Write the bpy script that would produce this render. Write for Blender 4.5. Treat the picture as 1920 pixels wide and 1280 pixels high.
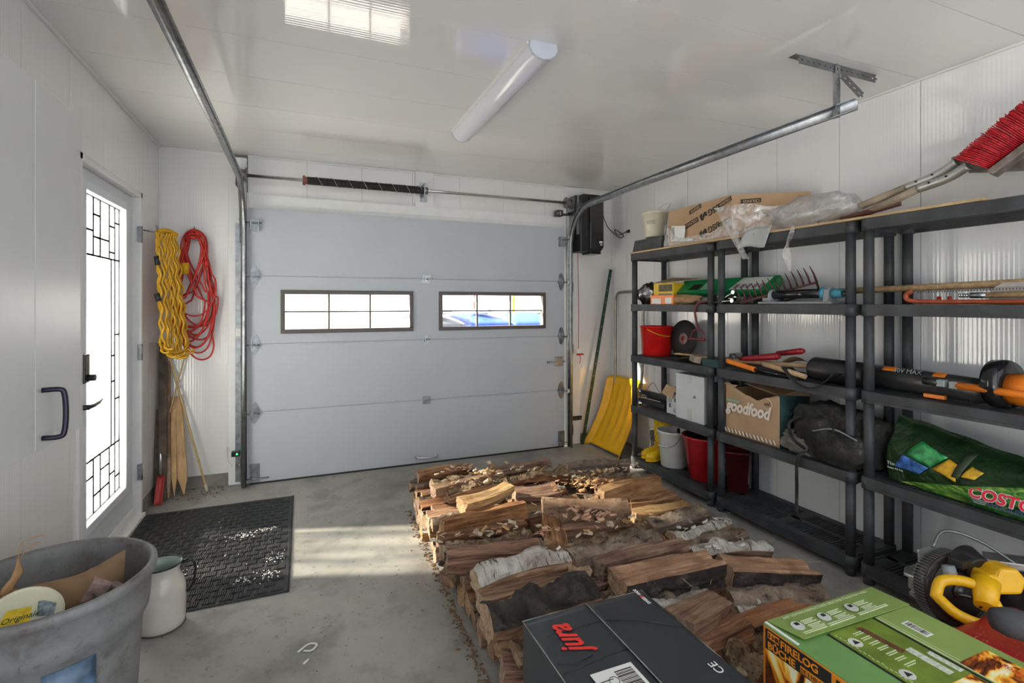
import bpy, bmesh, math, random
from mathutils import Vector, Matrix, noise, Euler
sc = bpy.context.scene
COL = sc.collection
for o in list(bpy.data.objects): bpy.data.objects.remove(o)
# ---------------------------------------------------------------- camera, sky, sun, exposure
cam_d = bpy.data.cameras.new('camera'); cam = bpy.data.objects.new('camera', cam_d); COL.objects.link(cam)
cam_d.sensor_width = 36; cam_d.lens = 950 / 1920 * 36; cam_d.shift_y = -70 / 1920
cam_d.clip_start = .05
cam.location = (0, 0, 1.38); cam.rotation_euler = (math.pi / 2, 0, -math.radians(22.37))
sc.camera = cam
W = bpy.data.worlds.new('sky'); sc.world = W; W.use_nodes = True
bg = W.node_tree.nodes['Background']; bg.inputs[0].default_value = (.90, .95, 1, 1); bg.inputs[1].default_value = 2.2
sun_d = bpy.data.lights.new('sun', 'SUN'); sun = bpy.data.objects.new('sun', sun_d); COL.objects.link(sun)
sun_d.energy = 46; sun_d.angle = math.radians(2.5); sun_d.color = (1, .87, .67)
sun.rotation_euler = Vector((.95, -.33, -.56)).to_track_quat('-Z', 'Y').to_euler()
sun.location = (-6, 6, 6)
vs = sc.view_settings; vs.view_transform = 'Standard'; vs.look = 'None'; vs.gamma = 1; vs.use_curve_mapping = False
vs.exposure = 0.22

# ---------------------------------------------------------------- materials
def newmat(name):
    m = bpy.data.materials.new(name); m.use_nodes = True
    nt = m.node_tree; return m, nt, nt.nodes['Principled BSDF']
def lk(nt, a, b): nt.links.new(a, b)
def nmath(nt, op, a, b=None, c=None):
    n = nt.nodes.new('ShaderNodeMath'); n.operation = op
    for i, v in enumerate((a, b, c)):
        if v is None: continue
        if isinstance(v, (int, float)): n.inputs[i].default_value = v
        else: lk(nt, v, n.inputs[i])
    return n.outputs[0]
def coords(nt, kind='Object', scale=(1, 1, 1)):
    t = nt.nodes.new('ShaderNodeTexCoord'); mp = nt.nodes.new('ShaderNodeMapping')
    mp.inputs['Scale'].default_value = scale; lk(nt, t.outputs[kind], mp.inputs[0]); return mp.outputs[0]
def nz(nt, vec, scale, detail=4, rough=.55, dist=0):
    n = nt.nodes.new('ShaderNodeTexNoise'); n.inputs['Scale'].default_value = scale
    n.inputs['Detail'].default_value = detail; n.inputs['Roughness'].default_value = rough
    n.inputs['Distortion'].default_value = dist; lk(nt, vec, n.inputs['Vector']); return n.outputs['Fac']
def ramp(nt, fac, stops, interp='LINEAR'):
    r = nt.nodes.new('ShaderNodeValToRGB'); r.color_ramp.interpolation = interp
    el = r.color_ramp.elements
    while len(el) < len(stops): el.new(.5)
    for e, (p, c) in zip(el, stops): e.position = p; e.color = (*c, 1) if len(c) == 3 else c
    lk(nt, fac, r.inputs[0]); return r.outputs[0]
def bump(nt, b, h, s=.3, d=.01):
    n = nt.nodes.new('ShaderNodeBump'); n.inputs['Strength'].default_value = s; n.inputs['Distance'].default_value = d
    lk(nt, h, n.inputs['Height']); lk(nt, n.outputs[0], b.inputs['Normal'])
def mixc(nt, f, a, b):
    n = nt.nodes.new('ShaderNodeMix'); n.data_type = 'RGBA'
    if isinstance(f, (int, float)): n.inputs[0].default_value = f
    else: lk(nt, f, n.inputs[0])
    for k, v in ((6, a), (7, b)):
        if isinstance(v, tuple): n.inputs[k].default_value = (*v, 1)
        else: lk(nt, v, n.inputs[k])
    return n.outputs[2]
MC = {}
def M(name, col, rough=.5, metal=0, var=.12, vs_=12, bs=0, bsc=60, spec=.5, kind='Object', vscale=(1, 1, 1)):
    """plain procedural material: base colour with a soft noise variation and optional fine relief"""
    if name in MC: return MC[name]
    m, nt, b = newmat(name)
    v = coords(nt, kind, vscale)
    f = nz(nt, v, vs_, 3)
    lo = tuple(max(0, c * (1 - var)) for c in col); hi = tuple(min(1, c * (1 + var)) for c in col)
    lk(nt, ramp(nt, f, [(.3, lo), (.7, hi)]), b.inputs['Base Color'])
    b.inputs['Roughness'].default_value = rough; b.inputs['Metallic'].default_value = metal
    b.inputs['Specular IOR Level'].default_value = spec
    if bs: bump(nt, b, nz(nt, v, bsc, 3), bs, .004)
    MC[name] = m; return m
def pvc(name, axis, col=(.82, .81, .795), bs_=.07, r0=.11):
    m, nt, b = newmat(name)
    g = nt.nodes.new('ShaderNodeNewGeometry'); sp = nt.nodes.new('ShaderNodeSeparateXYZ'); lk(nt, g.outputs['Position'], sp.inputs[0])
    a = sp.outputs[axis]
    h = nmath(nt, 'SINE', nmath(nt, 'MULTIPLY', a, 2 * math.pi / .0178))
    h2 = nmath(nt, 'SINE', nmath(nt, 'MULTIPLY', a, 2 * math.pi / .071))
    hh = nmath(nt, 'ADD', h, nmath(nt, 'MULTIPLY', h2, .8))
    bump(nt, b, hh, bs_, .0016)
    f = nz(nt, g.outputs['Position'], 1.3, 5, .6)
    f2 = nz(nt, g.outputs['Position'], 7, 4, .6)
    c = mixc(nt, nmath(nt, 'MULTIPLY', f2, .5), col, tuple(k * .93 for k in col))
    lk(nt, c, b.inputs['Base Color'])
    lk(nt, nmath(nt, 'ADD', nmath(nt, 'MULTIPLY', f, .08), r0 - .03), b.inputs['Roughness'])
    b.inputs['Specular IOR Level'].default_value = .8
    return m
PVC_Y = pvc('white_pvc_cladding', 1); PVC_X = pvc('white_pvc_cladding_back', 0, (.78, .77, .76))
PVC_C = pvc('white_pvc_ceiling', 1, (.77, .76, .745), .02, .05); PVC_R = pvc('white_pvc_right', 1, (.79, .80, .82), .06, .09)
WHITE = M('white_trim', (.78, .78, .77), .4, var=.03)
DOORW = M('door_white_paint', (.66, .69, .73), .38, var=.03)
GROOVE = M('panel_groove', (.25, .24, .23), .8, var=.1)
GALV = M('galvanised_steel', (.33, .345, .36), .40, 1, var=.25, vs_=25)
STEEL = M('bright_steel', (.66, .67, .68), .25, 1, var=.1)
DSTEEL = M('dark_oily_spring_steel', (.05, .045, .045), .4, .6, var=.4, vs_=60)
REDST = M('red_painted_cone', (.22, .08, .07), .5, .2, var=.4)
BLACKP = M('black_plastic', (.018, .018, .02), .38, var=.3)
BLACKG = M('glossy_black_plastic', (.012, .012, .014), .15, var=.2)
RESIN = M('charcoal_shelf_resin', (.044, .047, .052), .55, var=.35, vs_=9, bs=.2, bsc=300)
RESIN2 = M('dark_grey_plastic', (.085, .09, .092), .5, var=.3, vs_=20)
BROWNF = M('brown_window_frame', (.10, .082, .075), .45, var=.1)
ORANGE = M('orange_plastic', (.85, .22, .015), .4, var=.12)
RED = M('red_plastic', (.62, .012, .012), .25, var=.1)
DRED = M('dark_red_enamel', (.38, .008, .012), .2, var=.15)
MAROON = M('maroon_paint', (.14, .02, .025), .4, var=.3, vs_=40)
YELLOW = M('yellow_plastic', (.85, .46, .01), .35, var=.1, vs_=6)
YELB = M('yellow_boot_rubber', (.80, .50, .01), .3, var=.08)
CREAM = M('cream_plastic', (.66, .63, .50), .45, var=.06)
PAILW = M('white_pail_plastic', (.62, .62, .60), .4, var=.06)
WOOD = M('handle_wood', (.42, .28, .15), .55, var=.3, vs_=6, vscale=(8, 8, 8))
WOODG = M('weathered_handle_wood', (.33, .27, .20), .65, var=.35, vs_=10, bs=.3)
WOODD = M('dark_weathered_board', (.10, .075, .055), .75, var=.5, vs_=14, bs=.4)
WOODL = M('pale_stake_wood', (.52, .33, .16), .65, var=.3, vs_=8, bs=.3, vscale=(4, 4, .6))
BAMB = M('bamboo', (.50, .36, .16), .5, var=.2)
GREENP = M('dark_green_post_paint', (.015, .055, .03), .4, var=.3)
GREENC = M('green_printed_carton', (.01, .22, .07), .4, var=.15)
CARD = M('cardboard', (.44, .29, .17), .75, var=.1, vs_=5)
CARDB = M('worn_brown_cardboard', (.30, .185, .10), .8, var=.3, vs_=9)
PAPER = M('white_paper', (.75, .75, .73), .6, var=.05)
WHITEC = M('white_carton', (.62, .64, .66), .6, var=.05)
INK = M('black_ink', (.02, .018, .016), .6, var=.1)
TEAL = M('teal_plastic', (.06, .30, .42), .35, var=.1)
TEALD = M('faded_teal_card', (.015, .055, .055), .7, var=.3)
GREYP = M('grey_plastic', (.27, .29, .30), .45, var=.12)
ALU = M('cast_aluminium', (.55, .56, .56), .42, .85, var=.15)
CONC = M('raw_concrete_kerb', (.22, .205, .185), .9, var=.35, vs_=8, bs=.6, bsc=40)
TXTW = M('white_print', (.8, .8, .78), .5, var=.02)
TXTP = M('pale_print', (.66, .55, .43), .6, var=.03)
LEDG = None

# ---------------------------------------------------------------- geometry accumulator
class G:
    def __init__(s): s.v = []; s.f = []; s.m = []; s.s = []
    def add(s, vs, fs, mi=0, sm=False):
        o = len(s.v); s.v += [tuple(v) for v in vs]
        for f in fs: s.f.append(tuple(i + o for i in f)); s.m.append(mi); s.s.append(sm)
        return s
    def box(s, x0, x1, y0, y1, z0, z1, mi=0):
        x0, x1 = sorted((x0, x1)); y0, y1 = sorted((y0, y1)); z0, z1 = sorted((z0, z1))
        v = [(x, y, z) for z in (z0, z1) for y in (y0, y1) for x in (x0, x1)]
        return s.add(v, [(0, 2, 3, 1), (4, 5, 7, 6), (0, 1, 5, 4), (2, 6, 7, 3), (0, 4, 6, 2), (1, 3, 7, 5)], mi)
    def obox(s, c, size, R=None, mi=0):
        a, b, d = (k / 2 for k in size); c = Vector(c)
        v = []
        for z in (-d, d):
            for y in (-b, b):
                for x in (-a, a):
                    p = Vector((x, y, z)); p = R @ p if R is not None else p; v.append(c + p)
        return s.add(v, [(0, 2, 3, 1), (4, 5, 7, 6), (0, 1, 5, 4), (2, 6, 7, 3), (0, 4, 6, 2), (1, 3, 7, 5)], mi)
    def bar(s, p0, p1, w, t, mi=0, up=(0, 0, 1)):
        p0, p1 = Vector(p0), Vector(p1); d = (p1 - p0); L = d.length; x = d.normalized()
        y = Vector(up).cross(x)
        if y.length < 1e-4: y = Vector((0, 1, 0)).cross(x)
        y.normalize(); z = x.cross(y)
        return s.obox((p0 + p1) / 2, (L, w, t), Matrix((x, y, z)).transposed(), mi)
    def tube(s, path, r, n=10, mi=0, closed=False, caps=True, flat=1.0):
        P = [Vector(p) for p in path]; N = len(P)
        rs = r if isinstance(r, (list, tuple)) else [r] * N
        t = [(P[(i + 1) % N if closed else min(i + 1, N - 1)] - P[(i - 1) % N if closed else max(i - 1, 0)]).normalized() for i in range(N)]
        u = t[0].cross(Vector((0, 0, 1)))
        if u.length < 1e-3: u = t[0].cross(Vector((0, 1, 0)))
        u.normalize(); vs = []
        for i in range(N):
            u = (u - t[i] * u.dot(t[i])).normalized(); w = t[i].cross(u)
            for k in range(n):
                a = 2 * math.pi * k / n; vs.append(P[i] + (u * math.cos(a) + w * math.sin(a) * flat) * rs[i])
        fs = []
        for i in range(N if closed else N - 1):
            j = (i + 1) % N
            for k in range(n):
                l = (k + 1) % n; fs.append((i * n + k, i * n + l, j * n + l, j * n + k))
        s.add(vs, fs, mi, True)
        if caps and not closed:
            o = len(s.v) - N * n
            s.f.append(tuple(o + k for k in reversed(range(n)))); s.m.append(mi); s.s.append(False)
            s.f.append(tuple(o + (N - 1) * n + k for k in range(n))); s.m.append(mi); s.s.append(False)
        return s
    def cyl(s, p0, p1, r0, r1=None, n=20, mi=0): return s.tube([p0, p1], [r0, r0 if r1 is None else r1], n, mi)
    def lathe(s, prof, c, n=32, axis=(0, 0, 1), mi=0, closed=False, sx=1, mis=None):
        c = Vector(c); q = Vector((0, 0, 1)).rotation_difference(Vector(axis))
        vs = []
        for (r, z) in prof:
            for k in range(n):
                a = 2 * math.pi * k / n; vs.append(c + q @ Vector((r * math.cos(a) * sx, r * math.sin(a), z)))
        N = len(prof)
        for i in range(N - 1):
            fs = []
            for k in range(n):
                l = (k + 1) % n; fs.append((i * n + k, i * n + l, (i + 1) * n + l, (i + 1) * n + k))
            if i == 0: s.add(vs, fs, mis[i] if mis else mi, True); o = len(s.v) - len(vs)
            else:
                for f in fs: s.f.append(tuple(o + q_ for q_ in f)); s.m.append(mis[i] if mis else mi); s.s.append(True)
        return s
    def prism(s, poly, O, u, v, depth, mi=0):
        """polygon poly (u,v) on plane at O, extruded by depth along u x v, both ways from O"""
        O, u, v = Vector(O), Vector(u).normalized(), Vector(v).normalized(); n = u.cross(v).normalized(); k = len(poly)
        vs = [O + u * a + v * b - n * depth / 2 for a, b in poly] + [O + u * a + v * b + n * depth / 2 for a, b in poly]
        fs = [tuple(reversed(range(k))), tuple(range(k, 2 * k))] + [(i, (i + 1) % k, k + (i + 1) % k, k + i) for i in range(k)]
        return s.add(vs, fs, mi)
    def grid(s, fn, nu, nv, mi=0, sm=True, thick=0):
        vs = [Vector(fn(i / nu, j / nv)) for j in range(nv + 1) for i in range(nu + 1)]
        w = nu + 1
        fs = [(j * w + i, j * w + i + 1, (j + 1) * w + i + 1, (j + 1) * w + i) for j in range(nv) for i in range(nu)]
        if not thick: return s.add(vs, fs, mi, sm)
        nr = []
        for j in range(nv + 1):
            for i in range(nu + 1):
                a = vs[j * w + min(i + 1, nu)] - vs[j * w + max(i - 1, 0)]; b = vs[min(j + 1, nv) * w + i] - vs[max(j - 1, 0) * w + i]
                nn = a.cross(b); nr.append(nn.normalized() if nn.length > 1e-9 else Vector((0, 0, 1)))
        K = len(vs); vs2 = vs + [p - q * thick for p, q in zip(vs, nr)]
        f2 = fs + [tuple(K + q for q in reversed(f)) for f in fs]
        bd = [i for i in range(nu + 1)] + [j * w + nu for j in range(1, nv + 1)] + [nv * w + i for i in range(nu - 1, -1, -1)] + [j * w for j in range(nv - 1, 0, -1)]
        for a, b in zip(bd, bd[1:] + bd[:1]): f2.append((b, a, K + a, K + b))
        return s.add(vs2, f2, mi, sm)

WM = {}
def P_(x): return [x] if not isinstance(x, (list, tuple)) else list(x)
def ob(name, g, mats, parent=None, label=None, bevel=0, kind=None, solid=0):
    """link geometry g (world coordinates) as ONE mesh object, child of parent"""
    inv = WM[parent.name].inverted() if parent is not None and parent.name in WM else None
    vs = g.v if inv is None else [tuple(inv @ Vector(v)) for v in g.v]
    if parent is None:
        xs = [v[0] for v in vs]; ys = [v[1] for v in vs]; zs = [v[2] for v in vs]
        c = Vector(((min(xs) + max(xs)) / 2, (min(ys) + max(ys)) / 2, min(zs))); vs = [tuple(Vector(v) - c) for v in vs]
    me = bpy.data.meshes.new(name); me.from_pydata(vs, [], g.f)
    me.polygons.foreach_set('material_index', g.m); me.polygons.foreach_set('use_smooth', g.s)
    for m in P_(mats): me.materials.append(m)
    me.update()
    o = bpy.data.objects.new(name, me); COL.objects.link(o)
    if parent is not None:
        o.parent = parent
        if parent.name in WM: WM[o.name] = WM[parent.name].copy()
    else: o.location = c; WM[o.name] = Matrix.Translation(c)
    if label: o['label'] = label
    if kind: o['kind'] = kind
    if bevel:
        b = o.modifiers.new('bevel', 'BEVEL'); b.width = bevel; b.segments = 2; b.limit_method = 'ANGLE'; b.angle_limit = .7
    if solid:
        b = o.modifiers.new('solid', 'SOLIDIFY'); b.thickness = solid; b.offset = 0
    return o
def thing(name, loc, label=None, cat=None, group=None, kind=None):
    o = bpy.data.objects.new(name, None); COL.objects.link(o); o.location = loc; o.empty_display_size = .05
    WM[o.name] = Matrix.Translation(Vector(loc))
    if label: o['label'] = label
    if cat: o['category'] = cat
    if group: o['group'] = group
    if kind: o['kind'] = kind
    return o
def tag(o, label, cat, group=None, kind=None):
    o['label'] = label; o['category'] = cat
    if group: o['group'] = group
    if kind: o['kind'] = kind
    return o
def copy_tree(o, parent=None):
    c = o.copy(); COL.objects.link(c); c.parent = parent
    for ch in list(o.children): copy_tree(ch, c)
    return c
_txt = []
def text(s, O, u, v, size, mat, parent, name='lettering', shear=0, ext=.0004, off=.0012, sx=1.0, align='LEFT', spacing=1.0, bold=0):
    """flat printed lettering standing on plane (O; u right, v up), a child mesh"""
    u, v = Vector(u).normalized(), Vector(v); v = (v - u * v.dot(u)).normalized(); n = u.cross(v)
    cu = bpy.data.curves.new('t', 'FONT'); cu.body = s; cu.size = size; cu.extrude = ext; cu.shear = shear; cu.resolution_u = 3
    cu.align_x = align; cu.space_character = spacing; cu.offset = bold
    t = bpy.data.objects.new('t', cu); COL.objects.link(t)
    _txt.append((t, name, Vector(O) + n * off, Matrix((u * sx, v, n)).transposed(), mat, parent))
def flush_text():
    bpy.context.view_layer.update(); dg = bpy.context.evaluated_depsgraph_get()
    for t, name, O, R, mat, parent in _txt:
        me = bpy.data.meshes.new_from_object(t.evaluated_get(dg)); me.name = name
        T = Matrix.Translation(O) @ R.to_4x4()
        if parent is not None and parent.name in WM: T = WM[parent.name].inverted() @ T
        me.transform(T); me.materials.clear(); me.materials.append(mat)
        o = bpy.data.objects.new(name, me); COL.objects.link(o); o.parent = parent
        WM[o.name] = WM.get(parent.name, Matrix()).copy() if parent is not None else Matrix()
    for t, *_ in _txt:
        d = t.data; bpy.data.objects.remove(t); bpy.data.curves.remove(d)
    _txt.clear()
def smooth_path(pts, k=6):
    """Catmull-Rom through pts"""
    P = [Vector(p) for p in pts]; P = [P[0] * 2 - P[1]] + P + [P[-1] * 2 - P[-2]]; out = []
    for i in range(1, len(P) - 2):
        for j in range(k):
            t = j / k; a, b, c, d = P[i - 1:i + 3]
            out.append(.5 * ((2 * b) + (c - a) * t + (2 * a - 5 * b + 4 * c - d) * t * t + (3 * b - a - 3 * c + d) * t ** 3))
    out.append(P[-2]); return out
R_ = random.Random(7)
XL, XR, YB, ZC, YF = -.98, 2.93, 4.42, 2.535, -1.15   # room planes
SEAM, PITCH = 2.033, .4267
# ================================================================ SETTING
# floor
m, nt, b = newmat('worn_concrete')
v = coords(nt, 'Object')
big = nz(nt, v, 1.1, 6, .62, .3); mid = nz(nt, v, 5, 6, .65); fine = nz(nt, v, 70, 3, .6)
c1 = ramp(nt, big, [(.32, (.20, .20, .19)), (.5, (.30, .295, .28)), (.68, (.37, .36, .335))])
c2 = ramp(nt, mid, [(.33, (.60, .59, .57)), (.5, (1, 1, 1)), (.75, (1.08, 1.06, 1.02))])
mx = nt.nodes.new('ShaderNodeMix'); mx.data_type = 'RGBA'; mx.blend_type = 'MULTIPLY'; mx.inputs[0].default_value = .8
lk(nt, c1, mx.inputs[6]); lk(nt, c2, mx.inputs[7])
sp = ramp(nt, nz(nt, v, 38, 2, .5), [(.27, (.35, .33, .3)), (.34, (1, 1, 1))])
mx2 = nt.nodes.new('ShaderNodeMix'); mx2.data_type = 'RGBA'; mx2.blend_type = 'MULTIPLY'; mx2.inputs[0].default_value = .6
lk(nt, mx.outputs[2], mx2.inputs[6]); lk(nt, sp, mx2.inputs[7]); lk(nt, mx2.outputs[2], b.inputs['Base Color'])
lk(nt, nmath(nt, 'ADD', nmath(nt, 'MULTIPLY', mid, .35), .38), b.inputs['Roughness'])
bump(nt, b, nmath(nt, 'ADD', fine, nmath(nt, 'MULTIPLY', mid, 2)), .25, .004)
FLOOR = m
g = G().box(XL - .02, XR + .15, YF, YB + .2, -.12, 0)
ob('floor', g, FLOOR, kind='structure')['label'] = 'grey concrete floor with stains and dirt specks'
# walls: one backing slab each, panels as parts
def panels(name, label, mat, fn, backing):
    r = ob(name, backing, GROOVE, kind='structure'); r['label'] = label
    k = math.floor((YF - SEAM) / PITCH) - 1
    while SEAM + k * PITCH < YB + .05:
        y0 = max(YF, SEAM + k * PITCH + .0016); y1 = min(YB, SEAM + (k + 1) * PITCH - .0016); k += 1
        if y1 - y0 < .02: continue
        gg = G(); fn(gg, y0, y1)
        if gg.v: ob('wall_panel' if 'wall' in name else 'ceiling_panel', gg, mat, r)
    return r
panels('ceiling', 'white ribbed plastic panel ceiling with thin seams', PVC_C, lambda g, a, b_: g.box(XL, XR, a, b_, ZC, ZC + .012), G().box(XL - .02, XR + .15, YF, YB + .1, ZC + .0125, ZC + .1))
DY0, DY1, DZ = 2.955, 3.965, 2.10          # entry door opening in the left wall
def lw(g, a, b_):
    # left wall, cut round the door opening, kerb below
    if b_ <= DY0 or a >= DY1: g.box(XL - .012, XL, a, b_, .09, ZC); return
    if a < DY0: g.box(XL - .012, XL, a, DY0, .09, ZC)
    if b_ > DY1: g.box(XL - .012, XL, DY1, b_, .09, ZC)
    g.box(XL - .012, XL, max(a, DY0), min(b_, DY1), DZ, ZC)
bk = G().box(XL - .15, XL - .0125, YF, DY0, 0, ZC).box(XL - .15, XL - .0125, DY1, YB + .1, 0, ZC).box(XL - .15, XL - .0125, DY0, DY1, DZ, ZC)
panels('wall_left', 'left wall of white vertical plastic panels', PVC_Y, lw, bk)
panels('wall_right', 'right wall of glossy white vertical plastic panels', PVC_R, lambda g, a, b_: g.box(XR, XR + .012, a, b_, .03, ZC), G().box(XR + .0125, XR + .15, YF, YB + .1, 0, ZC))
# back wall around the garage door
OX0, OX1, OZ = -.40, 2.34, 2.12
wb = ob('wall_back', G().box(XL, OX0 - .02, YB + .0125, YB + .12, 0, ZC).box(OX1 + .02, XR, YB + .0125, YB + .12, 0, ZC).box(OX0 - .02, OX1 + .02, YB + .0125, YB + .12, OZ + .01, ZC), GROOVE, kind='structure')
wb['label'] = 'white back wall around the garage door'
for x0, x1, z0, z1 in ((XL, OX0 - .13, .09, ZC), (OX1 + .20, XR, .09, ZC)):
    ob('wall_panel', G().box(x0, x1, YB, YB + .012, z0, z1), PVC_X, wb)
for i in range(7):   # bulkhead panels above the door
    x0 = OX0 + .0 + i * PITCH; x1 = min(x0 + PITCH, OX1 + .1)
    if x1 - x0 > .03: ob('wall_panel', G().box(x0 + .001, x1 - .001, YB, YB + .012, 2.225, ZC), PVC_X, wb)
g = G().grid(lambda u, v_: (OX0 - .02 + u * (OX1 - OX0 + .04), YB + .01 - .055 * math.sin(v_ * math.pi / 2) , 2.226 - v_ * .115), 2, 8)
ob('curved_header', g, WHITE, wb)
ob('side_board', G().box(OX0 - .13, OX0 - .005, YB - .03, YB + .01, 0, ZC - .03), WHITE, wb, bevel=.002)
ob('side_board', G().box(OX1 + .03, OX1 + .2, YB - .03, YB + .01, 0, ZC - .005), WHITE, wb, bevel=.002)
ob('spring_pad', G().box(.90, 1.06, YB - .028, YB + .01, 2.226, ZC), WHITE, wb, bevel=.002)
for x0, x1, z0, z1 in ((-.47, -.365, 0, 2.24), (2.31, 2.42, 0, 2.24), (-.365, 2.31, 2.095, 2.23)): ob('light_gap_filler', G().box(x0, x1, 4.385, 4.43, z0, z1), WHITE, wb)  # filler boards added behind the door edges to block light through the gaps
# concrete kerb
k_ = ob('trim_1', G().box(XL - .01, OX0 - .13, YB + .002, YB + .012, 0, .089).box(OX1 + .2, XR, YB + .002, YB + .012, 0, .089).box(XL - .011, XL - .001, DY1, YB, 0, .089).box(XL - .011, XL - .001, YF, DY0, 0, .089), CONC, kind='structure')
k_['label'] = 'bare concrete kerb strip under the wall panels'
# slim corner beads
t_ = ob('trim_2', G().box(XL, XL + .018, YF, YB, ZC - .012, ZC).box(XR - .016, XR, YF, YB, ZC - .012, ZC).box(XL, XL + .012, YB - .012, YB, .09, ZC).box(XR - .012, XR, YB - .012, YB, .09, ZC).box(XL, OX0 - .13, YB - .012, YB, ZC - .014, ZC).box(OX1 + .2, XR, YB - .012, YB, ZC - .014, ZC).box(OX0, .9, YB - .014, YB, ZC - .014, ZC).box(1.06, OX1 + .03, YB - .014, YB, ZC - .014, ZC), WHITE, kind='structure', bevel=.003)
t_['label'] = 'white corner beading along the ceiling and corners'

# ---- entry door (left wall)
d1 = thing('door_1', (XL, 3.46, 0), 'white entry door with tall decorative glass pane', None, kind='structure')
fx = XL - .035
g = G().box(XL - .14, XL + .012, DY0, DY0 + .045, 0, DZ).box(XL - .14, XL + .012, DY1 - .03, DY1, 0, DZ).box(XL - .14, XL + .012, DY0, DY1, DZ - .035, DZ)
ob('door_frame', g, WHITE, d1, bevel=.003)
y0, y1, z0, z1 = DY0 + .048, DY1 - .033, .05, DZ - .038
gy0, gy1, gz0, gz1 = 3.125, 3.735, .27, 1.95
g = G().box(fx - .045, fx, y0, gy0 - .03, z0, z1).box(fx - .045, fx, gy1 + .03, y1, z0, z1).box(fx - .045, fx, gy0 - .03, gy1 + .03, z0, gz0 - .03).box(fx - .045, fx, gy0 - .03, gy1 + .03, gz1 + .03, z1)
ob('door_leaf', g, DOORW, d1, bevel=.002)
g = G()
for a, b_, c_, d_ in ((gy0 - .05, gy0, gz0 - .05, gz1 + .05), (gy1, gy1 + .05, gz0 - .05, gz1 + .05), (gy0, gy1, gz0 - .05, gz0), (gy0, gy1, gz1, gz1 + .05)):
    g.box(fx - .05, fx + .022, a, b_, c_, d_)
gf = ob('glass_frame', g, M('glass_surround', (.70, .73, .78), .35, var=.03), d1, bevel=.005)
# textured glass
m, nt, b = newmat('textured_door_glass'); nt.nodes.remove(b); out = nt.nodes['Material Output']
gm = nt.nodes.new('ShaderNodeNewGeometry'); mp = nt.nodes.new('ShaderNodeMapping'); mp.inputs['Scale'].default_value = (1, 26, 1.6); lk(nt, gm.outputs['Position'], mp.inputs[0])
st = nz(nt, mp.outputs[0], 1, 3, .5, .6); STR = ramp(nt, st, [(.36, (.42, .45, .48)), (.56, (.95, .97, .98))])
tr = nt.nodes.new('ShaderNodeBsdfTransparent'); tl = nt.nodes.new('ShaderNodeBsdfTranslucent'); gl = nt.nodes.new('ShaderNodeBsdfGlossy')
lk(nt, ramp(nt, st, [(.35, (.42, .46, .50)), (.55, (.86, .9, .93))]), tl.inputs[0]); gl.inputs['Roughness'].default_value = .12; lk(nt, STR, tr.inputs[0])
mx_ = nt.nodes.new('ShaderNodeMixShader'); mx_.inputs[0].default_value = .38; lk(nt, tr.outputs[0], mx_.inputs[1]); lk(nt, tl.outputs[0], mx_.inputs[2])
my = nt.nodes.new('ShaderNodeMixShader'); my.inputs[0].default_value = .08; lk(nt, mx_.outputs[0], my.inputs[1]); lk(nt, gl.outputs[0], my.inputs[2]); lk(nt, my.outputs[0], out.inputs[0])
bn = nt.nodes.new('ShaderNodeBump'); bn.inputs['Strength'].default_value = .6; bn.inputs['Distance'].default_value = .01; lk(nt, st, bn.inputs['Height']); lk(nt, bn.outputs[0], gl.inputs['Normal']); lk(nt, bn.outputs[0], tl.inputs['Normal'])
TGLASS = m
gx = fx - .02
panes = []   # decorative leaded layout: (y0,y1,z0,z1)
ty = [3.125, 3.19, 3.33, 3.43, 3.57, 3.66, 3.735]
for a, b_, hs in ((0, 1, (1.83, 1.74)), (1, 2, (1.77,)), (2, 3, (1.86, 1.74)), (3, 4, (1.74,)), (4, 5, (1.83, 1.68)), (5, 6, (1.86,))):
    zz = [1.95] + list(hs) + [1.64]
    for q in range(len(zz) - 1): panes.append((ty[a], ty[b_], zz[q + 1], zz[q]))
panes.append((3.125, 3.60, .56, 1.64))
for zz in ((1.64, 1.08), (1.08, .93), (.93, .56)): panes.append((3.60, 3.66, zz[1], zz[0]))
for zz in ((1.64, 1.2), (1.2, .82), (.82, .56)): panes.append((3.66, 3.735, zz[1], zz[0]))
for a, b_, hs in ((0, 1, (.44,)), (1, 2, (.47,)), (2, 3, (.36,)), (3, 4, (.47, .36)), (4, 5, (.40,)), (5, 6, (.36,))):
    zz = [.56] + list(hs) + [.27]
    for q in range(len(zz) - 1): panes.append((ty[a], ty[b_], zz[q + 1], zz[q]))
cm = G()
for a, b_, c_, d_ in panes:
    ob('pane', G().box(gx - .003, gx + .003, a + .002, b_ - .002, c_ + .002, d_ - .002), TGLASS, d1)
    w = .008
    cm.box(gx - .005, gx + .006, a - w / 2, a + w / 2, c_, d_).box(gx - .005, gx + .006, b_ - w / 2, b_ + w / 2, c_, d_).box(gx - .005, gx + .006, a, b_, c_ - w / 2, c_ + w / 2).box(gx - .005, gx + .006, a, b_, d_ - w / 2, d_ + w / 2)
ob('leading', cm, M('lead_came', (.12, .12, .13), .4, .6, var=.2), d1)
DHW = M('dark_bronze_hardware', (.045, .042, .045), .35, .5, var=.2)
g = G().box(fx, fx + .055, 3.0, 3.062, 1.0, 1.14); dl = ob('deadbolt', g, DHW, d1, bevel=.006)
ob('turn_knob', G().cyl((fx + .055, 3.035, 1.025), (fx + .085, 3.035, 1.025), .016), DHW, dl, bevel=.002)
dh = ob('door_handle', G().cyl((fx, 3.02, .885), (fx + .02, 3.02, .885), .036).cyl((fx + .012, 3.02, .885), (fx + .065, 3.02, .885), .013), DHW, d1)
ob('lever', G().tube([(fx + .062, 3.01, .885), (fx + .066, 3.06, .885), (fx + .066, 3.13, .888), (fx + .060, 3.20, .894)], [.013, .014, .011, .006], flat=.7), DHW, dh)
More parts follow.
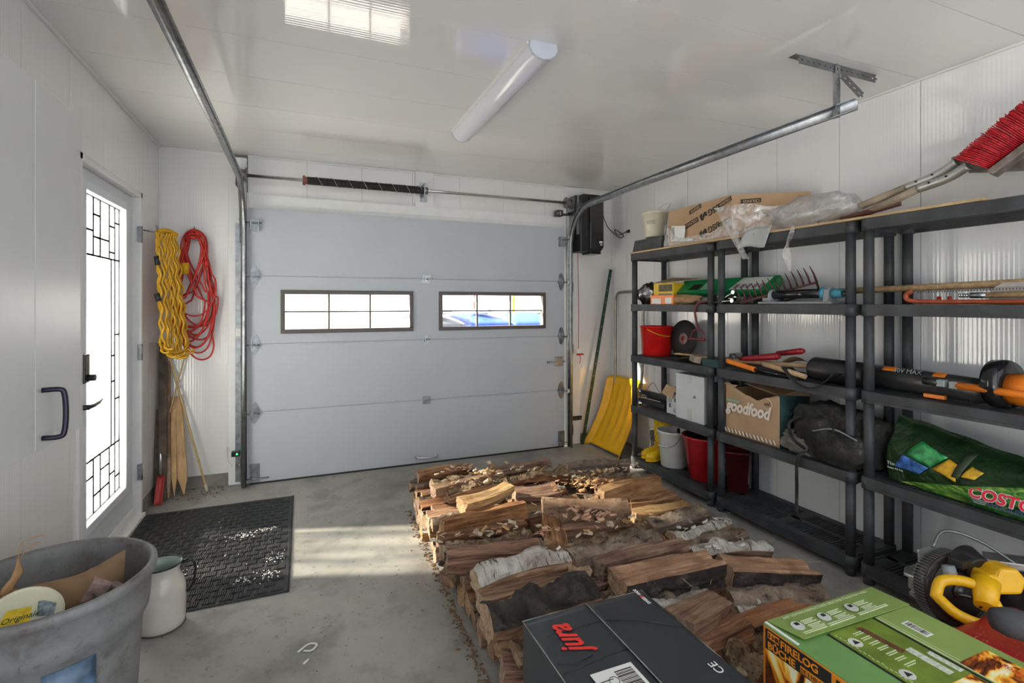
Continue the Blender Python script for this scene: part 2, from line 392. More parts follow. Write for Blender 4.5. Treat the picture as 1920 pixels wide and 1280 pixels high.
ob('keyhole_cap', G().cyl((fx, 3.022, .69), (fx + .01, 3.022, .69), .014), DHW, d1)
for z in (1.83, 1.07, .30):
    ob('hinge', G().box(XL - .005, XL + .016, DY1 - .045, DY1 - .012, z - .05, z + .05).cyl((XL + .014, DY1 - .03, z - .052), (XL + .014, DY1 - .03, z + .052), .007), GALV, d1)
ob('threshold', G().box(XL - .14, XL + .03, DY0, DY1, 0, .028).box(fx - .05, fx + .012, y0, y1, .03, .075), WHITE, d1, bevel=.004)

# ---- sectional garage door
d2 = thing('door_2', (.97, 4.36, 0), 'white sectional garage door with two small windows', None, kind='structure')
DX0, DX1, DYf = -.385, 2.33, 4.335
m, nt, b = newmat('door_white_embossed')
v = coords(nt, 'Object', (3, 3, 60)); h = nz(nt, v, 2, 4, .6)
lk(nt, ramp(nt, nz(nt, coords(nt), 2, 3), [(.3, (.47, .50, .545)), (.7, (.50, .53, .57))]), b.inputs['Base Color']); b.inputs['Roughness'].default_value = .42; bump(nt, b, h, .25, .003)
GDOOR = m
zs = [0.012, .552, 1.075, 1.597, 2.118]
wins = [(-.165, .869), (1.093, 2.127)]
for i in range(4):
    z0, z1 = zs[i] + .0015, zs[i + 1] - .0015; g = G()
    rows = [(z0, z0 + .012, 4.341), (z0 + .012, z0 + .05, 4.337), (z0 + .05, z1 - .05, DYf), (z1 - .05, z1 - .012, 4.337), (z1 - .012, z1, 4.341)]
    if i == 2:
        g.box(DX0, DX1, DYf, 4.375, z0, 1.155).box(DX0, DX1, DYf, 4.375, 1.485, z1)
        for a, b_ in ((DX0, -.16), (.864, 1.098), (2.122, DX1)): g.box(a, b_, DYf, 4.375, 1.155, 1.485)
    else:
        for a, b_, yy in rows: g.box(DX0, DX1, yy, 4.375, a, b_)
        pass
    if i: g.box(DX0, DX1, 4.352, 4.374, z0 - .012, z0 + .004)  # backing strip added behind the joint to keep light from leaking between sections
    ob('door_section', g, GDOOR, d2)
ob('bottom_seal', G().box(DX0, DX1, 4.34, 4.37, 0, .0125), BLACKP, d2)
PANE = newmat('clear_window_glass'); m, nt, b = PANE; nt.nodes.remove(b); out = nt.nodes['Material Output']
tr = nt.nodes.new('ShaderNodeBsdfTransparent'); tr.inputs[0].default_value = (.96, .97, .98, 1); gl = nt.nodes.new('ShaderNodeBsdfGlossy'); gl.inputs['Roughness'].default_value = .02
mm = nt.nodes.new('ShaderNodeMixShader'); mm.inputs[0].default_value = .06; lk(nt, tr.outputs[0], mm.inputs[1]); lk(nt, gl.outputs[0], mm.inputs[2]); lk(nt, mm.outputs[0], out.inputs[0]); PANE = m
for a, b_ in wins:
    z0, z1 = 1.150, 1.490; w = .032; g = G()
    g.box(a, b_, 4.32, 4.38, z0, z0 + w).box(a, b_, 4.32, 4.38, z1 - w, z1).box(a, a + w, 4.32, 4.38, z0 + w, z1 - w).box(b_ - w, b_, 4.32, 4.38, z0 + w, z1 - w)
    wf = ob('window_frame', g, BROWNF, d2, bevel=.004)
    g = G(); zm = (z0 + z1) / 2
    g.box(a + w, b_ - w, 4.345, 4.36, zm - .006, zm + .006)
    for k in (1, 2): xx = a + w + (b_ - a - 2 * w) * k / 3; g.box(xx - .007, xx + .007, 4.343, 4.362, z0 + w, z1 - w)
    ob('muntin', g, BROWNF, wf)
    for ii in range(3):
        for jj in range(2):
            xa = a + w + (b_ - a - 2 * w) * ii / 3 + .008; xb = a + w + (b_ - a - 2 * w) * (ii + 1) / 3 - .008
            za, zb = ((z0 + w, zm - .007), (zm + .007, z1 - w))[jj]
            ob('pane', G().box(xa, xb, 4.366, 4.37, za, zb), PANE, wf)
def diamond(x, z, sx, mat, label=None):
    g = G().prism([(-.038, 0), (-.020, .068), (-.002, .086), (.014, .068), (.036, 0), (.014, -.068), (-.002, -.086), (-.020, -.068)], (x, DYf - .003, z), (1, 0, 0), (0, 0, 1), .004)
    g.box(x - .03, x + .03, DYf - .022, DYf - .004, z - .016, z - .006).box(x - .018, x - .014, DYf - .03, DYf - .004, z - .03, z + .03).box(x + .014, x + .018, DYf - .03, DYf - .004, z - .03, z + .03)
    g.cyl((x - sx * .06, DYf - .022, z - .008), (x + sx * .035, DYf - .022, z - .008), .005, n=8)
    o = ob('hinge', g, mat, d2, label=label)
    ob('roller', G().cyl((x - sx * .076, DYf - .022, z - .008), (x - sx * .058, DYf - .022, z - .008), .02, n=16), M('nylon_roller', (.6, .6, .58), .4), o)
for z in (1.597, 1.075, .552):
    diamond(-.345, z, 1, GALV); diamond(2.297, z, -1, GALV)
    ob('hinge', G().box(.95, 1.02, DYf - .004, DYf - .0005, z - .034, z + .034).cyl((.957, DYf - .008, z), (1.013, DYf - .008, z), .006, n=10).box(.965, .972, DYf - .014, DYf - .003, z - .02, z + .02).box(.998, 1.005, DYf - .014, DYf - .003, z - .02, z + .02), GALV, d2)
for x, sx in ((-.345, 1), (2.297, -1)):
    o = ob('top_bracket', G().box(x - .03, x + .035, DYf - .004, DYf - .0005, 1.93, 2.03).box(x - .028, x - .020, DYf - .04, DYf - .004, 1.94, 2.02).box(x + .024, x + .032, DYf - .04, DYf - .004, 1.94, 2.02).cyl((x - sx * .07, DYf - .03, 2.0), (x + sx * .05, DYf - .03, 2.0), .005, n=8), GALV, d2)
    o = ob('bottom_bracket', G().box(x - .035, x + .035, DYf - .004, DYf - .0005, .02, .16).box(x - .037, x - .031, DYf - .03, DYf - .004, .02, .16).cyl((x - sx * .07, DYf - .02, .05), (x + sx * .1, DYf - .02, .05), .005, n=8), GALV, d2)
ob('lift_handle', G().tube(smooth_path([(.90, DYf - .006, .066), (.915, DYf - .03, .064), (.985, DYf - .036, .060), (1.055, DYf - .03, .058), (1.07, DYf - .006, .056)], 5), .008).cyl((.90, DYf - .008, .066), (.90, DYf, .066), .017).cyl((1.07, DYf - .008, .056), (1.07, DYf, .056), .017), STEEL, d2)
lkk = ob('slide_lock', G().box(2.222, 2.31, DYf - .006, DYf - .0005, .785, .875).box(2.235, 2.30, DYf - .022, DYf - .006, .80, .865), M('zinc_lock_case', (.5, .47, .38), .4, .8), d2, bevel=.002)
ob('latch_bolt', G().cyl((2.14, DYf - .012, .83), (2.33, DYf - .012, .83), .006, n=8).box(2.14, 2.16, DYf - .03, DYf - .012, .822, .838), GALV, lkk)
# tracks
def track(x, sgn, y_end, label):
    t = thing('door_track', (x, 4.30, 0), label, 'track')
    prof = [(-.026, .0), (-.026, -.006), (-.030, .010), (-.022, .024), (.022, .024), (.030, .010), (.026, -.006), (.026, 0)]
    # C channel swept along the path: web outside, lips to the rollers
    path = [(x, 4.305, .0), (x, 4.305, 1.0), (x, 4.305, 1.92)]
    Rr = .36; cy, cz = 4.305 - Rr, 1.92
    for k in range(1, 13): a = math.pi / 2 * k / 12; path.append((x, cy + Rr * math.cos(a), cz + Rr * math.sin(a)))
    zt = cz + Rr + .02; path.append((x, 3.2, zt)); path.append((x, y_end, zt + .01))
    P = [Vector(p) for p in path]; n = 7; w, dph = .027, .022
    sec = [(-w, sgn * -.010), (-w, sgn * .0), (-w * .9, sgn * dph * .7), (-w * .5, sgn * dph), (w * .5, sgn * dph), (w * .9, sgn * dph * .7), (w, 0), (w, sgn * -.010)]
    vs = []
    for i, p in enumerate(P):
        tt = (P[min(i + 1, len(P) - 1)] - P[max(i - 1, 0)]).normalized(); nn = Vector((1, 0, 0)).cross(tt).normalized()
        for a, b_ in sec: vs.append(p + nn * a + Vector((b_, 0, 0)))
    K = len(sec); fs = [(i * K + k, i * K + k + 1, (i + 1) * K + k + 1, (i + 1) * K + k) for i in range(len(P) - 1) for k in range(K - 1)]
    ob('rail', G().add(vs, fs, 0, True), GALV, t, solid=.0025)
    g = G().box(x - sgn * .005 - .02 * sgn, x + sgn * .028, 4.335, 4.338, 0, 1.9) ; ob('jamb_angle', G().box(x + sgn * .02, x + sgn * .026, 4.30, YB - .032, .02, 2.0).box(x + sgn * .02, x + sgn * .07, YB - .036, YB - .032, .02, 2.0), GALV, t)
    for z in (.12, .9, 1.5): ob('jamb_bracket', G().box(x + sgn * .026, x + sgn * .031, 4.29, YB - .034, z, z + .09).cyl((x + sgn * .03, 4.31, z + .045), (x + sgn * .038, 4.31, z + .045), .008, n=6), GALV, t)
    # curved flag plate
    ob('flag_bracket', G().prism([(4.38, 1.85), (4.38, 2.30), (4.34, 2.33), (4.16, 2.33), (4.28, 2.12), (4.31, 1.95), (4.31, 1.85)], (x + sgn * .034, 0, 0), (0, 1, 0), (0, 0, 1), .003).cyl((x + sgn * .03, 4.33, 2.2), (x + sgn * .042, 4.33, 2.2), .009, n=6).cyl((x + sgn * .03, 4.33, 2.02), (x + sgn * .042, 4.33, 2.02), .009, n=6), GALV, t)
    return t
tl_ = track(-.412, -1, -.6, 'long galvanised garage door track running overhead on the left side')
tr_ = track(2.375, 1, 1.575, 'galvanised garage door track over the shelves, ending at the perforated bracket')
# perforated hanger at the right track end
h = thing('track_hanger', (2.38, 1.65, ZC), 'perforated galvanised hanger holding the right door track to the ceiling', 'bracket')
DG = M('dark_galvanised', (.20, .21, .21), .45, .8, var=.3)
def perf(name, p0, p1, w, up, par, mat, nh):
    p0, p1 = Vector(p0), Vector(p1); x = (p1 - p0); L = x.length; x.normalize(); up = Vector(up); y = up.cross(x).normalized(); z = x.cross(y)
    g = G(); Rm = Matrix((x, y, z)).transposed()
    hw = .0045; c0 = (p0 + p1) / 2
    for s_ in (-1, 1): g.obox(c0 + z * s_ * (w / 4 + hw / 2), (L, .0025, w / 2 - hw), Rm)
    for k in range(nh + 1):
        a = p0 + x * (L * (k + .5 if 0 else k) / nh); g.obox(a, (L / nh - .014 if 0 < k < nh else (L / nh - .014), .0025, hw * 2), Rm)
    return ob(name, g, mat, par)
perf('ceiling_angle', (2.12, 1.662, ZC - .022), (2.66, 1.662, ZC - .022), .04, (0, 0, 1), h, DG, 14)
ob('ceiling_flange', G().box(2.10, 2.67, 1.662, 1.70, ZC - .003, ZC - .0003), DG, h)
perf('drop_angle', (2.372, 1.655, 2.30), (2.372, 1.655, ZC - .01), .034, (1, 0, 0), h, GALV, 7)
ob('drop_flange', G().box(2.388, 2.391, 1.655, 1.69, 2.28, ZC - .01), GALV, h)
perf('brace', (2.395, 1.645, ZC - .06), (2.46, 1.60, ZC - .16), .042, (1, 0, 1), h, DG, 4)
# left track hanger just out of frame is omitted
# torsion spring assembly
t = thing('torsion_spring', (.97, 4.30, 2.35), 'black torsion spring on a steel shaft above the garage door', 'spring')
ob('shaft', G().cyl((-.44, 4.30, 2.352), (2.44, 4.30, 2.352), .0127), STEEL, t)
pts = []; N = 110
g = G().cyl((.03, 4.30, 2.352), (.95, 4.30, 2.352), .026, n=20)
sp_ = [(.03 + .92 * k / (N * 12), 4.30 + .0285 * math.cos(2 * math.pi * k / 12), 2.352 + .0285 * math.sin(2 * math.pi * k / 12)) for k in range(N * 12 + 1)]
g.tube(sp_, .0042, n=5)
s_ = ob('spring_coil', g, DSTEEL, t)
st_ = [(.06 + .87 * k / 120, 4.30 + .0335 * math.cos(2 * math.pi * k / 120 * 7.5), 2.352 + .0335 * math.sin(2 * math.pi * k / 120 * 7.5)) for k in range(121)]
ob('chalk_line', G().tube(st_, .0022, n=5), M('faded_chalk', (.45, .42, .40), .8, var=.5, vs_=80), s_)
ob('winding_cone', G().cyl((.0, 4.30, 2.352), (.035, 4.30, 2.352), .028).cyl((.004, 4.27, 2.325), (.004, 4.33, 2.379), .010, n=8).cyl((.004, 4.33, 2.325), (.004, 4.27, 2.379), .010, n=8), REDST, t)
ob('centre_bracket', G().box(.95, .957, 4.27, YB - .03, 2.30, 2.41).box(.94, 1.0, YB - .034, YB - .029, 2.27, 2.44).cyl((.945, 4.30, 2.352), (.985, 4.30, 2.352), .03), GALV, t)
for x in (-.42, 2.36):
    ob('cable_drum', G().cyl((x - .03, 4.30, 2.352), (x + .02, 4.30, 2.352), .042, n=24).cyl((x + .018, 4.30, 2.352), (x + .026, 4.30, 2.352), .058, n=24).cyl((x - .036, 4.30, 2.352), (x - .028, 4.30, 2.352), .054, n=24), M('cast_drum', (.22, .21, .20), .5, .7, var=.2), t, bevel=.002)
    ob('end_plate', G().box(x - .048 if x < 0 else x + .03, x - .044 if x < 0 else x + .034, 4.25, YB - .03, 2.27, 2.41), GALV, t)
ob('lift_cable', G().tube([(-.40, 4.315, 2.31), (-.40, 4.325, .06)], .0018, n=5).tube([(2.345, 4.315, 2.31), (2.345, 4.325, .06)], .0018, n=5), GALV, t)
# opener
t = thing('garage_door_opener', (2.56, 4.32, 1.88), 'black wall-mounted garage door opener motor beside the door top', 'opener')
ob('housing', G().prism([(-.12, 0), (-.12, .50), (-.09, .55), (.10, .55), (.13, .52), (.13, .03), (.10, 0)], (2.56, 4.31, 1.885), (1, 0, 0), (0, 0, 1), .20), BLACKP, t, bevel=.008)
ob('front_cover', G().prism([(-.03, .02), (-.03, .53), (.10, .53), (.122, .50), (.122, .04), (.10, .02)], (2.56, 4.20, 1.885), (1, 0, 0), (0, 0, 1), .03), BLACKG, t, bevel=.008)
ob('lamp_lens', G().box(2.54, 2.66, 4.20, 4.36, 1.862, 1.886), BLACKG, t, bevel=.006)
ob('logo', G().box(2.63, 2.665, 4.183, 4.1845, 1.965, 1.985).box(2.64, 2.662, 4.183, 4.1845, 1.945, 1.957), TXTW, t)
ob('shaft_coupling', G().cyl((2.39, 4.30, 2.352), (2.45, 4.30, 2.352), .035).box(2.40, 2.45, 4.25, 4.38, 2.26, 2.42), BLACKP, t)
ob('mount_strap', G().box(2.42, 2.44, 4.24, 4.26, 2.05, 2.42), GALV, t)
t = thing('cable_tension_monitor', (2.27, 4.30, 2.22), 'small black sensor box clipped on beside the right cable drum', 'sensor')
ob('case', G().box(2.22, 2.285, 4.27, 4.34, 2.215, 2.275), BLACKP, t, bevel=.006)
ob('arm', G().cyl((2.285, 4.30, 2.235), (2.40, 4.30, 2.245), .011), BLACKP, t)
ob('button', G().box(2.222, 2.233, 4.265, 4.271, 2.23, 2.25).box(2.245, 2.26, 4.265, 4.271, 2.225, 2.26), GREYP, t)
c = ob('power_cord', G().tube(smooth_path([(2.69, 4.28, 2.40), (2.76, 4.33, 2.28), (2.83, 4.36, 2.17), (2.88, 4.33, 2.10), (2.905, 4.25, 2.04), (2.91, 4.19, 2.05), (2.905, 4.26, 2.10), (2.90, 4.33, 2.13), (2.90, 4.27, 2.07), (2.915, 4.16, 2.085), (2.918, 4.12, 2.085)], 6), .0045, n=8).cyl((2.918, 4.15, 2.085), (2.918, 4.11, 2.088), .012, .016), BLACKP)
tag(c, 'coiled black power cord from the door opener to the right wall', 'cord')
t = thing('release_cord', (2.49, 4.30, 1.0), 'thin red emergency release cord hanging below the black opener', 'cord')
ob('cord', G().tube(smooth_path([(2.46, 4.30, 1.87), (2.463, 4.30, 1.75), (2.47, 4.30, 1.3), (2.475, 4.31, .93), (2.49, 4.30, .86), (2.48, 4.30, .80)], 6), .003, n=6), M('red_cord', (.45, .02, .02), .7), t)
ob('handle', G().box(2.45, 2.52, 4.29, 4.31, .885, .90), RED, t, bevel=.003)
ob('card_tag', G().obox((2.475, 4.305, .92), (.06, .003, .045), Euler((0, .5, 0)).to_matrix()), PAPER, t)
o = ob('black_strap_bracket', G().box(2.41, 2.53, 4.345, 4.352, .245, .285), BLACKP, None); tag(o, 'black perforated strap bracket low beside the right door track', 'bracket')
for k in range(3): ob('bolt', G().cyl((2.435 + k * .035, 4.340, .265), (2.435 + k * .035, 4.346, .265), .006, n=6), GALV, o)
# safety sensor + LED on the left
t = thing('safety_sensor', (-.47, 4.33, .25), 'small black safety sensor with green light low beside the left track', 'sensor')
ob('case', G().box(-.50, -.445, 4.30, 4.34, .235, .275), BLACKP, t, bevel=.004)
ob('bracket', G().box(-.47, -.44, 4.34, 4.388, .23, .33), GALV, t)
m, nt, b = newmat('green_led'); b.inputs['Emission Color'].default_value = (.02, 1, .15, 1); b.inputs['Emission Strength'].default_value = 4; b.inputs['Base Color'].default_value = (0, .4, .05, 1)
ob('led', G().cyl((-.462, 4.2985, .255), (-.462, 4.301, .255), .007, n=10), m, t)
ob('wire', G().tube(smooth_path([(-.50, 4.32, .27), (-.535, 4.37, .30), (-.53, 4.385, .2), (-.50, 4.385, .14)], 5), .0015, n=5), PAPER, t)
o = ob('wall_button', G().box(-.478, -.445, 4.376, 4.39, 1.135, 1.195).cyl((-.462, 4.37, 1.165), (-.462, 4.377, 1.165), .006, n=10), WHITE, None, bevel=.002); tag(o, 'tiny white wall button beside the left door track', 'switch')
# ---- ceiling light
t = thing('ceiling_light', (.98, 2.62, ZC), 'white linear wraparound ceiling light fixture', 'light')
A0, A1 = Vector((.98, 2.02, 0)), Vector((.98, 3.27, 0))
sec = [(-.062, 0), (-.066, -.028), (-.052, -.052), (-.028, -.068), (0, -.073), (.028, -.068), (.052, -.052), (.066, -.028), (.062, 0)]
vs = []
for y in (2.03, 3.26):
    for a, b_ in sec: vs.append((.98 + a * .98, y, ZC + b_))
K = len(sec); g = G().add(vs, [(k, k + 1, K + k + 1, K + k) for k in range(K - 1)], 0, True)
LENS = M('light_lens', (.76, .75, .82), .12, var=.02); ob('lens', g, LENS, t)
for y in (2.02, 3.265):
    ob('end_cap', G().prism([(a * 1.04, b_ * 1.04) for a, b_ in sec], (.98, y, ZC), (1, 0, 0), (0, 0, 1), .018), M('light_end_cap', (.50, .53, .60), .4, var=.04), t, bevel=.002)
ob('tray', G().box(.905, 1.055, 2.03, 3.26, ZC - .012, ZC - .0005), WHITE, t)
# ================================================================ LEFT SIDE
t = thing('wall_cabinet', (-.81, 1.2, .99), 'flat white two-door wall cabinet hung in the left foreground', 'cabinet')
CABW = M('cabinet_white', (.60, .60, .59), .32, var=.02)
ob('carcass', G().box(XL + .001, -.666, .42, 1.975, 1.0, 1.96), CABW, t, bevel=.002)
for i, (a, b_) in enumerate(((1.692, 1.98), (1.05, 1.688), (.42, 1.046))):
    d = ob('door', G().box(-.664, -.645, a, b_, .995, 1.965), CABW, t, bevel=.0015)
    if i == 0:
        ob('handle', G().tube(smooth_path([(-.645, 1.727, 1.15), (-.61, 1.731, 1.15), (-.600, 1.734, 1.138), (-.597, 1.735, 1.085), (-.600, 1.734, 1.035), (-.61, 1.731, 1.022), (-.645, 1.727, 1.022)], 4), .0068, n=8), M('dark_violet_black_metal', (.03, .025, .045), .3, .5), d)
# grey tub
tx, ty_ = -.675, 1.845
tub = thing('rubbish_tub', (tx, ty_, 0), 'big scuffed grey plastic tub full of wood scraps, left foreground', 'bin')
m, nt, b = newmat('scuffed_grey_plastic')
v = coords(nt); f = nz(nt, v, 9, 6, .7, .4); f2 = nz(nt, v, 40, 4, .7)
c = ramp(nt, f, [(.30, (.115, .10, .095)), (.48, (.20, .20, .20)), (.8, (.25, .25, .25))])
d_ = ramp(nt, f2, [(.28, (.45, .38, .33)), (.42, (1, 1, 1))]); mxx = nt.nodes.new('ShaderNodeMix'); mxx.data_type = 'RGBA'; mxx.blend_type = 'MULTIPLY'; mxx.inputs[0].default_value = .6
lk(nt, c, mxx.inputs[6]); lk(nt, d_, mxx.inputs[7]); lk(nt, mxx.outputs[2], b.inputs['Base Color']); b.inputs['Roughness'].default_value = .55; bump(nt, b, f2, .15, .003)
TUBM = m
prof = [(.0, .004), (.185, .004), (.195, .012), (.218, .40), (.222, .455), (.236, .465), (.240, .50), (.242, .56), (.254, .57), (.2575, .583), (.256, .594), (.250, .600), (.240, .598), (.235, .588), (.232, .56), (.212, .42), (.188, .03), (.0, .02)]
ob('tub_body', G().lathe(prof, (tx, ty_, 0), 64), TUBM, tub)
ob('decal', G().grid(lambda u, v_: (tx + .2225 * math.cos(-1.28 + u * .5), ty_ + .2225 * math.sin(-1.28 + u * .5), .31 + v_ * .13), 8, 2, thick=-.001), M('blue_decal', (.08, .14, .22), .3, var=.8, vs_=14), tub)
# tub contents: each a thing
CBW = M('splintered_pale_wood', (.52, .30, .14), .7, var=.3, vs_=10, bs=.4)
o = ob('cardboard_sheet', G().grid(lambda u, v_: (tx - .16 + u * .33 - v_ * .0, ty_ - .085 + u * .13 + v_ * .02 + .02 * math.sin(u * 5), .45 + u * .07 + v_ * .10 + .012 * math.sin(u * 7)), 10, 3, thick=.004), CARDB); tag(o, 'bent brown cardboard sheet standing across the grey tub', 'cardboard')
o = ob('cardboard_sheet', G().grid(lambda u, v_: (tx - .19 + u * .17, ty_ - .13 + u * .04 + v_ * .05, .50 - v_ * .03 + u * .06), 8, 3, thick=.004), CARDB); tag(o, 'crumpled brown cardboard piece at the left edge of the grey tub', 'cardboard')
o = ob('wood_splinter', G().tube(smooth_path([(tx - .06, ty_ + .0, .50), (tx - .085, ty_ + .02, .545), (tx - .095, ty_ + .01, .575), (tx - .08, ty_ + .03, .61), (tx - .085, ty_ + .045, .65)], 5), [.022, .024, .022, .018, .02, .022, .02, .018, .016, .018, .02, .018, .016, .014, .015, .017, .016, .012, .008, .005, .003][:21], n=6, flat=.35), CBW); tag(o, 'shredded orange wood splinter sticking up out of the grey tub', 'wood')
ob('shred', G().tube(smooth_path([(tx - .085, ty_ + .045, .64), (tx - .08, ty_ + .05, .685), (tx - .05, ty_ + .055, .70), (tx - .03, ty_ + .06, .70)], 5), .0014, n=5).tube(smooth_path([(tx - .08, ty_ + .04, .64), (tx - .065, ty_ + .045, .675), (tx - .04, ty_ + .05, .685)], 5), .0014, n=5), CBW, o)
t = thing('margarine_tub_lid', (tx + .02, ty_ - .14, .53), 'round cream and yellow food tub lid lying tilted in the grey tub', 'lid')
Rm = Euler((.62, .12, .35)).to_matrix(); cc = Vector((tx + .0, ty_ - .135, .562)); ax = Rm @ Vector((0, 0, 1))
ob('lid', G().lathe([(0, 0), (.072, 0), (.078, .002), (.080, .006), (.080, -.004), (.077, -.012), (.074, -.05), (.0, -.05)], cc, 40, ax), M('cream_lid', (.66, .64, .47), .35, var=.05), t)
u_, v_ = Rm @ Vector((1, 0, 0)), Rm @ Vector((0, 1, 0))
ob('yellow_print', G().prism([(-.055, -.03), (-.04, -.048), (0, -.062), (.012, -.062), (.012, .025), (-.035, .025)], cc + ax * .0026, u_, v_, .0008), M('yellow_print', (.75, .52, .03), .4, var=.25, vs_=30), t)
ob('grey_print', G().prism([(.024, -.005), (.058, -.015), (.062, .02), (.035, .035), (.024, .035)], cc + ax * .0026, u_, v_, .0008), M('grey_print', (.20, .25, .28), .5, var=.6, vs_=90), t)
text('Originale', cc + u_ * -.045 + v_ * -.012, u_ + v_ * .12, v_, .020, M('dark_green_print', (.03, .12, .05), .5), t, shear=.4, off=.0042, name='print')
o = ob('broken_jar', G().obox((tx + .10, ty_ + .02, .52), (.05, .03, .09), Euler((.3, .5, .3)).to_matrix()), M('pinkish_carton', (.42, .30, .27), .6, var=.4, vs_=40), bevel=.004); tag(o, 'pinkish crumpled carton at the right side inside the grey tub', 'carton')
t = thing('wood_frame_offcut', (tx + .12, ty_ + .06, .52), 'small grey-brown frame offcut leaning against the tub wall', 'wood')
for p0, p1 in (((tx + .07, ty_ + .085, .50), (tx + .075, ty_ + .09, .565)), ((tx + .075, ty_ + .09, .565), (tx + .17, ty_ + .0, .53)), ((tx + .06, ty_ + .05, .545), (tx + .155, ty_ - .03, .505))):
    ob('stick', G().bar(p0, p1, .02, .014), M('grey_brown_wood', (.25, .20, .17), .7, var=.3, vs_=20), t, bevel=.002)
o = ob('wood_offcut', G().bar((tx - .21, ty_ - .03, .51), (tx + .02, ty_ - .02, .47), .05, .02), WOODL, bevel=.003); tag(o, 'flat pale board end at the far left inside the grey tub', 'wood')
o = ob('fill_scraps', G().lathe([(0, .0), (.12, .008), (.214, .0)], (tx, ty_, .44), 24), CARDB, kind='stuff'); tag(o, 'jumble of dark wood and cardboard scraps filling the grey tub', 'scraps')
for k in range(26):
    a = R_.uniform(0, 6.28); r = R_.uniform(0, .16); p = Vector((tx + r * math.cos(a), ty_ + r * math.sin(a), .452 + R_.uniform(0, .02))); q = Vector((R_.uniform(-.06, .06), R_.uniform(-.06, .06), R_.uniform(-.01, .02)))
    gg = G().bar(p - q, p + q, R_.uniform(.01, .03), .008)
    oo = ob('scrap', gg, R_.choice([CBW, CARDB, WOODD]), o)
# enamel pitcher
pc = (-.565, 2.585, 0)
ENAM = M('cream_enamel', (.62, .58, .53), .18, var=.06)
t = thing('enamel_pitcher', pc, 'cream enamel pitcher with black handle on the floor between tub and mat', 'pitcher')
prof = [(0, .002), (.082, .002), (.088, .008), (.090, .03), (.092, .10), (.090, .16), (.082, .195), (.070, .218), (.067, .235), (.072, .255), (.078, .265), (.075, .265), (.064, .235), (.066, .218), (.078, .19), (.086, .16), (.088, .03), (.0, .012)]
ob('pitcher_body', G().lathe(prof, pc, 40, mis=[0] * 10 + [1] * 7), [ENAM, M('greenish_enamel', (.36, .44, .40), .25)], t)
ob('rim', G().lathe([(.077, .262), (.080, .265), (.077, .269), (.074, .265), (.077, .262)], pc, 40), BLACKG, t)
ob('base_edge', G().lathe([(.084, .0005), (.091, .004), (.090, .009), (.084, .004)], pc, 40), M('rusty_chip', (.12, .08, .06), .7), t)
ob('handle', G().tube(smooth_path([(pc[0] + .068, pc[1] + .01, .252), (pc[0] + .10, pc[1] + .012, .262), (pc[0] + .122, pc[1] + .014, .235), (pc[0] + .122, pc[1] + .014, .18), (pc[0] + .108, pc[1] + .012, .14), (pc[0] + .092, pc[1] + .01, .125)], 6), .0048, n=8, flat=1), BLACKG, t)
# mat
mx0, mx1, my0, my1 = -.955, -.066, 2.655, 3.965
RUB = M('black_rubber', (.022, .023, .026), .55, var=.3, vs_=60)
t = thing('door_mat', ((mx0 + mx1) / 2, (my0 + my1) / 2, 0), 'black ribbed rubber mat with basket weave pattern by the entry door', 'mat')
ob('mat_base', G().box(mx0, mx1, my0, my1, .0005, .006), RUB, t, bevel=.003)
g = G(); nxm, nym = 12, 24
for i in range(nxm):
    for j in range(nym):
        bw = (mx1 - mx0 - .03) / nxm; bh = (my1 - my0 - .03) / nym
        ox = mx0 + .015 + i * bw; oy = my0 + .015 + j * bh
        sh = (j % 2) * bw * .5
        if ox + sh + bw > mx1 - .01: continue
        for k in range(6):
            xx = ox + sh + .008 + k * (bw - .016) / 6; g.box(xx, xx + .0065, oy + .004, oy + bh - .006, .006, .0115)
for k in range(120): y = my0 + k * (my1 - my0) / 120; g.box(mx1 - .006, mx1 + .003, y, y + .005, .001, .009)
for k in range(80): x = mx0 + k * (mx1 - mx0) / 80; g.box(x, x + .005, my0 - .003, my0 + .006, .001, .009)
ob('ridges', g, RUB, t, kind='stuff')
g = G()
for cx_, cy_, n_, sx, sy in ((-.33, 3.37, 70, .09, .03), (-.20, 3.42, 40, .05, .015), (-.60, 3.05, 40, .05, .02), (-.14, 3.02, 50, .05, .04), (-.17, 2.84, 60, .06, .05), (-.28, 2.83, 30, .04, .02), (-.45, 3.2, 30, .3, .3)):
    for _ in range(int(n_ * .6)):
        x = R_.gauss(cx_, sx * .55); y = R_.gauss(cy_, sy * .8)
        if not (mx0 < x < mx1 - .02 and my0 < y < my1): continue
        s_ = R_.uniform(.002, .006); g.obox((x, y, .0125), (s_ * R_.uniform(1, 2.5), s_, .002), Euler((0, 0, R_.uniform(0, 3))).to_matrix())
o = ob('salt_residue', g, PAPER, kind='stuff'); tag(o, 'white salt crumbs and pale chips scattered over the rubber mat', 'crumbs')
# floor debris
g = G()
for _ in range(420):
    y = R_.uniform(1.5, 3.4); x = .665 + (3.4 - y) * -.02 - abs(R_.gauss(0, .022)); s_ = R_.uniform(.002, .008)
    g.obox((x, y, s_ * .35), (s_ * R_.uniform(1, 2.6), s_, s_ * .6), Euler((0, 0, R_.uniform(0, 3))).to_matrix())
for _ in range(160):
    y = R_.uniform(1.5, 4.3); x = R_.uniform(-.9, 2.5); s_ = R_.uniform(.001, .0042)
    g.obox((x, y, s_ * .4), (s_ * R_.uniform(1, 3), s_, s_ * .7), Euler((0, 0, R_.uniform(0, 3))).to_matrix())
for _ in range(120):
    y = R_.uniform(4.15, 4.40); x = R_.uniform(-.95, -.55); s_ = R_.uniform(.002, .006)
    g.obox((x, y, s_ * .4), (s_ * R_.uniform(1, 3), s_, s_ * .7), Euler((0, 0, R_.uniform(0, 3))).to_matrix())
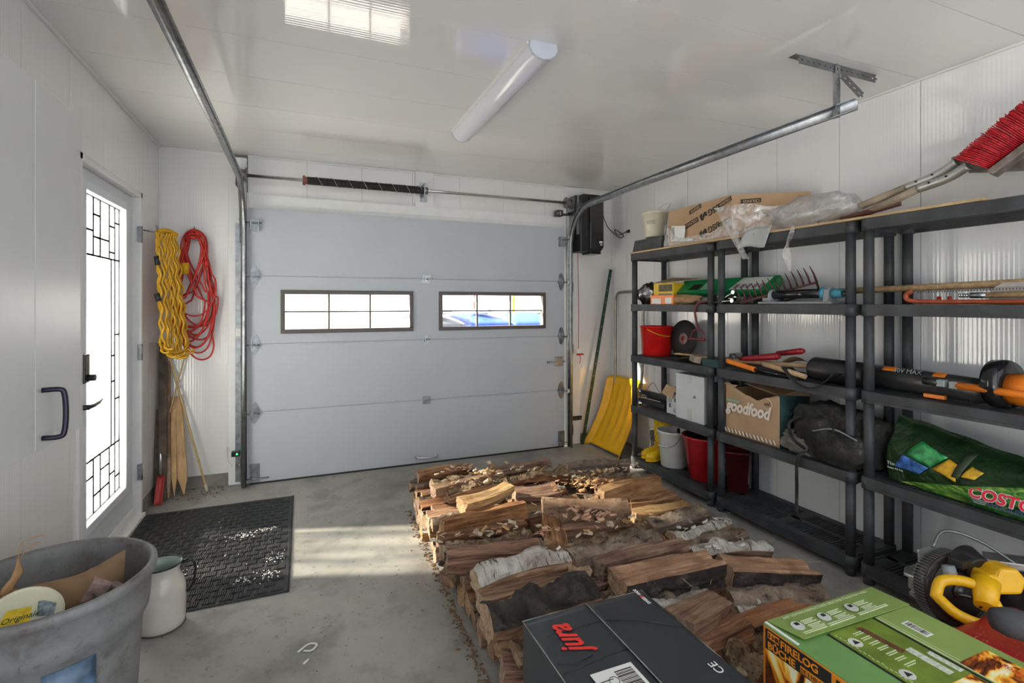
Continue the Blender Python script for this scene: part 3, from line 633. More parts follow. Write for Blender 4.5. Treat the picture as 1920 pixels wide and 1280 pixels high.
o = ob('bark_crumbs', g, M('bark_crumb', (.20, .12, .06), .9, var=.6, vs_=50), kind='stuff'); tag(o, 'bark crumbs and dirt specks on the concrete floor', 'debris')
o = ob('paint_splash', G().tube(smooth_path([(-.02, 2.18, .002), (.02, 2.215, .002), (.05, 2.20, .002), (.03, 2.17, .002), (.0, 2.18, .002)], 5), .005, n=6, flat=.4).tube([(.0, 2.10, .002), (.02, 2.12, .002)], .004, n=6), PAPER); tag(o, 'small white curled scrap on the bare floor right of the pitcher', 'scrap')

# yellow rope, red cord, hooks
def wire_hook(pts, lab):
    o = ob('wall_hook', G().tube(smooth_path(pts, 5), .0045, n=8), DG); tag(o, lab, 'hook'); return o
wire_hook([(XL + .0005, 4.03, 1.87), (XL + .03, 4.03, 1.865), (XL + .06, 4.03, 1.86), (XL + .075, 4.03, 1.885), (XL + .07, 4.03, 1.905)], 'grey metal hook on the left wall holding the yellow rope')
wire_hook([(-.93, YB - .001, 1.90), (-.93, 4.37, 1.87), (-.915, 4.28, 1.855), (-.895, 4.26, 1.885), (-.89, 4.25, 1.91)], 'empty bent grey hook in the corner right of the yellow rope')
wire_hook([(-.745, YB - .001, 1.90), (-.745, 4.38, 1.90), (-.745, 4.36, 1.92), (-.745, 4.355, 1.95)], 'grey metal hook on the back wall holding the red cord')
YR = M('yellow_extension_cord', (.62, .33, .008), .45, var=.12, vs_=20)
t = thing('yellow_cord_coil', (-.86, 4.15, 1.0), 'wavy yellow extension cord coil hanging beside the entry door', 'cord')
NS = 22
for k in range(NS):
    f = k / (NS - 1); ph = R_.uniform(0, 6.28); pts = []
    x0 = -.905 + .085 * f; y0 = 4.04 + .13 * f
    x1 = -.885 + .13 * f + R_.uniform(-.02, .02); y1 = 4.03 + .24 * f * 1.0; zb = 1.10 - .06 * math.sin(f * 3.1) + R_.uniform(-.03, .03)
    lay = (k % 3) * .012
    for i in range(46):
        s_ = i / 45; wv = .008 * math.sin(s_ * (36 + ph) + ph)
        pts.append((x0 + (x1 - x0) * s_ + wv - lay * .3, y0 + (y1 - y0) * s_ - lay + .004 * math.cos(s_ * 33 + ph), 1.865 + (zb - 1.865) * s_))
    if k % 2 == 0:   # curl up at the bottom
        for i in range(1, 7): a = i / 6 * 2.4; pts.append((x1 + .03 * (1 - math.cos(a)), y1 - lay - .02, zb - .03 * math.sin(a)))
    ob('strand', G().tube(pts, .0072, n=7), YR, t)
pts = [(-.905 + .085 * f, 4.035 + .13 * f, 1.865 + .018 * math.sin(f * math.pi)) for f in [i / 8 for i in range(9)]]
ob('top_wrap', G().tube(pts, .014, n=8), YR, t)
ob('bottom_wrap', G().tube(smooth_path([(-.90, 4.04, 1.13), (-.86, 4.06, 1.07), (-.81, 4.12, 1.045), (-.77, 4.20, 1.07), (-.765, 4.23, 1.14)], 6), .0072, n=7).tube(smooth_path([(-.88, 4.05, 1.11), (-.85, 4.08, 1.06), (-.80, 4.15, 1.03), (-.765, 4.22, 1.06)], 6), .0072, n=7), YR, t)
ob('plug', G().cyl((-.908, 4.03, 1.70), (-.900, 4.03, 1.64), .016, n=12).cyl((-.905, 4.02, 1.45), (-.89, 4.02, 1.40), .017, n=12), BLACKP, t, label='black plug ends of the yellow cord')
RC = M('red_extension_cord', (.52, .018, .010), .4, var=.08)
t = thing('red_cord_coil', (-.73, 4.37, 1.0), 'red extension cord coil looped on a hook on the back wall', 'cord')
for k in range(13):
    f = (k - 6) / 6; pts = []; wd = R_.uniform(.075, .155); zb = R_.uniform(1.02, 1.30); tw = R_.uniform(-.05, .05); dy = -.008 - k * .0052
    cross = k % 4 == 0
    for i in range(48):
        a = 2 * math.pi * i / 48; hgt = (1 + math.cos(a)) / 2
        wx = wd * math.sin(a) * (1.0 - .55 * hgt) * (1.15 if hgt < .5 else 1)
        if cross: wx = wd * .9 * math.sin(a) * math.cos(a / 1) * -1.2 if hgt > .35 else wx
        pts.append((-.745 + tw * (1 - hgt) + wx + .004 * math.sin(a * 5 + k), YB - .022 + dy + .010 * math.sin(a * 3 + k), zb + (1.925 - zb) * hgt + .006 * math.sin(a * 4 + k * 2)))
    ob('loop', G().tube(pts, .0062, n=7, closed=True), RC, t)
ob('loop', G().tube(smooth_path([(-.86, 4.36, 1.20), (-.80, 4.345, 1.06), (-.72, 4.34, .975), (-.65, 4.345, .985), (-.62, 4.35, 1.06), (-.63, 4.355, 1.15)], 7), .0062, n=7), RC, t)
ob('tie', G().tube(smooth_path([(-.79, 4.33, 1.84), (-.775, 4.31, 1.87), (-.74, 4.305, 1.865), (-.715, 4.33, 1.88), (-.75, 4.34, 1.90), (-.79, 4.33, 1.88)], 5), .011, n=7), RC, t)
ob('socket_end', G().cyl((-.80, 4.325, 1.68), (-.795, 4.325, 1.60), .026, .022, n=14), YELLOW, t, label='yellow socket end of the red cord')
ob('plug_end', G().cyl((-.665, 4.325, 1.71), (-.66, 4.325, 1.66), .015, .019, n=12), RC, t)

# corner sticks
def stick(name, p0, p1, w, th, mat, lab, cat='board', up=(0, 1, 0), point=False):
    p0, p1 = Vector(p0), Vector(p1); g = G()
    if point:
        d = (p1 - p0).normalized(); q = p0 + d * .14; g.bar(q, p1, w, th, up=up)
        x = d; y = Vector(up).cross(x).normalized(); z = x.cross(y)
        g.add([p0] + [q + y * a * w / 2 + z * b_ * th / 2 for a, b_ in ((-1, -1), (1, -1), (1, 1), (-1, 1))], [(0, 2, 1), (0, 3, 2), (0, 4, 3), (0, 1, 4)])
    else: g.bar(p0, p1, w, th, up=up)
    o = ob(name, g, mat, bevel=.002); tag(o, lab, cat); return o
stick('board', (-.915, 4.22, .002), (-.945, 4.385, 1.10), .05, .022, WOODD, 'tall dark weathered board leaning in the left back corner', up=(0, 1, .0))
stick('board', (-.885, 4.27, .002), (-.92, 4.392, .96), .032, .02, M('brown_board', (.20, .12, .075), .7, var=.4, vs_=12), 'reddish brown strip leaning right of the tall dark board')
stick('wooden_stake', (-.79, 4.25, .002), (-.865, 4.392, .70), .062, .022, WOODL, 'widest pale pointed wooden stake in the left back corner', 'stake', point=True)
stick('wooden_stake', (-.845, 4.225, .002), (-.878, 4.375, .62), .032, .02, WOODL, 'slim pale pointed stake left of the widest stake', 'stake', point=True)
stick('wooden_stake', (-.875, 4.20, .002), (-.905, 4.36, .42), .03, .02, M('grey_stake', (.33, .24, .16), .7, var=.4, vs_=14), 'short greyish pointed stake between dark board and pale stakes', 'stake', point=True)
stick('board', (-.952, 4.24, .002), (-.962, 4.34, .62), .04, .02, WOODD, 'short black board squeezed against the left wall in the corner')
def cane(p0, p1, r, mat, lab):
    p0, p1 = Vector(p0), Vector(p1); L = (p1 - p0); pts = []; rs = []
    for i in range(41):
        pts.append(p0 + L * i / 40); rs.append(r * (1.22 if i % 8 == 0 else 1))
    o = ob('bamboo_cane', G().tube(pts, rs, n=8), mat); tag(o, lab, 'cane'); return o
o = cane((-.655, 4.30, .004), (-.935, 4.39, 1.10), .0075, BAMB, 'long bamboo cane with whitened foot standing far out from the corner')
ob('white_tip', G().cyl((-.655, 4.30, .004), (-.668, 4.304, .055), .0095), M('dried_plaster', (.55, .50, .42), .8), o)
cane((-.895, 4.33, .60), (-.785, 4.392, 1.10), .0055, BAMB, 'short thin cane crossing behind the long bamboo cane')
t = thing('hand_scoop', (-.965, 4.30, 0), 'small red plastic shovel on the floor behind the dark boards', 'shovel')
ob('blade', G().grid(lambda u, v_: (-.945 + u * .045, 4.12 + .02 * math.sin(u * 3.14) + v_ * .10, .004 + v_ * .17), 6, 6, thick=.003), M('faded_red_plastic', (.45, .05, .05), .4), t)
ob('shaft', G().cyl((-.925, 4.225, .17), (-.945, 4.30, .45), .009), STEEL, t)

# ================================================================ RIGHT BACK CORNER
t = thing('steel_fence_post', (2.54, 4.36, 0), 'dark green studded steel post leaning in the right back corner', 'post')
p0, p1 = Vector((2.535, 4.34, .003)), Vector((2.885, 4.375, 1.73)); d = (p1 - p0).normalized()
ob('flange', G().bar(p0, p1, .034, .005, up=(0, -1, 0)).bar(p0 + Vector((0, .013, 0)), p1 + Vector((0, .013, 0)), .005, .024, up=(0, -1, 0)), GREENP, t)
for k in range(26):
    c = p0 + d * (.12 + k * .062); ob('stud', G().obox(c + Vector((0, -.006, 0)), (.012, .008, .010)), GREENP, t) if k % 2 == 0 else ob('hole_mark', G().obox(c + Vector((0, -.0035, 0)), (.006, .002, .007)), PAPER, t)
# sleigh shovel
SY = M('yellow_scoop_plastic', (.86, .47, .008), .32, var=.05)
t = thing('snow_scoop', (2.70, 4.08, 0), 'yellow sleigh snow shovel with tubular handle leaning in the right back corner', 'snow shovel')
def scoop(u, v_):
    y = 3.775 + .60 * u; x = 2.615 + .265 * v_ ** 1.0 - .10 * math.sin(v_ * math.pi) * .0
    e = abs(2 * u - 1); lift = .07 * max(0, (e - .80) / .2) ** 1.4
    depth = .045 * math.sin(min(1, v_ * 1.05) * math.pi)
    rib = .006 * math.cos(u * 34) * (1 if .12 < v_ < .88 and e < .72 else 0)
    return (x + depth - lift * .9 + rib, y + .02 * v_ * (1 - 2 * u) * 2, .012 + .66 * v_ - lift * .25)
ob('scoop', G().grid(scoop, 60, 24, thick=.004), SY, t)
ob('wear_strip', G().bar((2.612, 3.79, .012), (2.612, 4.36, .012), .018, .006, up=(1, 0, 0)), DG, t)
HM = M('galvanised_tube_brown', (.28, .25, .22), .35, .9, var=.2)
ob('handle', G().tube(smooth_path([(2.80, 4.26, .30), (2.865, 4.27, .62), (2.882, 4.285, 1.0), (2.89, 4.295, 1.38), (2.888, 4.27, 1.47), (2.885, 4.20, 1.495), (2.885, 3.92, 1.495), (2.885, 3.86, 1.47), (2.885, 3.845, 1.38), (2.882, 3.845, 1.0), (2.865, 3.85, .62), (2.80, 3.86, .30)], 6), .0125, n=10), HM, t)
# ================================================================ SHELVING
def make_unit(label):
    # local coordinates: y 0..0.92 along the wall, x 0..0.37 depth, front at x=0
    t = thing('shelving_unit', (0, 0, 0), label, 'shelf')
    Wd, Dp = .925, .365
    tops = [.098, .528, .951, 1.378, 1.80]
    for ti, z in enumerate(tops):
        g = G(); h = .054; e = .014
        g.box(0, Wd * 0 + .012, .03, Wd - .03, z - h, z).box(Dp - .012, Dp, .03, Wd - .03, z - h, z)
        g.box(.03, Dp - .03, 0, .012, z - h, z).box(.03, Dp - .03, Wd - .012, Wd, z - h, z)
        g.box(-.004, .002, .04, Wd - .04, z - h, z - h + .014)      # lip of the apron
        for cx_, cy_ in ((.03, .03), (.03, Wd - .03), (Dp - .03, .03), (Dp - .03, Wd - .03)):
            g.cyl((cx_, cy_, z - h - .004), (cx_, cy_, z + .002), .031, n=20)
        # deck: frame bands and slotted fields
        y0, y1 = .02, Wd - .02
        for a, b_ in ((.01, .05), (.168, .197), (Dp - .05, Dp - .01)): g.box(a, b_, y0, y1, z - .008, z)
        for a, b_ in ((y0, .075), (Wd / 2 - .03, Wd / 2 + .03), (Wd - .075, y1)): g.box(.05, Dp - .05, a, b_, z - .008, z)
        for f0, f1 in ((.05, .168), (.197, Dp - .05)):
            for q0, q1 in ((.075, Wd / 2 - .03), (Wd / 2 + .03, Wd - .075)):
                n_ = 18
                for k in range(n_):
                    yy = q0 + (q1 - q0) * (k + .5) / n_; g.box(f0, f1, yy - .0035, yy + .0035, z - .007, z - .001)
        # ribs beneath
        for a in (.10, .18, .26): g.box(a, a + .006, .03, Wd - .03, z - .045, z - .008)
        ob('shelf', g, RESIN, t)
    for cx_, cy_ in ((.03, .03), (.03, Wd - .03), (Dp - .03, .03), (Dp - .03, Wd - .03)):
        g = G(); zz = [0] + tops
        for a, b_ in zip(zz[:-1], zz[1:]):
            g.cyl((cx_, cy_, a + (.0 if a == 0 else .0)), (cx_, cy_, b_ - .054), .0245 if a == 0 else .0235, .0225, n=20)
        ob('post', g, RESIN, t)
    return t
un = make_unit('charcoal resin shelving unit nearest the garage door, with buckets and boots')
u2 = copy_tree(un); u3 = copy_tree(un)
un.location = (2.555, 2.665, 0); u2.location = (2.555, 1.705, 0); u3.location = (2.555, .750, 0)
u2['label'] = 'middle charcoal resin shelving unit holding the printed cardboard box and backpack'
u3['label'] = 'charcoal resin shelving unit at the right edge with the green shopping bag'
for u in (un, u2, u3): u['group'] = 'shelving units along the right wall'
WM[un.name] = Matrix.Translation(un.location)
# ---- top boards
PLY = M('plywood_edge', (.50, .35, .19), .65, var=.25, vs_=8, bs=.2, vscale=(2, 1, 30))
o = ob('plywood_sheet', G().box(2.548, 2.915, 2.30, 3.59, 1.803, 1.815), PLY); tag(o, 'plywood sheet on top of the shelves under the printed brown box', 'board')
o = ob('plywood_sheet', G().box(2.56, 2.91, 1.18, 2.296, 1.803, 1.815), PLY); tag(o, 'plywood sheet on top of the shelves under the two shovel handles', 'board')
Zt = 1.8155
# small cream bucket on upturned grey tray
t = thing('planter_tray', (2.74, 3.42, Zt), 'grey ribbed plastic tray upside down at the far end of the top shelf', 'tray')
g = G()
n_ = 10
for k in range(n_):
    a = 3.22 + (3.585 - 3.22) * k / n_; b_ = 3.22 + (3.585 - 3.22) * (k + 1) / n_ - .006
    g.add([(2.575, a, Zt + .0), (2.575, b_, Zt), (2.60, b_, Zt + .10), (2.60, a, Zt + .10), (2.72, a, Zt + .115), (2.72, b_, Zt + .115)], [(0, 3, 2, 1), (3, 4, 5, 2)])
g.add([(2.58, 3.22, Zt), (2.58, 3.585, Zt), (2.605, 3.58, Zt + .10), (2.605, 3.225, Zt + .10), (2.86, 3.58, Zt + .12), (2.86, 3.225, Zt + .12), (2.88, 3.585, Zt), (2.88, 3.22, Zt)], [(0, 3, 2, 1), (3, 5, 4, 2), (4, 5, 7, 6), (1, 2, 4, 6), (0, 7, 5, 3)])
ob('tray_body', g, RESIN2, t)
t = thing('cream_bucket', (2.72, 3.46, Zt + .12), 'small cream plastic bucket standing on the grey tray', 'bucket')
bz = Zt + .1205
ob('bucket_body', G().lathe([(0, 0), (.082, 0), (.085, .004), (.105, .19), (.112, .192), (.112, .21), (.104, .212), (.100, .19), (.080, .008), (0, .008)], (2.72, 3.46, bz), 36), CREAM, t)
ob('label_frame', G().grid(lambda u, v_: (2.72 + .0985 * math.cos(3.3 + u * .7), 3.46 + .0985 * math.sin(3.3 + u * .7), bz + .10 + v_ * .04), 6, 1, thick=.001), M('faint_label', (.50, .47, .36), .5), t)
ob('bail', G().tube(smooth_path([(2.66, 3.37, bz + .20), (2.70, 3.33, bz + .25), (2.78, 3.34, bz + .27), (2.80, 3.40, bz + .24), (2.80, 3.43, bz + .21)], 5), .0018, n=6), STEEL, t)
# USG carton (irregular open box)
t = thing('open_carton', (2.68, 2.75, Zt), 'large open brown carton printed with upside down lettering on the top shelf', 'box')
A, B, Cc, D = Vector((2.572, 2.50, 0)), Vector((2.565, 3.11, 0)), Vector((2.87, 2.17, 0)), Vector((2.89, 3.05, 0))
z0, z1 = Zt + .001, Zt + .275
def wall(p, q, za, zb, th, name='carton_side', zc_=None):
    n = (q - p).normalized().cross(Vector((0, 0, 1))) * th; zc_ = zb if zc_ is None else zc_
    v8 = [p + Vector((0, 0, za)), q + Vector((0, 0, za)), q + Vector((0, 0, zc_)), p + Vector((0, 0, zb))]
    v8 += [x - n for x in v8]
    return ob(name, G().add(v8, [(0, 1, 2, 3), (7, 6, 5, 4), (0, 4, 5, 1), (1, 5, 6, 2), (2, 6, 7, 3), (3, 7, 4, 0)]), CARD, t)
wall(B, A, z0, z1 - .01, .004, zc_=z1); wall(A, Cc, z0, z1, .004, zc_=z1 - .02); wall(D, B, z0, z1 - .02, .004)
ob('carton_base', G().add([A + Vector((.004, .02, z0)), B + Vector((.004, -.02, z0)), D + Vector((-.01, -.02, z0)), Cc + Vector((-.01, .03, z0)), A + Vector((.004, .02, z0 + .006)), B + Vector((.004, -.02, z0 + .006)), D + Vector((-.01, -.02, z0 + .006)), Cc + Vector((-.01, .03, z0 + .006))], [(3, 2, 1, 0), (4, 5, 6, 7), (0, 1, 5, 4), (1, 2, 6, 5), (2, 3, 7, 6), (3, 0, 4, 7)]), CARD, t)
# repeating upside-down print, tilted
uu = Vector((0, 1, -.30)).normalized(); vv = Vector((0, 0, -1)); nrm = Vector((-1, 0, 0))
def usg(O, u, v, par, s=1.0, what='all'):
    u = Vector(u).normalized(); v = (Vector(v) - u * Vector(v).dot(u)).normalized(); n = u.cross(v)
    g = G()
    if what in ('all', 'logo'):
        text('USG', O, u, v, .060 * s, INK, par, bold=.0012 * s, off=.0018, name='printed_word')
        lo = O + u * .125 * s
        g.prism([(0, 0), (.018, -.008), (.04, .012), (.04, .045), (.022, .022), (0, .032)], lo + n * .0012, u, v, .0006).prism([(.042, -.008), (.07, .0), (.062, .04), (.045, .045)], lo + n * .0012, u, v, .0006)
    bo = O + u * .21 * s + v * -.004
    if what in ('all', 'band'):
        g.prism([(0, 0), (.15 * s, 0), (.15 * s, .036 * s), (0, .036 * s)], bo + n * .0012, u, v, .0006)
        text('CEILINGS', bo + u * .008 + v * .008, u, v, .029 * s, CARD, par, bold=.0004, off=.0026, name='printed_word')
    if g.v: ob('printed_mark', g, INK, par)
ox = 2.5705
usg(Vector((ox - .002, 2.60, Zt + .238)), uu, vv, t); usg(Vector((ox - .002, 2.60, Zt + .12)), uu, vv, t, what='logo'); usg(Vector((ox - .002, 2.56, Zt + .12)), uu, vv, t, what='none')
usg(Vector((ox - .002, 2.44 + .0, Zt + .165)) + Vector((0, -.0, 0)), uu, vv, t, .6, 'none')
usg(Vector((ox, 2.86, Zt + .175)) , uu, vv, t, .8, 'logo')
for yy, zz in ((2.508, .262), (2.508, .13), (2.78, .262)):
    usg(Vector((ox - .002, yy - .21 * .8, Zt + zz + .05)), uu, vv, t, .8, 'band')
ob('torn_strip', G().obox((2.5625, 2.95, Zt + .035), (.002, .20, .02), Euler((.12, 0, 0)).to_matrix()), PAPER, t)
ul = (Cc - A).normalized()
usg(A + ul * .34 + Vector((0, 0, Zt + .235)), -ul, (0, 0, -1), t, .8, 'band'); usg(A + ul * .40 + Vector((0, 0, Zt + .14)), -ul, (0, 0, -1), t, .7, 'all')
# shipping label on the plastic
o = ob('shipping_label', G().obox((2.548, 2.985, Zt + .085), (.001, .15, .11), Euler((.12, 0, 0)).to_matrix()), PAPER); tag(o, 'white barcode label stuck to the left end of the brown carton', 'label')
for k in range(11): ob('barcode_bar', G().box(2.5468, 2.5474, 3.02, 3.052, Zt + .045 + k * .0085, Zt + .049 + k * .0085), INK, o)
# plastic wrap
m, nt, b = newmat('crumpled_clear_film'); nt.nodes.remove(b); out = nt.nodes['Material Output']
v = coords(nt); f = nz(nt, v, 22, 5, .6, .8)
tr = nt.nodes.new('ShaderNodeBsdfTransparent'); gl = nt.nodes.new('ShaderNodeBsdfGlossy'); gl.inputs['Roughness'].default_value = .15; df = nt.nodes.new('ShaderNodeBsdfDiffuse'); df.inputs[0].default_value = (.75, .74, .74, 1)
a1 = nt.nodes.new('ShaderNodeMixShader'); a1.inputs[0].default_value = .45; lk(nt, gl.outputs[0], a1.inputs[1]); lk(nt, df.outputs[0], a1.inputs[2])
a2 = nt.nodes.new('ShaderNodeMixShader'); lk(nt, ramp(nt, f, [(.38, (.22, .22, .22)), (.62, (.62, .62, .62))]), a2.inputs[0]); lk(nt, tr.outputs[0], a2.inputs[1]); lk(nt, a1.outputs[0], a2.inputs[2]); lk(nt, a2.outputs[0], out.inputs[0])
bn = nt.nodes.new('ShaderNodeBump'); bn.inputs['Strength'].default_value = .8; bn.inputs['Distance'].default_value = .02; lk(nt, f, bn.inputs['Height']); lk(nt, bn.outputs[0], gl.inputs['Normal'])
FILM = m
def crumple(c, sx, sy, sz, seed, n=28):
    def fn(u, v_):
        th = u * 2 * math.pi; ph = (v_ - .5) * math.pi
        d = Vector((math.cos(ph) * math.cos(th), math.cos(ph) * math.sin(th), math.sin(ph)))
        k = 1 + .35 * noise.noise(d * 2.2 + Vector((seed, 0, 0))) + .18 * noise.noise(d * 6 + Vector((seed, 3, 0)))
        p = Vector(c) + Vector((d.x * sx, d.y * sy, d.z * sz)) * k
        return p
    return G().grid(fn, n, n // 2)
t = thing('plastic_wrap', (2.68, 2.3, Zt), 'crumpled clear plastic wrap draped round the brown carton', 'plastic')
g = crumple((2.70, 2.02, Zt + .085), .13, .25, .10, 3)
g.v = [(x, y, max(z, Zt + .001)) for x, y, z in g.v]; ob('crumpled_heap', g, FILM, t)
ob('side_sheet', G().grid(lambda u, v_: tuple(A * (1 - u) + Cc * u + Vector((-.018 + .012 * noise.noise(Vector((u * 6, v_ * 5, 0))), -.02, Zt + .002 + v_ * (.20 - .03 * u) + .01 * math.sin(u * 9)))), 20, 10), FILM, t)
ob('low_sheet', G().grid(lambda u, v_: (2.548 + .012 * noise.noise(Vector((u * 12, v_ * 4, 2))) - .006, 2.47 + u * .66, Zt + .002 + v_ * (.045 + .09 * max(0, .25 - u) * 4 + .16 * max(0, u - .78) * 4)), 30, 8), FILM, t)
ob('hanging_strip', G().grid(lambda u, v_: (2.543 - .012 * math.sin(v_ * 3), 2.46 + (u - .5) * (.05 + .09 * v_ * v_ * (1 if v_ > .3 else .6)) + .09 * v_ - .10 * (1 - v_), 1.66 + v_ * .36), 6, 16), FILM, t)
ob('hanging_strip', G().grid(lambda u, v_: (2.543 + .006 * math.sin(v_ * 9), 2.05 + (u - .5) * (.015 + .045 * math.sin(v_ * 3.1) * abs(math.sin(v_ * 5))) + .02 * math.sin(v_ * 4), 1.56 + v_ * .26), 5, 18), FILM, t)
o = ob('foam_sheet', G().grid(lambda u, v_: (2.537 + .012 * math.sin(u * 3), 2.42 - .20 * u - v_ * -.0 - .05 * v_, 1.728 + .10 * v_ + .012 * u * v_ * 2 + .01 * math.sin(u * 5)), 10, 6, thick=.002), M('grey_foam_sheet', (.42, .44, .44), .6, var=.05)); tag(o, 'pale grey foam sheet hanging over the top shelf edge', 'foam')
# shovels on top
def shovel(name, lab, hp0, hp1, sock1, blade_c, bl_dir, bl_w, bl_l, roll=0):
    t = thing(name, hp0, lab, 'shovel')
    hp0, hp1, sock1 = map(Vector, (hp0, hp1, sock1))
    ob('handle', G().tube([hp0, hp1], [.0195, .0185], n=14), WOODG, t)
    ob('socket', G().tube(smooth_path([hp1 - (hp1 - hp0).normalized() * .02, hp1 + (sock1 - hp1) * .5 + Vector((0, 0, -.004)), sock1, Vector(blade_c)], 6), .0205, n=14), ALU, t)
    d = (hp1 - hp0).normalized()
    for k in (.03, .10): 
        q = hp1 + (sock1 - hp1).normalized() * k; ob('rivet', G().cyl(q + Vector((-.019, -.004, .002)), q + Vector((-.024, -.005, .003)), .005, n=8), BLACKP, t)
    return t
s1 = shovel('shovel', 'shovel with long wooden handle, upper of the two on the top shelf', (2.74, 2.02, Zt + .03), (2.74, 1.545, 1.958), (2.74, 1.42, 1.99), (2.745, 1.36, 2.025), None, 0, 0)
s2 = shovel('shovel', 'shovel with wooden handle and dark blade, lower of the two on the top shelf', (2.70, 1.76, Zt + .028), (2.69, 1.465, 1.932), (2.69, 1.35, 1.955), (2.69, 1.29, 1.985), None, 0, 0)
SHB = M('dusty_shovel_steel', (.36, .34, .32), .45, .5, var=.4, vs_=14)
def blade(y0, z0, x0, L, w, dz, sh):
    def fn(u, v_):
        ww = w * (.15 + .85 * min(1, v_ * 3.2) ** .6) if v_ < .32 else w * (1 if v_ < .8 else 1 - (v_ - .8) * 1.6)
        xx = (u - .5) * ww; return (x0 + xx, y0 - L * v_, z0 + dz * v_ + .035 * (2 * abs(u - .5)) ** 2 - .015 * math.sin(v_ * 3.1) + sh)
    return G().grid(fn, 14, 16, thick=.0025)
ob('blade', blade(1.40, 2.025, 2.80, .42, .24, -.06, 0), SHB, s1)
ob('blade', blade(1.33, 1.972, 2.78, .40, .24, -.04, 0), SHB, s2)
o = ob('wooden_pole', G().tube([(2.66, 1.84, Zt + .016), (2.72, 1.58, Zt + .062)], .014, n=12), M('dark_red_wood', (.10, .03, .02), .5)); tag(o, 'short dark red stained pole end under the shovel handles', 'pole')
# broom (bristles leftwards)
t = thing('push_broom', (2.62, 1.0, 2.0), 'push broom with stiff red bristles resting on the shovel blades', 'broom')
bm_ = M('red_bristle', (.50, .012, .022), .5, var=.5, vs_=60); a0, a1 = Vector((2.62, 1.180, 1.936)), Vector((2.66, .88, 2.165))
ax_ = (a1 - a0).normalized(); g = G()
for i in range(58):
    for j in range(6):
        b0 = a0 + (a1 - a0) * (i / 57) + Vector((.012 * j, 0, .003 * j)); q_ = min(1, i / 20); dd = (Vector((-.08, .105 - .02 * q_, .072 + .045 * q_)).normalized() + Vector((R_.uniform(-.04, .04), R_.uniform(-.02, .02), R_.uniform(-.02, .02)))).normalized()
        L = .135 + R_.uniform(-.004, .004); g.tube([b0, b0 + dd * L * .6, b0 + dd * L + Vector((0, 0, -.004))], [.0022, .0024, .0022], n=4, caps=True)
ob('bristles', g, bm_, t, kind='stuff')
ob('broom_head', G().bar(a0 - ax_ * .01 + Vector((.018, -.004, -.012)), a1 + Vector((.018, -.004, -.012)), .065, .028, up=(0, .4, .9)), M('worn_brown_block', (.16, .13, .11), .6, var=.5, vs_=30), t, bevel=.004)
ob('socket', G().cyl((2.66, 1.0, 2.03), (2.70, .90, 2.0), .022), BLACKP, t)
ob('handle', G().cyl((2.69, .92, 2.005), (2.80, -.1, 1.86), .013), WOOD, t)

# ================================================================ SHELF 4 (z=1.378)
Z4 = 1.3795
o = ob('foil_bag', crumple((2.68, 3.50, Z4 + .085), .095, .10, .088, 11), M('silver_black_foil', (.30, .30, .31), .22, .9, var=.8, vs_=14, bs=.8, bsc=16)); tag(o, 'crumpled silver and black foil bag at the far end of the fourth shelf', 'bag')
t = thing('yellow_carton', (2.72, 3.27, Z4), 'yellow printed carton beside the crumpled foil bag', 'box')
YC = M('yellow_carton', (.72, .48, .02), .5, var=.08)
ob('carton', G().box(2.62, 2.88, 3.12, 3.355, Z4, Z4 + .165), YC, t, bevel=.002)
ob('open_flap', G().add([(2.61, 3.36, Z4 + .166), (2.62, 3.06, Z4 + .172), (2.80, 3.04, Z4 + .195), (2.80, 3.34, Z4 + .215), (2.61, 3.36, Z4 + .168), (2.62, 3.06, Z4 + .175), (2.80, 3.04, Z4 + .198), (2.80, 3.34, Z4 + .218)], [(3, 2, 1, 0), (4, 5, 6, 7), (0, 1, 5, 4), (1, 2, 6, 5), (2, 3, 7, 6), (3, 0, 4, 7)]), CARD, t)
ob('dark_print', G().box(2.6185, 2.6195, 3.13, 3.29, Z4 + .10, Z4 + .155), M('olive_print', (.10, .08, .03), .6, var=.6, vs_=50), t)
ob('grey_print', G().box(2.6185, 2.6195, 3.13, 3.29, Z4 + .015, Z4 + .085), M('grey_blue_print', (.22, .25, .28), .6, var=.2), t)
text('10', (2.6185, 3.26, Z4 + .035), (0, -1, 0), (0, 0, 1), .055, INK, t)
o = ob('orange_carton', G().box(2.57, 2.63, 3.06, 3.33, Z4, Z4 + .07), ORANGE, bevel=.002); tag(o, 'small orange and white carton lying in front of the yellow carton', 'box')
ob('white_print', G().box(2.5685, 2.5695, 3.20, 3.31, Z4 + .004, Z4 + .045).box(2.5685, 2.5695, 3.08, 3.15, Z4 + .004, Z4 + .05), PAPER, o)
t = thing('green_carton', (2.70, 2.72, Z4 + .07), 'long green printed carton lying across the fourth shelf', 'box')
Rm = Euler((0, -.42, 0)).to_matrix(); g = G()
gc = Vector((2.72, 2.715, Z4 + .115))
ob('carton', G().obox(gc, (.14, .86, .055), Euler((0, -.0, 0)).to_matrix() @ Euler((0, -.75, 0)).to_matrix()), GREENC, t, bevel=.002)
RR = Euler((0, -.75, 0)).to_matrix(); nn = RR @ Vector((0, 0, 1)); ux = Vector((0, -1, 0)); vx = ux.cross(nn) * -1
vx = nn.cross(ux)
tp = gc + nn * .0278
ob('white_panel', G().prism([(0, -.055), (.26, -.055), (.29, .06), (.05, .06)], tp + Vector((0, -.10, 0)) + nn * .0008, ux, vx, .001), M('white_print_panel', (.60, .62, .60), .5), t)
for k in range(5): ob('printed_mark', G().prism([(0, 0), (.035, 0), (.042, .04), (.008, .04)], tp + Vector((0, -.13 - k * .05, 0)) + vx * -.045 + nn * .0018, ux, vx, .0008), M('mauve_print', (.25, .17, .22), .5), t)
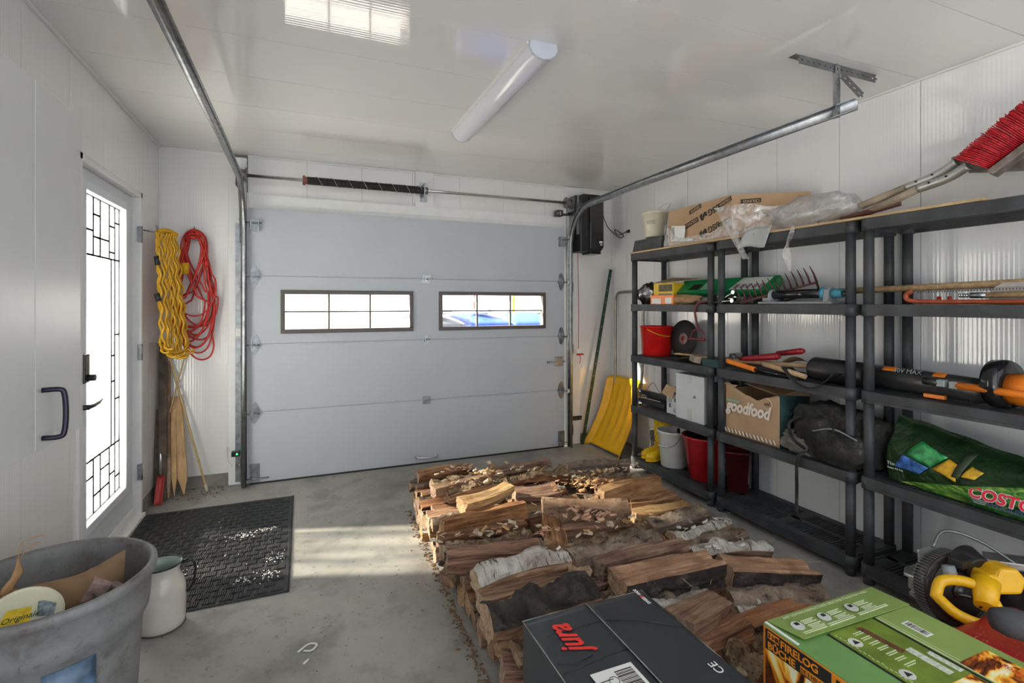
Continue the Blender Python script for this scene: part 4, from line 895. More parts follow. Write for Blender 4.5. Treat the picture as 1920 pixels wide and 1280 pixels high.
ob('printed_mark', G().prism([(0, 0), (.10, 0), (.115, .06), (.02, .06)], tp + Vector((0, .30, 0)) + vx * -.045 + nn * .001, ux, vx, .001), INK, t)
for k in range(4): ob('printed_mark', G().prism([(0, 0), (.07 - .01 * (k % 2), 0), (.07 - .01 * (k % 2), .007), (0, .007)], tp + Vector((0, .17, 0)) + vx * (-.04 + k * .02) + nn * .001, ux, vx, .001), TXTW, t)
o = ob('black_tool_case', G().box(2.60, 2.88, 2.36, 3.02, Z4, Z4 + .055), BLACKP, bevel=.01); tag(o, 'flat black moulded case under the green carton', 'case')
o = ob('brown_paper_bag', crumple((2.62, 2.98, Z4 + .035), .05, .20, .036, 21), M('kraft_paper', (.36, .22, .11), .8, var=.25, bs=.6, bsc=30)); tag(o, 'crumpled brown paper between the orange carton and the shelf posts', 'paper')
t = thing('chrome_wrench_set', (2.60, 2.62, Z4), 'tangle of small chrome tools at the front of the fourth shelf', 'tools')
for k, (y, z, dy, dz) in enumerate(((2.66, .005, -.16, .01), (2.60, .02, -.10, .05), (2.66, .06, -.05, -.05), (2.62, .03, -.12, .0))):
    ob('wrench', G().tube([(2.575 + .01 * k, y, Z4 + z + .008), (2.575 + .01 * k, y + dy, Z4 + z + dz + .008)], [.008, .005], n=6).cyl((2.57 + .01 * k, y + dy, Z4 + z + dz + .008), (2.582 + .01 * k, y + dy, Z4 + z + dz + .008), .014, n=10), STEEL, t)
# bow rake head + handle
t = thing('garden_rake', (2.62, 2.3, Z4), 'maroon bow rake lying teeth up across the green carton end', 'rake')
RKM = M('rusty_maroon_steel', (.085, .03, .028), .5, .4, var=.4, vs_=50)
r0, r1 = Vector((2.585, 2.435, Z4 + .012)), Vector((2.72, 2.02, Z4 + .125))
ob('rake_bar', G().bar(r0, r1, .014, .030, up=(1, 0, .2)), RKM, t)
for k in range(14):
    q = r0 + (r1 - r0) * (k / 13); d = Vector((-.02, .03, .095)); ob('tine', G().tube([q, q + d * .5 + Vector((0, -.004, 0)), q + d], [.0066, .0056, .002], n=6), RKM, t)
ob('bow', G().tube(smooth_path([r0, r0 + Vector((.03, -.06, -.012)), (r0 + r1) / 2 + Vector((.03, -.02, -.05)), r1 + Vector((.03, .03, -.05)), r1], 6), .006, n=7), RKM, t)
ob('handle_tip', G().tube([(2.70, 2.24, Z4 + .062), (2.72, 2.06, Z4 + .066)], [.012, .0165], n=12), M('faded_red_paint', (.36, .10, .08), .6), t)
ob('handle', G().tube([(2.72, 2.06, Z4 + .066), (2.80, .80, Z4 + .10)], [.0165, .0165], n=12), WOOD, t)
# sprinkler
t = thing('lawn_sprinkler', (2.64, 2.06, Z4), 'oscillating lawn sprinkler with black tube and teal ends on the middle unit', 'sprinkler')
ob('base', G().box(2.585, 2.72, 1.84, 2.31, Z4, Z4 + .016).box(2.60, 2.70, 2.24, 2.29, Z4 + .016, Z4 + .04), GREYP, t, bevel=.006)
ob('spray_tube', G().cyl((2.64, 2.235, Z4 + .057), (2.64, 1.915, Z4 + .060), .026, n=24), BLACKG, t)
ob('end_support', G().prism([(2.60, 0), (2.68, 0), (2.672, .075), (2.65, .088), (2.625, .088), (2.608, .07)], (0, 2.245, Z4), (1, 0, 0), (0, 0, 1), .02), GREYP, t, bevel=.004)
ob('end_support', G().prism([(2.60, 0), (2.68, 0), (2.672, .085), (2.65, .095), (2.625, .095), (2.608, .08)], (0, 1.885, Z4), (1, 0, 0), (0, 0, 1), .03), GREYP, t, bevel=.004)
ob('adjuster_ring', G().cyl((2.64, 1.925, Z4 + .06), (2.64, 1.90, Z4 + .06), .036, n=24), TEAL, t)
ob('hose_collar', G().cyl((2.64, 1.865, Z4 + .058), (2.64, 1.81, Z4 + .058), .028, .022, n=18), TEAL, t)
ob('hose_connector', G().cyl((2.64, 1.83, Z4 + .058), (2.64, 1.765, Z4 + .055), .016, n=14), BLACKP, t)
# hacksaw, trowel, small handle
t = thing('bow_saw', (2.64, 1.25, Z4), 'bow saw with orange-red frame on the fourth shelf of the right unit', 'saw')
SF = M('orange_red_frame', (.34, .06, .02), .4, var=.3, vs_=30)
ob('frame', G().tube(smooth_path([(2.60, 1.46, Z4 + .062), (2.60, 1.485, Z4 + .045), (2.60, 1.48, Z4 + .022), (2.60, 1.43, Z4 + .012), (2.60, 1.25, Z4 + .010), (2.60, .95, Z4 + .010), (2.60, .80, Z4 + .03)], 6), .0105, n=10), SF, t)
ob('saw_blade', G().bar((2.60, 1.455, Z4 + .060), (2.60, .80, Z4 + .075), .001, .010, up=(1, 0, 0)), DSTEEL, t)
g = G()
for k in range(60): y = 1.44 - k * .0105; g.add([(2.60, y, Z4 + .057 + k * .00024), (2.60, y - .007, Z4 + .057 + k * .00024), (2.60, y - .0035, Z4 + .049 + k * .00024)], [(0, 1, 2)])
ob('teeth', g, DSTEEL, t, kind='stuff')
o = ob('small_red_knobs', G().cyl((2.66, 1.385, Z4), (2.66, 1.385, Z4 + .035), .008, n=10).cyl((2.66, 1.345, Z4), (2.66, 1.345, Z4 + .035), .008, n=10), DRED); tag(o, 'two tiny red pegs behind the bow saw frame', 'pegs')
t = thing('threaded_pole', (2.66, 1.15, Z4), 'wooden pole with grey threaded metal tip lying over the bow saw', 'pole')
ob('pole', G().cyl((2.635, 1.20, Z4 + .038), (2.66, .76, Z4 + .045), .0125, n=12), WOOD, t)
ob('ferrule', G().cyl((2.632, 1.255, Z4 + .038), (2.635, 1.20, Z4 + .038), .0125, n=12), GALV, t)
for k in range(4): ob('thread', G().cyl((2.632, 1.262 + k * .009, Z4 + .038), (2.632, 1.267 + k * .009, Z4 + .038), .0095, n=12), STEEL, t)
o = ob('wallpaper_blade', G().prism([(0, 0), (.02, .055), (.05, .075), (.12, .075), (.16, .05), (.30, .02), (.30, -.01), (.05, -.01)], (2.70, 1.225, Z4 + .015), (0, -1, 0), (0, 0, 1), .002), M('grey_card', (.42, .40, .39), .6)); tag(o, 'grey curved plate standing behind the threaded pole', 'plate')

# ================================================================ SHELF 3 (z=.951)
Z3 = .9525
t = thing('red_bucket', (2.74, 3.47, Z3), 'bright red bucket with yellow strap handle on the third shelf', 'bucket')
ob('bucket_body', G().lathe([(0, 0), (.112, 0), (.116, .005), (.132, .235), (.137, .237), (.137, .245), (.130, .245), (.126, .235), (.110, .01), (0, .01)], (2.74, 3.47, Z3), 44), RED, t)
c_ = Vector((2.74, 3.47, Z3)); pts = []
for k in range(13):
    a = math.radians(200 + k * 6.5); r = .139; pts.append(c_ + Vector((r * math.cos(a), r * math.sin(a), .222 - .055 * math.sin(k / 12 * 1.7))))
ob('strap_handle', G().tube(pts, .008, n=8, flat=.5), M('yellow_strap', (.85, .38, .01), .4), t)
t = thing('abrasive_disc', (2.80, 3.19, Z3 + .15), 'large black cutting disc standing behind the red bucket', 'disc')
dax = Vector((-.985, -.02, .12)).normalized(); dc = Vector((2.80, 3.215, Z3 + .152))
ob('disc', G().lathe([(.016, -.002), (.15, -.002), (.15, .002), (.016, .002), (.016, -.002)], dc, 56, dax), M('abrasive_black', (.022, .02, .02), .7, var=.4, vs_=90, bs=.5, bsc=400), t)
ob('paper_label', G().lathe([(.018, .0022), (.047, .0022), (.047, .0028), (.018, .0028)], dc, 36, dax), M('pinkish_label', (.34, .20, .20), .6, var=.5, vs_=80), t)
ob('hub', G().lathe([(.010, .0022), (.020, .0022), (.020, .0045), (.010, .0045)], dc, 24, dax), DRED, t)
t = thing('hanging_hook_tool', (2.58, 2.76, 1.15), 'maroon bent bar with D-shaped grip hanging on the fourth shelf edge', 'hook')
ob('bar', G().tube(smooth_path([(2.62, 2.745, 1.385), (2.59, 2.755, 1.392), (2.565, 2.775, 1.392), (2.545, 2.795, 1.37), (2.54, 2.80, 1.33), (2.54, 2.785, 1.26), (2.54, 2.765, 1.205)], 6), .008, n=8), MAROON, t)
ob('grip', G().tube(smooth_path([(2.54, 2.765, 1.207), (2.54, 2.80, 1.20), (2.54, 2.83, 1.175), (2.54, 2.845, 1.14)], 5), .006, n=8).tube(smooth_path([(2.54, 2.765, 1.207), (2.54, 2.74, 1.20), (2.54, 2.72, 1.175), (2.54, 2.715, 1.14)], 5), .006, n=8).cyl((2.54, 2.862, 1.135), (2.54, 2.70, 1.135), .010, n=10), MAROON, t)
# heap of tools
def rod(name, p0, p1, r0, r1, mat, lab, cat): o = ob(name, G().tube([p0, p1], [r0, r1], n=12), mat); tag(o, lab, cat); return o
rod('hatchet_handle', (2.60, 2.78, Z3 + .045), (2.74, 1.98, Z3 + .068), .016, .013, M('pale_handle', (.50, .34, .19), .55, var=.2), 'long pale wooden handle lying across the third shelf', 'handle')
rod('hammer_handle', (2.585, 2.26, Z3 + .066), (2.575, 1.98, Z3 + .025), .018, .014, M('pale_handle', (.5, .34, .19)), 'shorter pale wooden handle end near the black tube', 'handle')
o = ob('wood_block', G().obox((2.60, 2.86, Z3 + .035), (.05, .14, .05), Euler((0, .2, -.5)).to_matrix()), WOODG, bevel=.004); tag(o, 'rough wood block beside the shelf posts on the third shelf', 'wood')
o = ob('teal_box', G().box(2.545, 2.575, 2.60, 2.735, Z3 + .002, Z3 + .055), TEALD, bevel=.003); tag(o, 'small faded teal card box wedged between the two shelf posts', 'box')
o = ob('leaf_scraps', G().grid(lambda u, v_: (2.62 + .2 * v_, 3.09 - .24 * u, Z3 + .004 + .032 * math.sin(u * 3.1) * (.6 + .4 * math.cos(v_ * 4))), 12, 6, thick=.002), M('olive_sheet', (.12, .115, .04), .7, var=.5, vs_=12)); tag(o, 'olive green sheet lying beside the cutting disc', 'sheet')
o = ob('plank', G().obox((2.66, 2.96, Z3 + .052), (.05, .27, .008), Euler((0, 0, .25)).to_matrix()), WOODL); tag(o, 'thin pale wooden slat over the olive sheet', 'slat')
t = thing('pruning_shears', (2.66, 2.30, Z3 + .09), 'lopping shears with two dark red grips on the third shelf', 'shears')
GRP = M('dark_red_grip', (.30, .012, .02), .3, var=.1)
ob('grip', G().tube([(2.64, 2.50, Z3 + .070), (2.64, 2.44, Z3 + .078), (2.64, 2.22, Z3 + .112), (2.64, 2.20, Z3 + .115)], [.012, .018, .021, .014], n=14), GRP, t)
ob('grip', G().tube([(2.72, 2.28, Z3 + .12), (2.72, 2.12, Z3 + .15), (2.72, 2.10, Z3 + .153)], [.016, .019, .012], n=14), GRP, t)
ob('pivot', G().cyl((2.63, 2.56, Z3 + .075), (2.66, 2.56, Z3 + .075), .022, n=14).bar((2.645, 2.52, Z3 + .07), (2.645, 2.74, Z3 + .05), .01, .02).bar((2.66, 2.60, Z3 + .08), (2.66, 2.50, Z3 + .095), .012, .03), DG, t)
o = ob('orange_saw_handle', G().tube(smooth_path([(2.575, 2.54, Z3 + .055), (2.57, 2.42, Z3 + .04), (2.565, 2.31, Z3 + .026)], 5), .0125, n=12, flat=1.3), ORANGE); tag(o, 'orange tool grip with pale lettering at the third shelf front', 'tool')
ob('shaft', G().tube([(2.565, 2.31, Z3 + .026), (2.562, 2.05, Z3 + .013)], [.011, .008], n=10), BLACKG, o)
rod('black_tube', (2.62, 2.42, Z3 + .030), (2.61, 2.10, Z3 + .028), .022, .02, BLACKP, 'short black plastic tube behind the orange tool grip', 'tube')
o = ob('red_spade_edge', G().grid(lambda u, v_: (2.72 + .05 * v_, 2.30 - .28 * u, Z3 + .03 + .085 * math.sin(u * 3.0) * (1 - v_ * .3)), 12, 4, thick=.002), CARDB); tag(o, 'curved brown leather piece behind the shears grips', 'leather')
o = ob('rubber_mat_offcut', G().grid(lambda u, v_: (2.535 + .09 * v_, 2.10 - .30 * u, Z3 + .055 * abs(1 - 2 * u) ** 2 * (1 - .1 * v_) + .012 - .055 * (1 - v_) * math.sin(u * 3.14) * .9), 16, 6, thick=.003), BLACKP); tag(o, 'curved black rubber offcut drooping over the third shelf edge', 'rubber')
# leaf blower
t = thing('leaf_blower', (2.68, 1.5, Z3), 'black and orange leaf blower tube lying along the third shelf', 'blower')
ob('nozzle', G().tube([(2.68, 2.015, Z3 + .062), (2.68, 2.0, Z3 + .062), (2.68, 1.99, Z3 + .062), (2.68, 1.70, Z3 + .060)], [.055, .066, .067, .064], n=28), BLACKP, t)
ob('blower_tube', G().tube([(2.69, 1.72, Z3 + .064), (2.68, 1.45, Z3 + .062), (2.66, 1.20, Z3 + .060)], [.058, .056, .050], n=28), M('dark_tube', (.035, .036, .038), .3, var=.2), t)
ob('orange_stripe', G().grid(lambda u, v_: (2.684 - .0585 * math.cos(.75 + v_ * .6), 1.62 - u * .06, Z3 + .063 + .0585 * math.sin(.75 + v_ * .6)), 4, 3, thick=-.001), ORANGE, t)
ob('orange_stripe', G().grid(lambda u, v_: (2.675 - .0565 * math.cos(.75 + v_ * .6), 1.40 - u * .05, Z3 + .062 + .0565 * math.sin(.75 + v_ * .6)), 4, 3, thick=-.001), ORANGE, t)
ob('orange_stripe', G().box(2.61, 2.63, 1.34, 1.42, Z3 + .006, Z3 + .022), ORANGE, t)
text('40V MAX', (2.632, 1.56, Z3 + .10), (0, -1, 0), (.5, 0, 1), .03, GREYP, t, off=.005)
ob('fan_drum', G().lathe([(0, 0), (.085, 0), (.098, .008), (.100, .05), (.094, .062), (.06, .066), (0, .066)], (2.66, 1.19, Z3 + .098), 40, (-.12, -.99, .05)), BLACKG, t)
ob('orange_housing', G().tube([(2.65, 1.13, Z3 + .085), (2.65, 1.06, Z3 + .085), (2.64, .86, Z3 + .075)], [.062, .068, .06], n=24), ORANGE, t)
o = ob('pole_pruner', G().tube([(2.575, 1.40, Z3 + .085), (2.575, 1.34, Z3 + .082)], .016, n=12), BLACKP); tag(o, 'black and orange pruner pole with metal clip in front of the blower', 'pole')
ob('clip', G().box(2.56, 2.592, 1.315, 1.345, Z3 + .068, Z3 + .098).box(2.562, 2.59, 1.27, 1.30, Z3 + .066, Z3 + .096), GREYP, o, bevel=.003)
ob('orange_pole', G().tube([(2.575, 1.275, Z3 + .081), (2.575, .80, Z3 + .070)], .0155, n=14), ORANGE, o)

# ================================================================ SHELF 2 (z=.528)
Z2 = .5295
t = thing('folded_rack_bars', (2.68, 3.4, Z2), 'black folding rack with round chrome end balls on the second shelf', 'rack')
CHR = M('chrome', (.7, .7, .72), .08, 1, var=.02)
for dz, dx in ((.085, .0), (.022, -.03), (.05, .05)):
    ob('bar', G().bar((2.66 + dx, 3.55, Z2 + dz + .022), (2.68 + dx, 3.24, Z2 + dz + .018), .035, .038, up=(0, 0, 1)), BLACKP, t, bevel=.005)
    ob('chrome_ball', G().lathe([(0, -.019), (.010, -.016), (.017, -.008), (.019, 0), (.017, .008), (.010, .016), (0, .019)], (2.655 + dx, 3.585, Z2 + dz + .022), 18).cyl((2.656 + dx, 3.572, Z2 + dz + .022), (2.657 + dx, 3.55, Z2 + dz + .022), .007, n=10), CHR, t)
ob('chrome_ball', G().lathe([(0, -.024), (.013, -.02), (.021, -.011), (.024, 0), (.021, .011), (.013, .02), (0, .024)], (2.60, 3.50, Z2 + .026), 18), CHR, t)
ob('cable', G().tube(smooth_path([(2.66, 3.50, Z2 + .13), (2.68, 3.44, Z2 + .20), (2.70, 3.40, Z2 + .14), (2.70, 3.36, Z2 + .12)], 5), .002, n=5), BLACKP, t)
t = thing('small_open_carton', (2.70, 3.15, Z2), 'small open white carton with printed side and brown flap', 'box')
ob('carton', G().box(2.635, 2.637, 3.078, 3.215, Z2, Z2 + .155).box(2.635, 2.86, 3.213, 3.215, Z2, Z2 + .155).box(2.635, 2.86, 3.078, 3.08, Z2, Z2 + .155).box(2.858, 2.86, 3.078, 3.215, Z2, Z2 + .155).box(2.635, 2.86, 3.078, 3.215, Z2, Z2 + .002), WHITEC, t)
ob('flap', G().add([(2.635, 3.218, Z2 + .222), (2.632, 3.10, Z2 + .205), (2.60, 3.12, Z2 + .125), (2.60, 3.235, Z2 + .155), (2.637, 3.218, Z2 + .224), (2.634, 3.10, Z2 + .207), (2.602, 3.12, Z2 + .127), (2.602, 3.235, Z2 + .157)], [(0, 1, 2, 3), (7, 6, 5, 4), (0, 4, 5, 1), (1, 5, 6, 2), (2, 6, 7, 3), (3, 7, 4, 0)]), CARD, t)
g = G()
for k in range(4): g.box(2.6335, 2.6345, 3.095, 3.135, Z2 + .02 + k * .008, Z2 + .0225 + k * .008).box(2.6335, 2.6345, 3.15, 3.20, Z2 + .09 + k * .008, Z2 + .0925 + k * .008)
g.box(2.6335, 2.6345, 3.165, 3.185, Z2 + .05, Z2 + .08).box(2.6335, 2.6345, 3.10, 3.125, Z2 + .10, Z2 + .125)
ob('printed_mark', g, M('grey_ink', (.12, .14, .13), .6), t)
ob('purple_wrapper', crumple((2.73, 3.15, Z2 + .175), .05, .05, .05, 31, 16), M('purple_wrapper', (.25, .03, .16), .3, var=.7, vs_=30), t)
t = thing('white_tall_box', (2.74, 2.93, Z2), 'tall plain white cardboard box on the second shelf', 'box')
ob('box_body', G().box(2.60, 2.86, 2.775, 3.068, Z2, Z2 + .335), WHITEC, t, bevel=.003)
ob('tape', G().box(2.5985, 2.5995, 2.90, 2.94, Z2 + .0, Z2 + .09).box(2.5985, 2.5995, 2.90, 2.94, Z2 + .28, Z2 + .333), M('clear_tape', (.55, .55, .52), .3), t)
ob('scuff_mark', G().prism([(0, 0), (.012, .03), (.02, .005), (.026, .028), (.03, 0), (.016, .015)], (2.5992, 2.885, Z2 + .17), (0, -1, 0), (0, 0, 1), .0006), GREYP, t)
o = ob('black_netting', G().box(2.64, 2.86, 2.70, 2.765, Z2, Z2 + .30), M('black_mesh_fabric', (.02, .02, .022), .8, var=.8, vs_=90, bs=1, bsc=120), bevel=.02); tag(o, 'dark mesh bag squeezed between white box and shelf posts', 'bag')
# goodfood carton
t = thing('printed_food_carton', (2.73, 2.37, Z2), 'worn brown carton with white lettering on the middle shelf', 'box')
def gf_side(u, v_):
    tear = (.035 * noise.noise(Vector((u * 5, 1.3, 0))) - (.055 if .28 < u < .95 else .0) * math.sin((u - .28) / .67 * math.pi if .28 < u < .95 else 0))
    return (2.60 - .012 * math.sin(u * 3.1) * v_, 2.585 - u * .42, Z2 + v_ * (.315 + tear))
ob('carton_front', G().grid(gf_side, 30, 12, thick=.004), CARD, t)
ob('carton_side', G().grid(lambda u, v_: (2.60 + u * .25, 2.163, Z2 + v_ * (.31 - .02 * u)), 2, 2, thick=.004), TEALD, t, label='dark teal side of the carton')
ob('carton_back', G().box(2.85, 2.854, 2.163, 2.585, Z2, Z2 + .30).box(2.60, 2.85, 2.583, 2.587, Z2, Z2 + .29).box(2.60, 2.85, 2.165, 2.585, Z2, Z2 + .004), CARD, t)
ob('torn_flap', G().grid(lambda u, v_: (2.59 - .02 * v_ + .03 * math.sin(v_ * 2), 2.605 - u * .13, Z2 + .315 - .045 * v_ * (1 - u * .5) + .02 * math.sin(u * 8) * v_ + .012), 8, 6, thick=.003), CARD, t)
ob('inner_flap', G().add([(2.62, 2.44, Z2 + .34), (2.62, 2.17, Z2 + .30), (2.80, 2.18, Z2 + .335), (2.80, 2.48, Z2 + .365), (2.62, 2.44, Z2 + .343), (2.62, 2.17, Z2 + .303), (2.80, 2.18, Z2 + .338), (2.80, 2.48, Z2 + .368)], [(3, 2, 1, 0), (4, 5, 6, 7), (0, 1, 5, 4), (1, 2, 6, 5), (2, 3, 7, 6), (3, 0, 4, 7)]), CARDB, t)
GFP = M('whitish_print', (.72, .66, .58), .6, var=.03)
text('goodfood', (2.589, 2.562, Z2 + .155), (0, -1, 0), (0, 0, 1), .105, GFP, t, shear=.25, bold=.0042, sx=.82)
ob('teal_banner', G().prism([(0, 0), (.105, 0), (.11, .012), (0, .014)], (2.5915, 2.56, Z2 + .215), (0, -1, 0), (0, 0, 1), .001), M('teal_banner', (.22, .42, .34), .6), t)
for k in range(14): ob('stripe', G().prism([(0, 0), (.012, 0), (-.002, .026), (-.012, .026)], (2.5915 + .0, 2.57 - k * .029, Z2 + .012), (0, -1, 0), (0, 0, 1), .001), GFP, t)
ob('printed_ring', G().lathe([(.030, 0), (.034, 0), (.034, .0008), (.030, .0008)], (2.5935, 2.245, Z2 + .245), 28, (-1, 0, 0)), GFP, t)
text('un!', (2.593, 2.268, Z2 + .235), (0, -1, 0), (0, 0, 1), .035, INK, t)
text('Fait', (2.66, 2.1625, Z2 + .19), (1, 0, 0), (0, 0, 1), .04, M('dim_print', (.22, .24, .2), .6), t)
# backpack
m, nt, b = newmat('dusty_black_canvas'); v = coords(nt); f = nz(nt, v, 7, 5, .65)
lk(nt, ramp(nt, f, [(.42, (.009, .009, .009)), (.58, (.035, .034, .031)), (.74, (.17, .165, .145))]), b.inputs['Base Color']); b.inputs['Roughness'].default_value = .85; bump(nt, b, nz(nt, v, 26, 5, .6), 1, .02)
BPM = m
def blob(c, sx, sy, sz, seed, amp=.16, n=40, floor_=None):
    def fn(u, v_):
        th = u * 2 * math.pi; ph = (v_ - .5) * math.pi; cp = math.cos(ph)
        d = Vector((cp * math.cos(th), cp * math.sin(th), math.sin(ph)))
        e = Vector([math.copysign(abs(q) ** .75, q) for q in d])
        k = 1 + amp * noise.noise(d * 2 + Vector((seed, 0, 0))) + amp * .5 * noise.noise(d * 5 + Vector((seed, 3, 0))) + amp * .3 * noise.noise(d * 11 + Vector((seed, 3, 7)))
        p = Vector(c) + Vector((e.x * sx, e.y * sy, e.z * sz)) * k
        if floor_ is not None: p.z = max(p.z, floor_)
        return p
    return G().grid(fn, n, n // 2)
t = thing('backpack', (2.70, 1.90, Z2), 'dusty black canvas backpack slumped on the middle shelf', 'bag')
ob('main_body', blob((2.71, 1.88, Z2 + .13), .14, .245, .165, 4, .18, 56, Z2), BPM, t)
ob('front_pocket', blob((2.605, 1.79, Z2 + .10), .06, .15, .10, 9, .2, 36, Z2), BPM, t)
ob('side_flap', blob((2.63, 2.05, Z2 + .06), .06, .11, .06, 15, .3, 30, Z2), M('greyed_canvas', (.14, .135, .115), .85, var=.6, vs_=10, bs=.8, bsc=30), t)
ob('shoulder_strap', G().tube(smooth_path([(2.60, 2.02, Z2 + .22), (2.575, 2.08, Z2 + .17), (2.565, 2.05, Z2 + .09), (2.57, 1.98, Z2 + .05)], 6), .022, n=8, flat=.35).tube(smooth_path([(2.64, 1.98, Z2 + .27), (2.58, 1.86, Z2 + .25), (2.545, 1.78, Z2 + .19)], 6), .013, n=8, flat=.4), BPM, t)
ob('dangling_strap', G().tube(smooth_path([(2.60, 1.99, Z2 + .03), (2.545, 1.995, Z2 + .012), (2.533, 2.0, Z2 - .05), (2.533, 2.0, .35), (2.533, 2.003, .215)], 5), .0125, n=8, flat=.18), BPM, t)
ob('zip', G().tube(smooth_path([(2.565, 1.93, Z2 + .16), (2.545, 1.80, Z2 + .20), (2.55, 1.68, Z2 + .17)], 8), .004, n=6), GREYP, t)
# green shopping bag
m, nt, b = newmat('printed_green_bag')
v = coords(nt); g1 = nz(nt, coords(nt, 'Object', (1, 5, 18)), 3, 5, .6, 1.2)
gp = nt.nodes.new('ShaderNodeNewGeometry'); sp = nt.nodes.new('ShaderNodeSeparateXYZ'); lk(nt, gp.outputs['Position'], sp.inputs[0])
ln = nmath(nt, 'ADD', nmath(nt, 'SUBTRACT', sp.outputs[2], .60), nmath(nt, 'MULTIPLY', nmath(nt, 'SUBTRACT', sp.outputs[1], 1.3), .28))
grass = ramp(nt, g1, [(.35, (.01, .07, .02)), (.5, (.06, .22, .03)), (.65, (.30, .42, .08))]); dark = ramp(nt, nz(nt, v, 5, 3), [(.3, (.006, .02, .006)), (.7, (.014, .045, .012))])
lk(nt, mixc(nt, ramp(nt, ln, [(.49, (0, 0, 0)), (.51, (1, 1, 1))]) if 0 else nmath(nt, 'GREATER_THAN', ln, 0.0), grass, dark), b.inputs['Base Color']); b.inputs['Roughness'].default_value = .33; b.inputs['Specular IOR Level'].default_value = .3; bump(nt, b, nz(nt, v, 9, 5, .65, .5), .6, .03)
t = thing('shopping_bag', (2.66, 1.2, Z2), 'dark green printed shopping bag lying on the right shelving unit', 'bag')
def bagf(side):
    def fn(u, v_):
        y = 1.585 - u * .80
        top = .84 - .003 * math.sin(u * 30) - .16 * u ** 1.15 if u < .6 else .84 - .16 * .6 ** 1.15 - .05 * (u - .6)
        z = Z2 + .003 + v_ * (top - Z2)
        th = (.035 + .07 * min(1, u * 2.2)) * math.sin(min(1, .12 + v_ * .95) * math.pi) ** .6
        xc = 2.665 + .03 * v_
        wob = .010 * noise.noise(Vector((u * 6, v_ * 5, side))) + .004 * noise.noise(Vector((u * 18, v_ * 16, side)))
        return (xc + side * th + wob, y + .012 * math.sin(v_ * 5), z)
    return fn
g = G().grid(bagf(-1), 50, 26); g.grid(bagf(1), 50, 26); ob('bag_body', g, m, t)
def on_bag(y, z):
    u = (1.585 - y) / .80; top = (.84 - .16 * u ** 1.15) if u < .6 else .84 - .16 * .6 ** 1.15 - .05 * (u - .6); v_ = (z - Z2) / (top - Z2); return Vector(bagf(-1)(u, v_)) + Vector((-.0045, 0, 0))
def patch(name, c4, mat, n=6):
    def fn(u, v_):
        y = (c4[0][0] * (1 - u) + c4[1][0] * u) * (1 - v_) + (c4[3][0] * (1 - u) + c4[2][0] * u) * v_
        z = (c4[0][1] * (1 - u) + c4[1][1] * u) * (1 - v_) + (c4[3][1] * (1 - u) + c4[2][1] * u) * v_
        return on_bag(y, z)
    ob(name, G().grid(fn, n, n, thick=-.0008), mat, t)
patch('blue_picture', [(1.545, .598), (1.425, .598), (1.385, .640), (1.505, .665)], M('blue_picture', (.05, .16, .48), .35, var=.7, vs_=25))
patch('green_picture', [(1.500, .672), (1.380, .646), (1.325, .705), (1.445, .745)], M('green_picture', (.03, .32, .09), .35, var=.8, vs_=22))
patch('yellow_picture', [(1.370, .642), (1.265, .618), (1.275, .685), (1.318, .700)], M('yellow_picture', (.78, .42, .01), .35, var=.4, vs_=25))
patch('yellow_picture', [(1.255, .645), (1.205, .650), (1.190, .682), (1.235, .695)], M('ochre_picture', (.60, .35, .02), .35, var=.5, vs_=30))
ob('strap', G().grid(lambda u, v_: on_bag(1.285 - u * .03 - v_ * .012, .635 + v_ * .105) + Vector((-.004, 0, 0)), 2, 8, thick=-.002), M('olive_webbing', (.03, .045, .02), .6), t)
text('COSTCO', on_bag(1.225, .575) + Vector((-.006, 0, .004)), (0, -1, 0), (.15, 0, 1), .062, PAPER, t, bold=.0042, shear=.15, off=.001)
text('COSTCO', on_bag(1.225, .575) + Vector((-.008, 0, .004)), (0, -1, 0), (.15, 0, 1), .062, M('red_print', (.68, .01, .04), .4), t, bold=.0018, shear=.15, off=.001)
text('WHOLESALE', on_bag(1.165, .560) + Vector((-.006, 0, -.006)), (0, -1, 0), (.15, 0, 1), .028, M('dark_blue_print', (.03, .05, .14), .4), t, bold=.0008, shear=.15)
for k in range(3): ob('print_bar', G().prism([(0, 0), (.055 - .008 * k, 0), (.058 - .008 * k, .004), (.004, .004)], on_bag(1.222, .556) + Vector((-.006, -.004 * k, .012 - k * .007)), (0, -1, 0), (0, 0, 1), .001), M('grey_print_bar', (.3, .32, .38), .5), t)
text('Think Green', on_bag(1.578, .60) + Vector((-.004, 0, 0)), (0, -1, 0), (0, 0, 1), .022, TXTW, t)
text('Reuse this bag', on_bag(1.578, .583) + Vector((-.004, 0, 0)), (0, -1, 0), (0, 0, 1), .012, TXTW, t)

# ================================================================ SHELF 1 (z=.098)
Z1 = .0995
t = thing('white_pail', (2.72, 3.235, Z1), 'white plastic pail with spout and wire handle on the bottom shelf', 'bucket')
ob('pail_body', G().lathe([(0, 0), (.092, 0), (.097, .006), (.120, .265), (.127, .27), (.127, .283), (.121, .285), (.116, .27), (.094, .012), (0, .012)], (2.72, 3.235, Z1), 44), PAILW, t)
ob('bail', G().tube(smooth_path([(2.655, 3.345, Z1 + .255), (2.612, 3.33, Z1 + .20), (2.592, 3.26, Z1 + .165), (2.60, 3.20, Z1 + .165), (2.64, 3.135, Z1 + .19), (2.68, 3.11, Z1 + .255)], 6), .0022, n=6), DG, t)
ob('grip', G().cyl((2.594, 3.265, Z1 + .165), (2.612, 3.175, Z1 + .17), .007, n=10), PAILW, t)
o = ob('paint_stick', G().tube([(2.74, 3.20, Z1 + .02), (2.70, 3.155, Z1 + .31)], .012, n=10), BLACKG); tag(o, 'black handled tool standing inside the white pail', 'tool')
t = thing('red_tub', (2.735, 2.905, Z1), 'large dark red glossy tub with black inside on the bottom shelf', 'bucket')
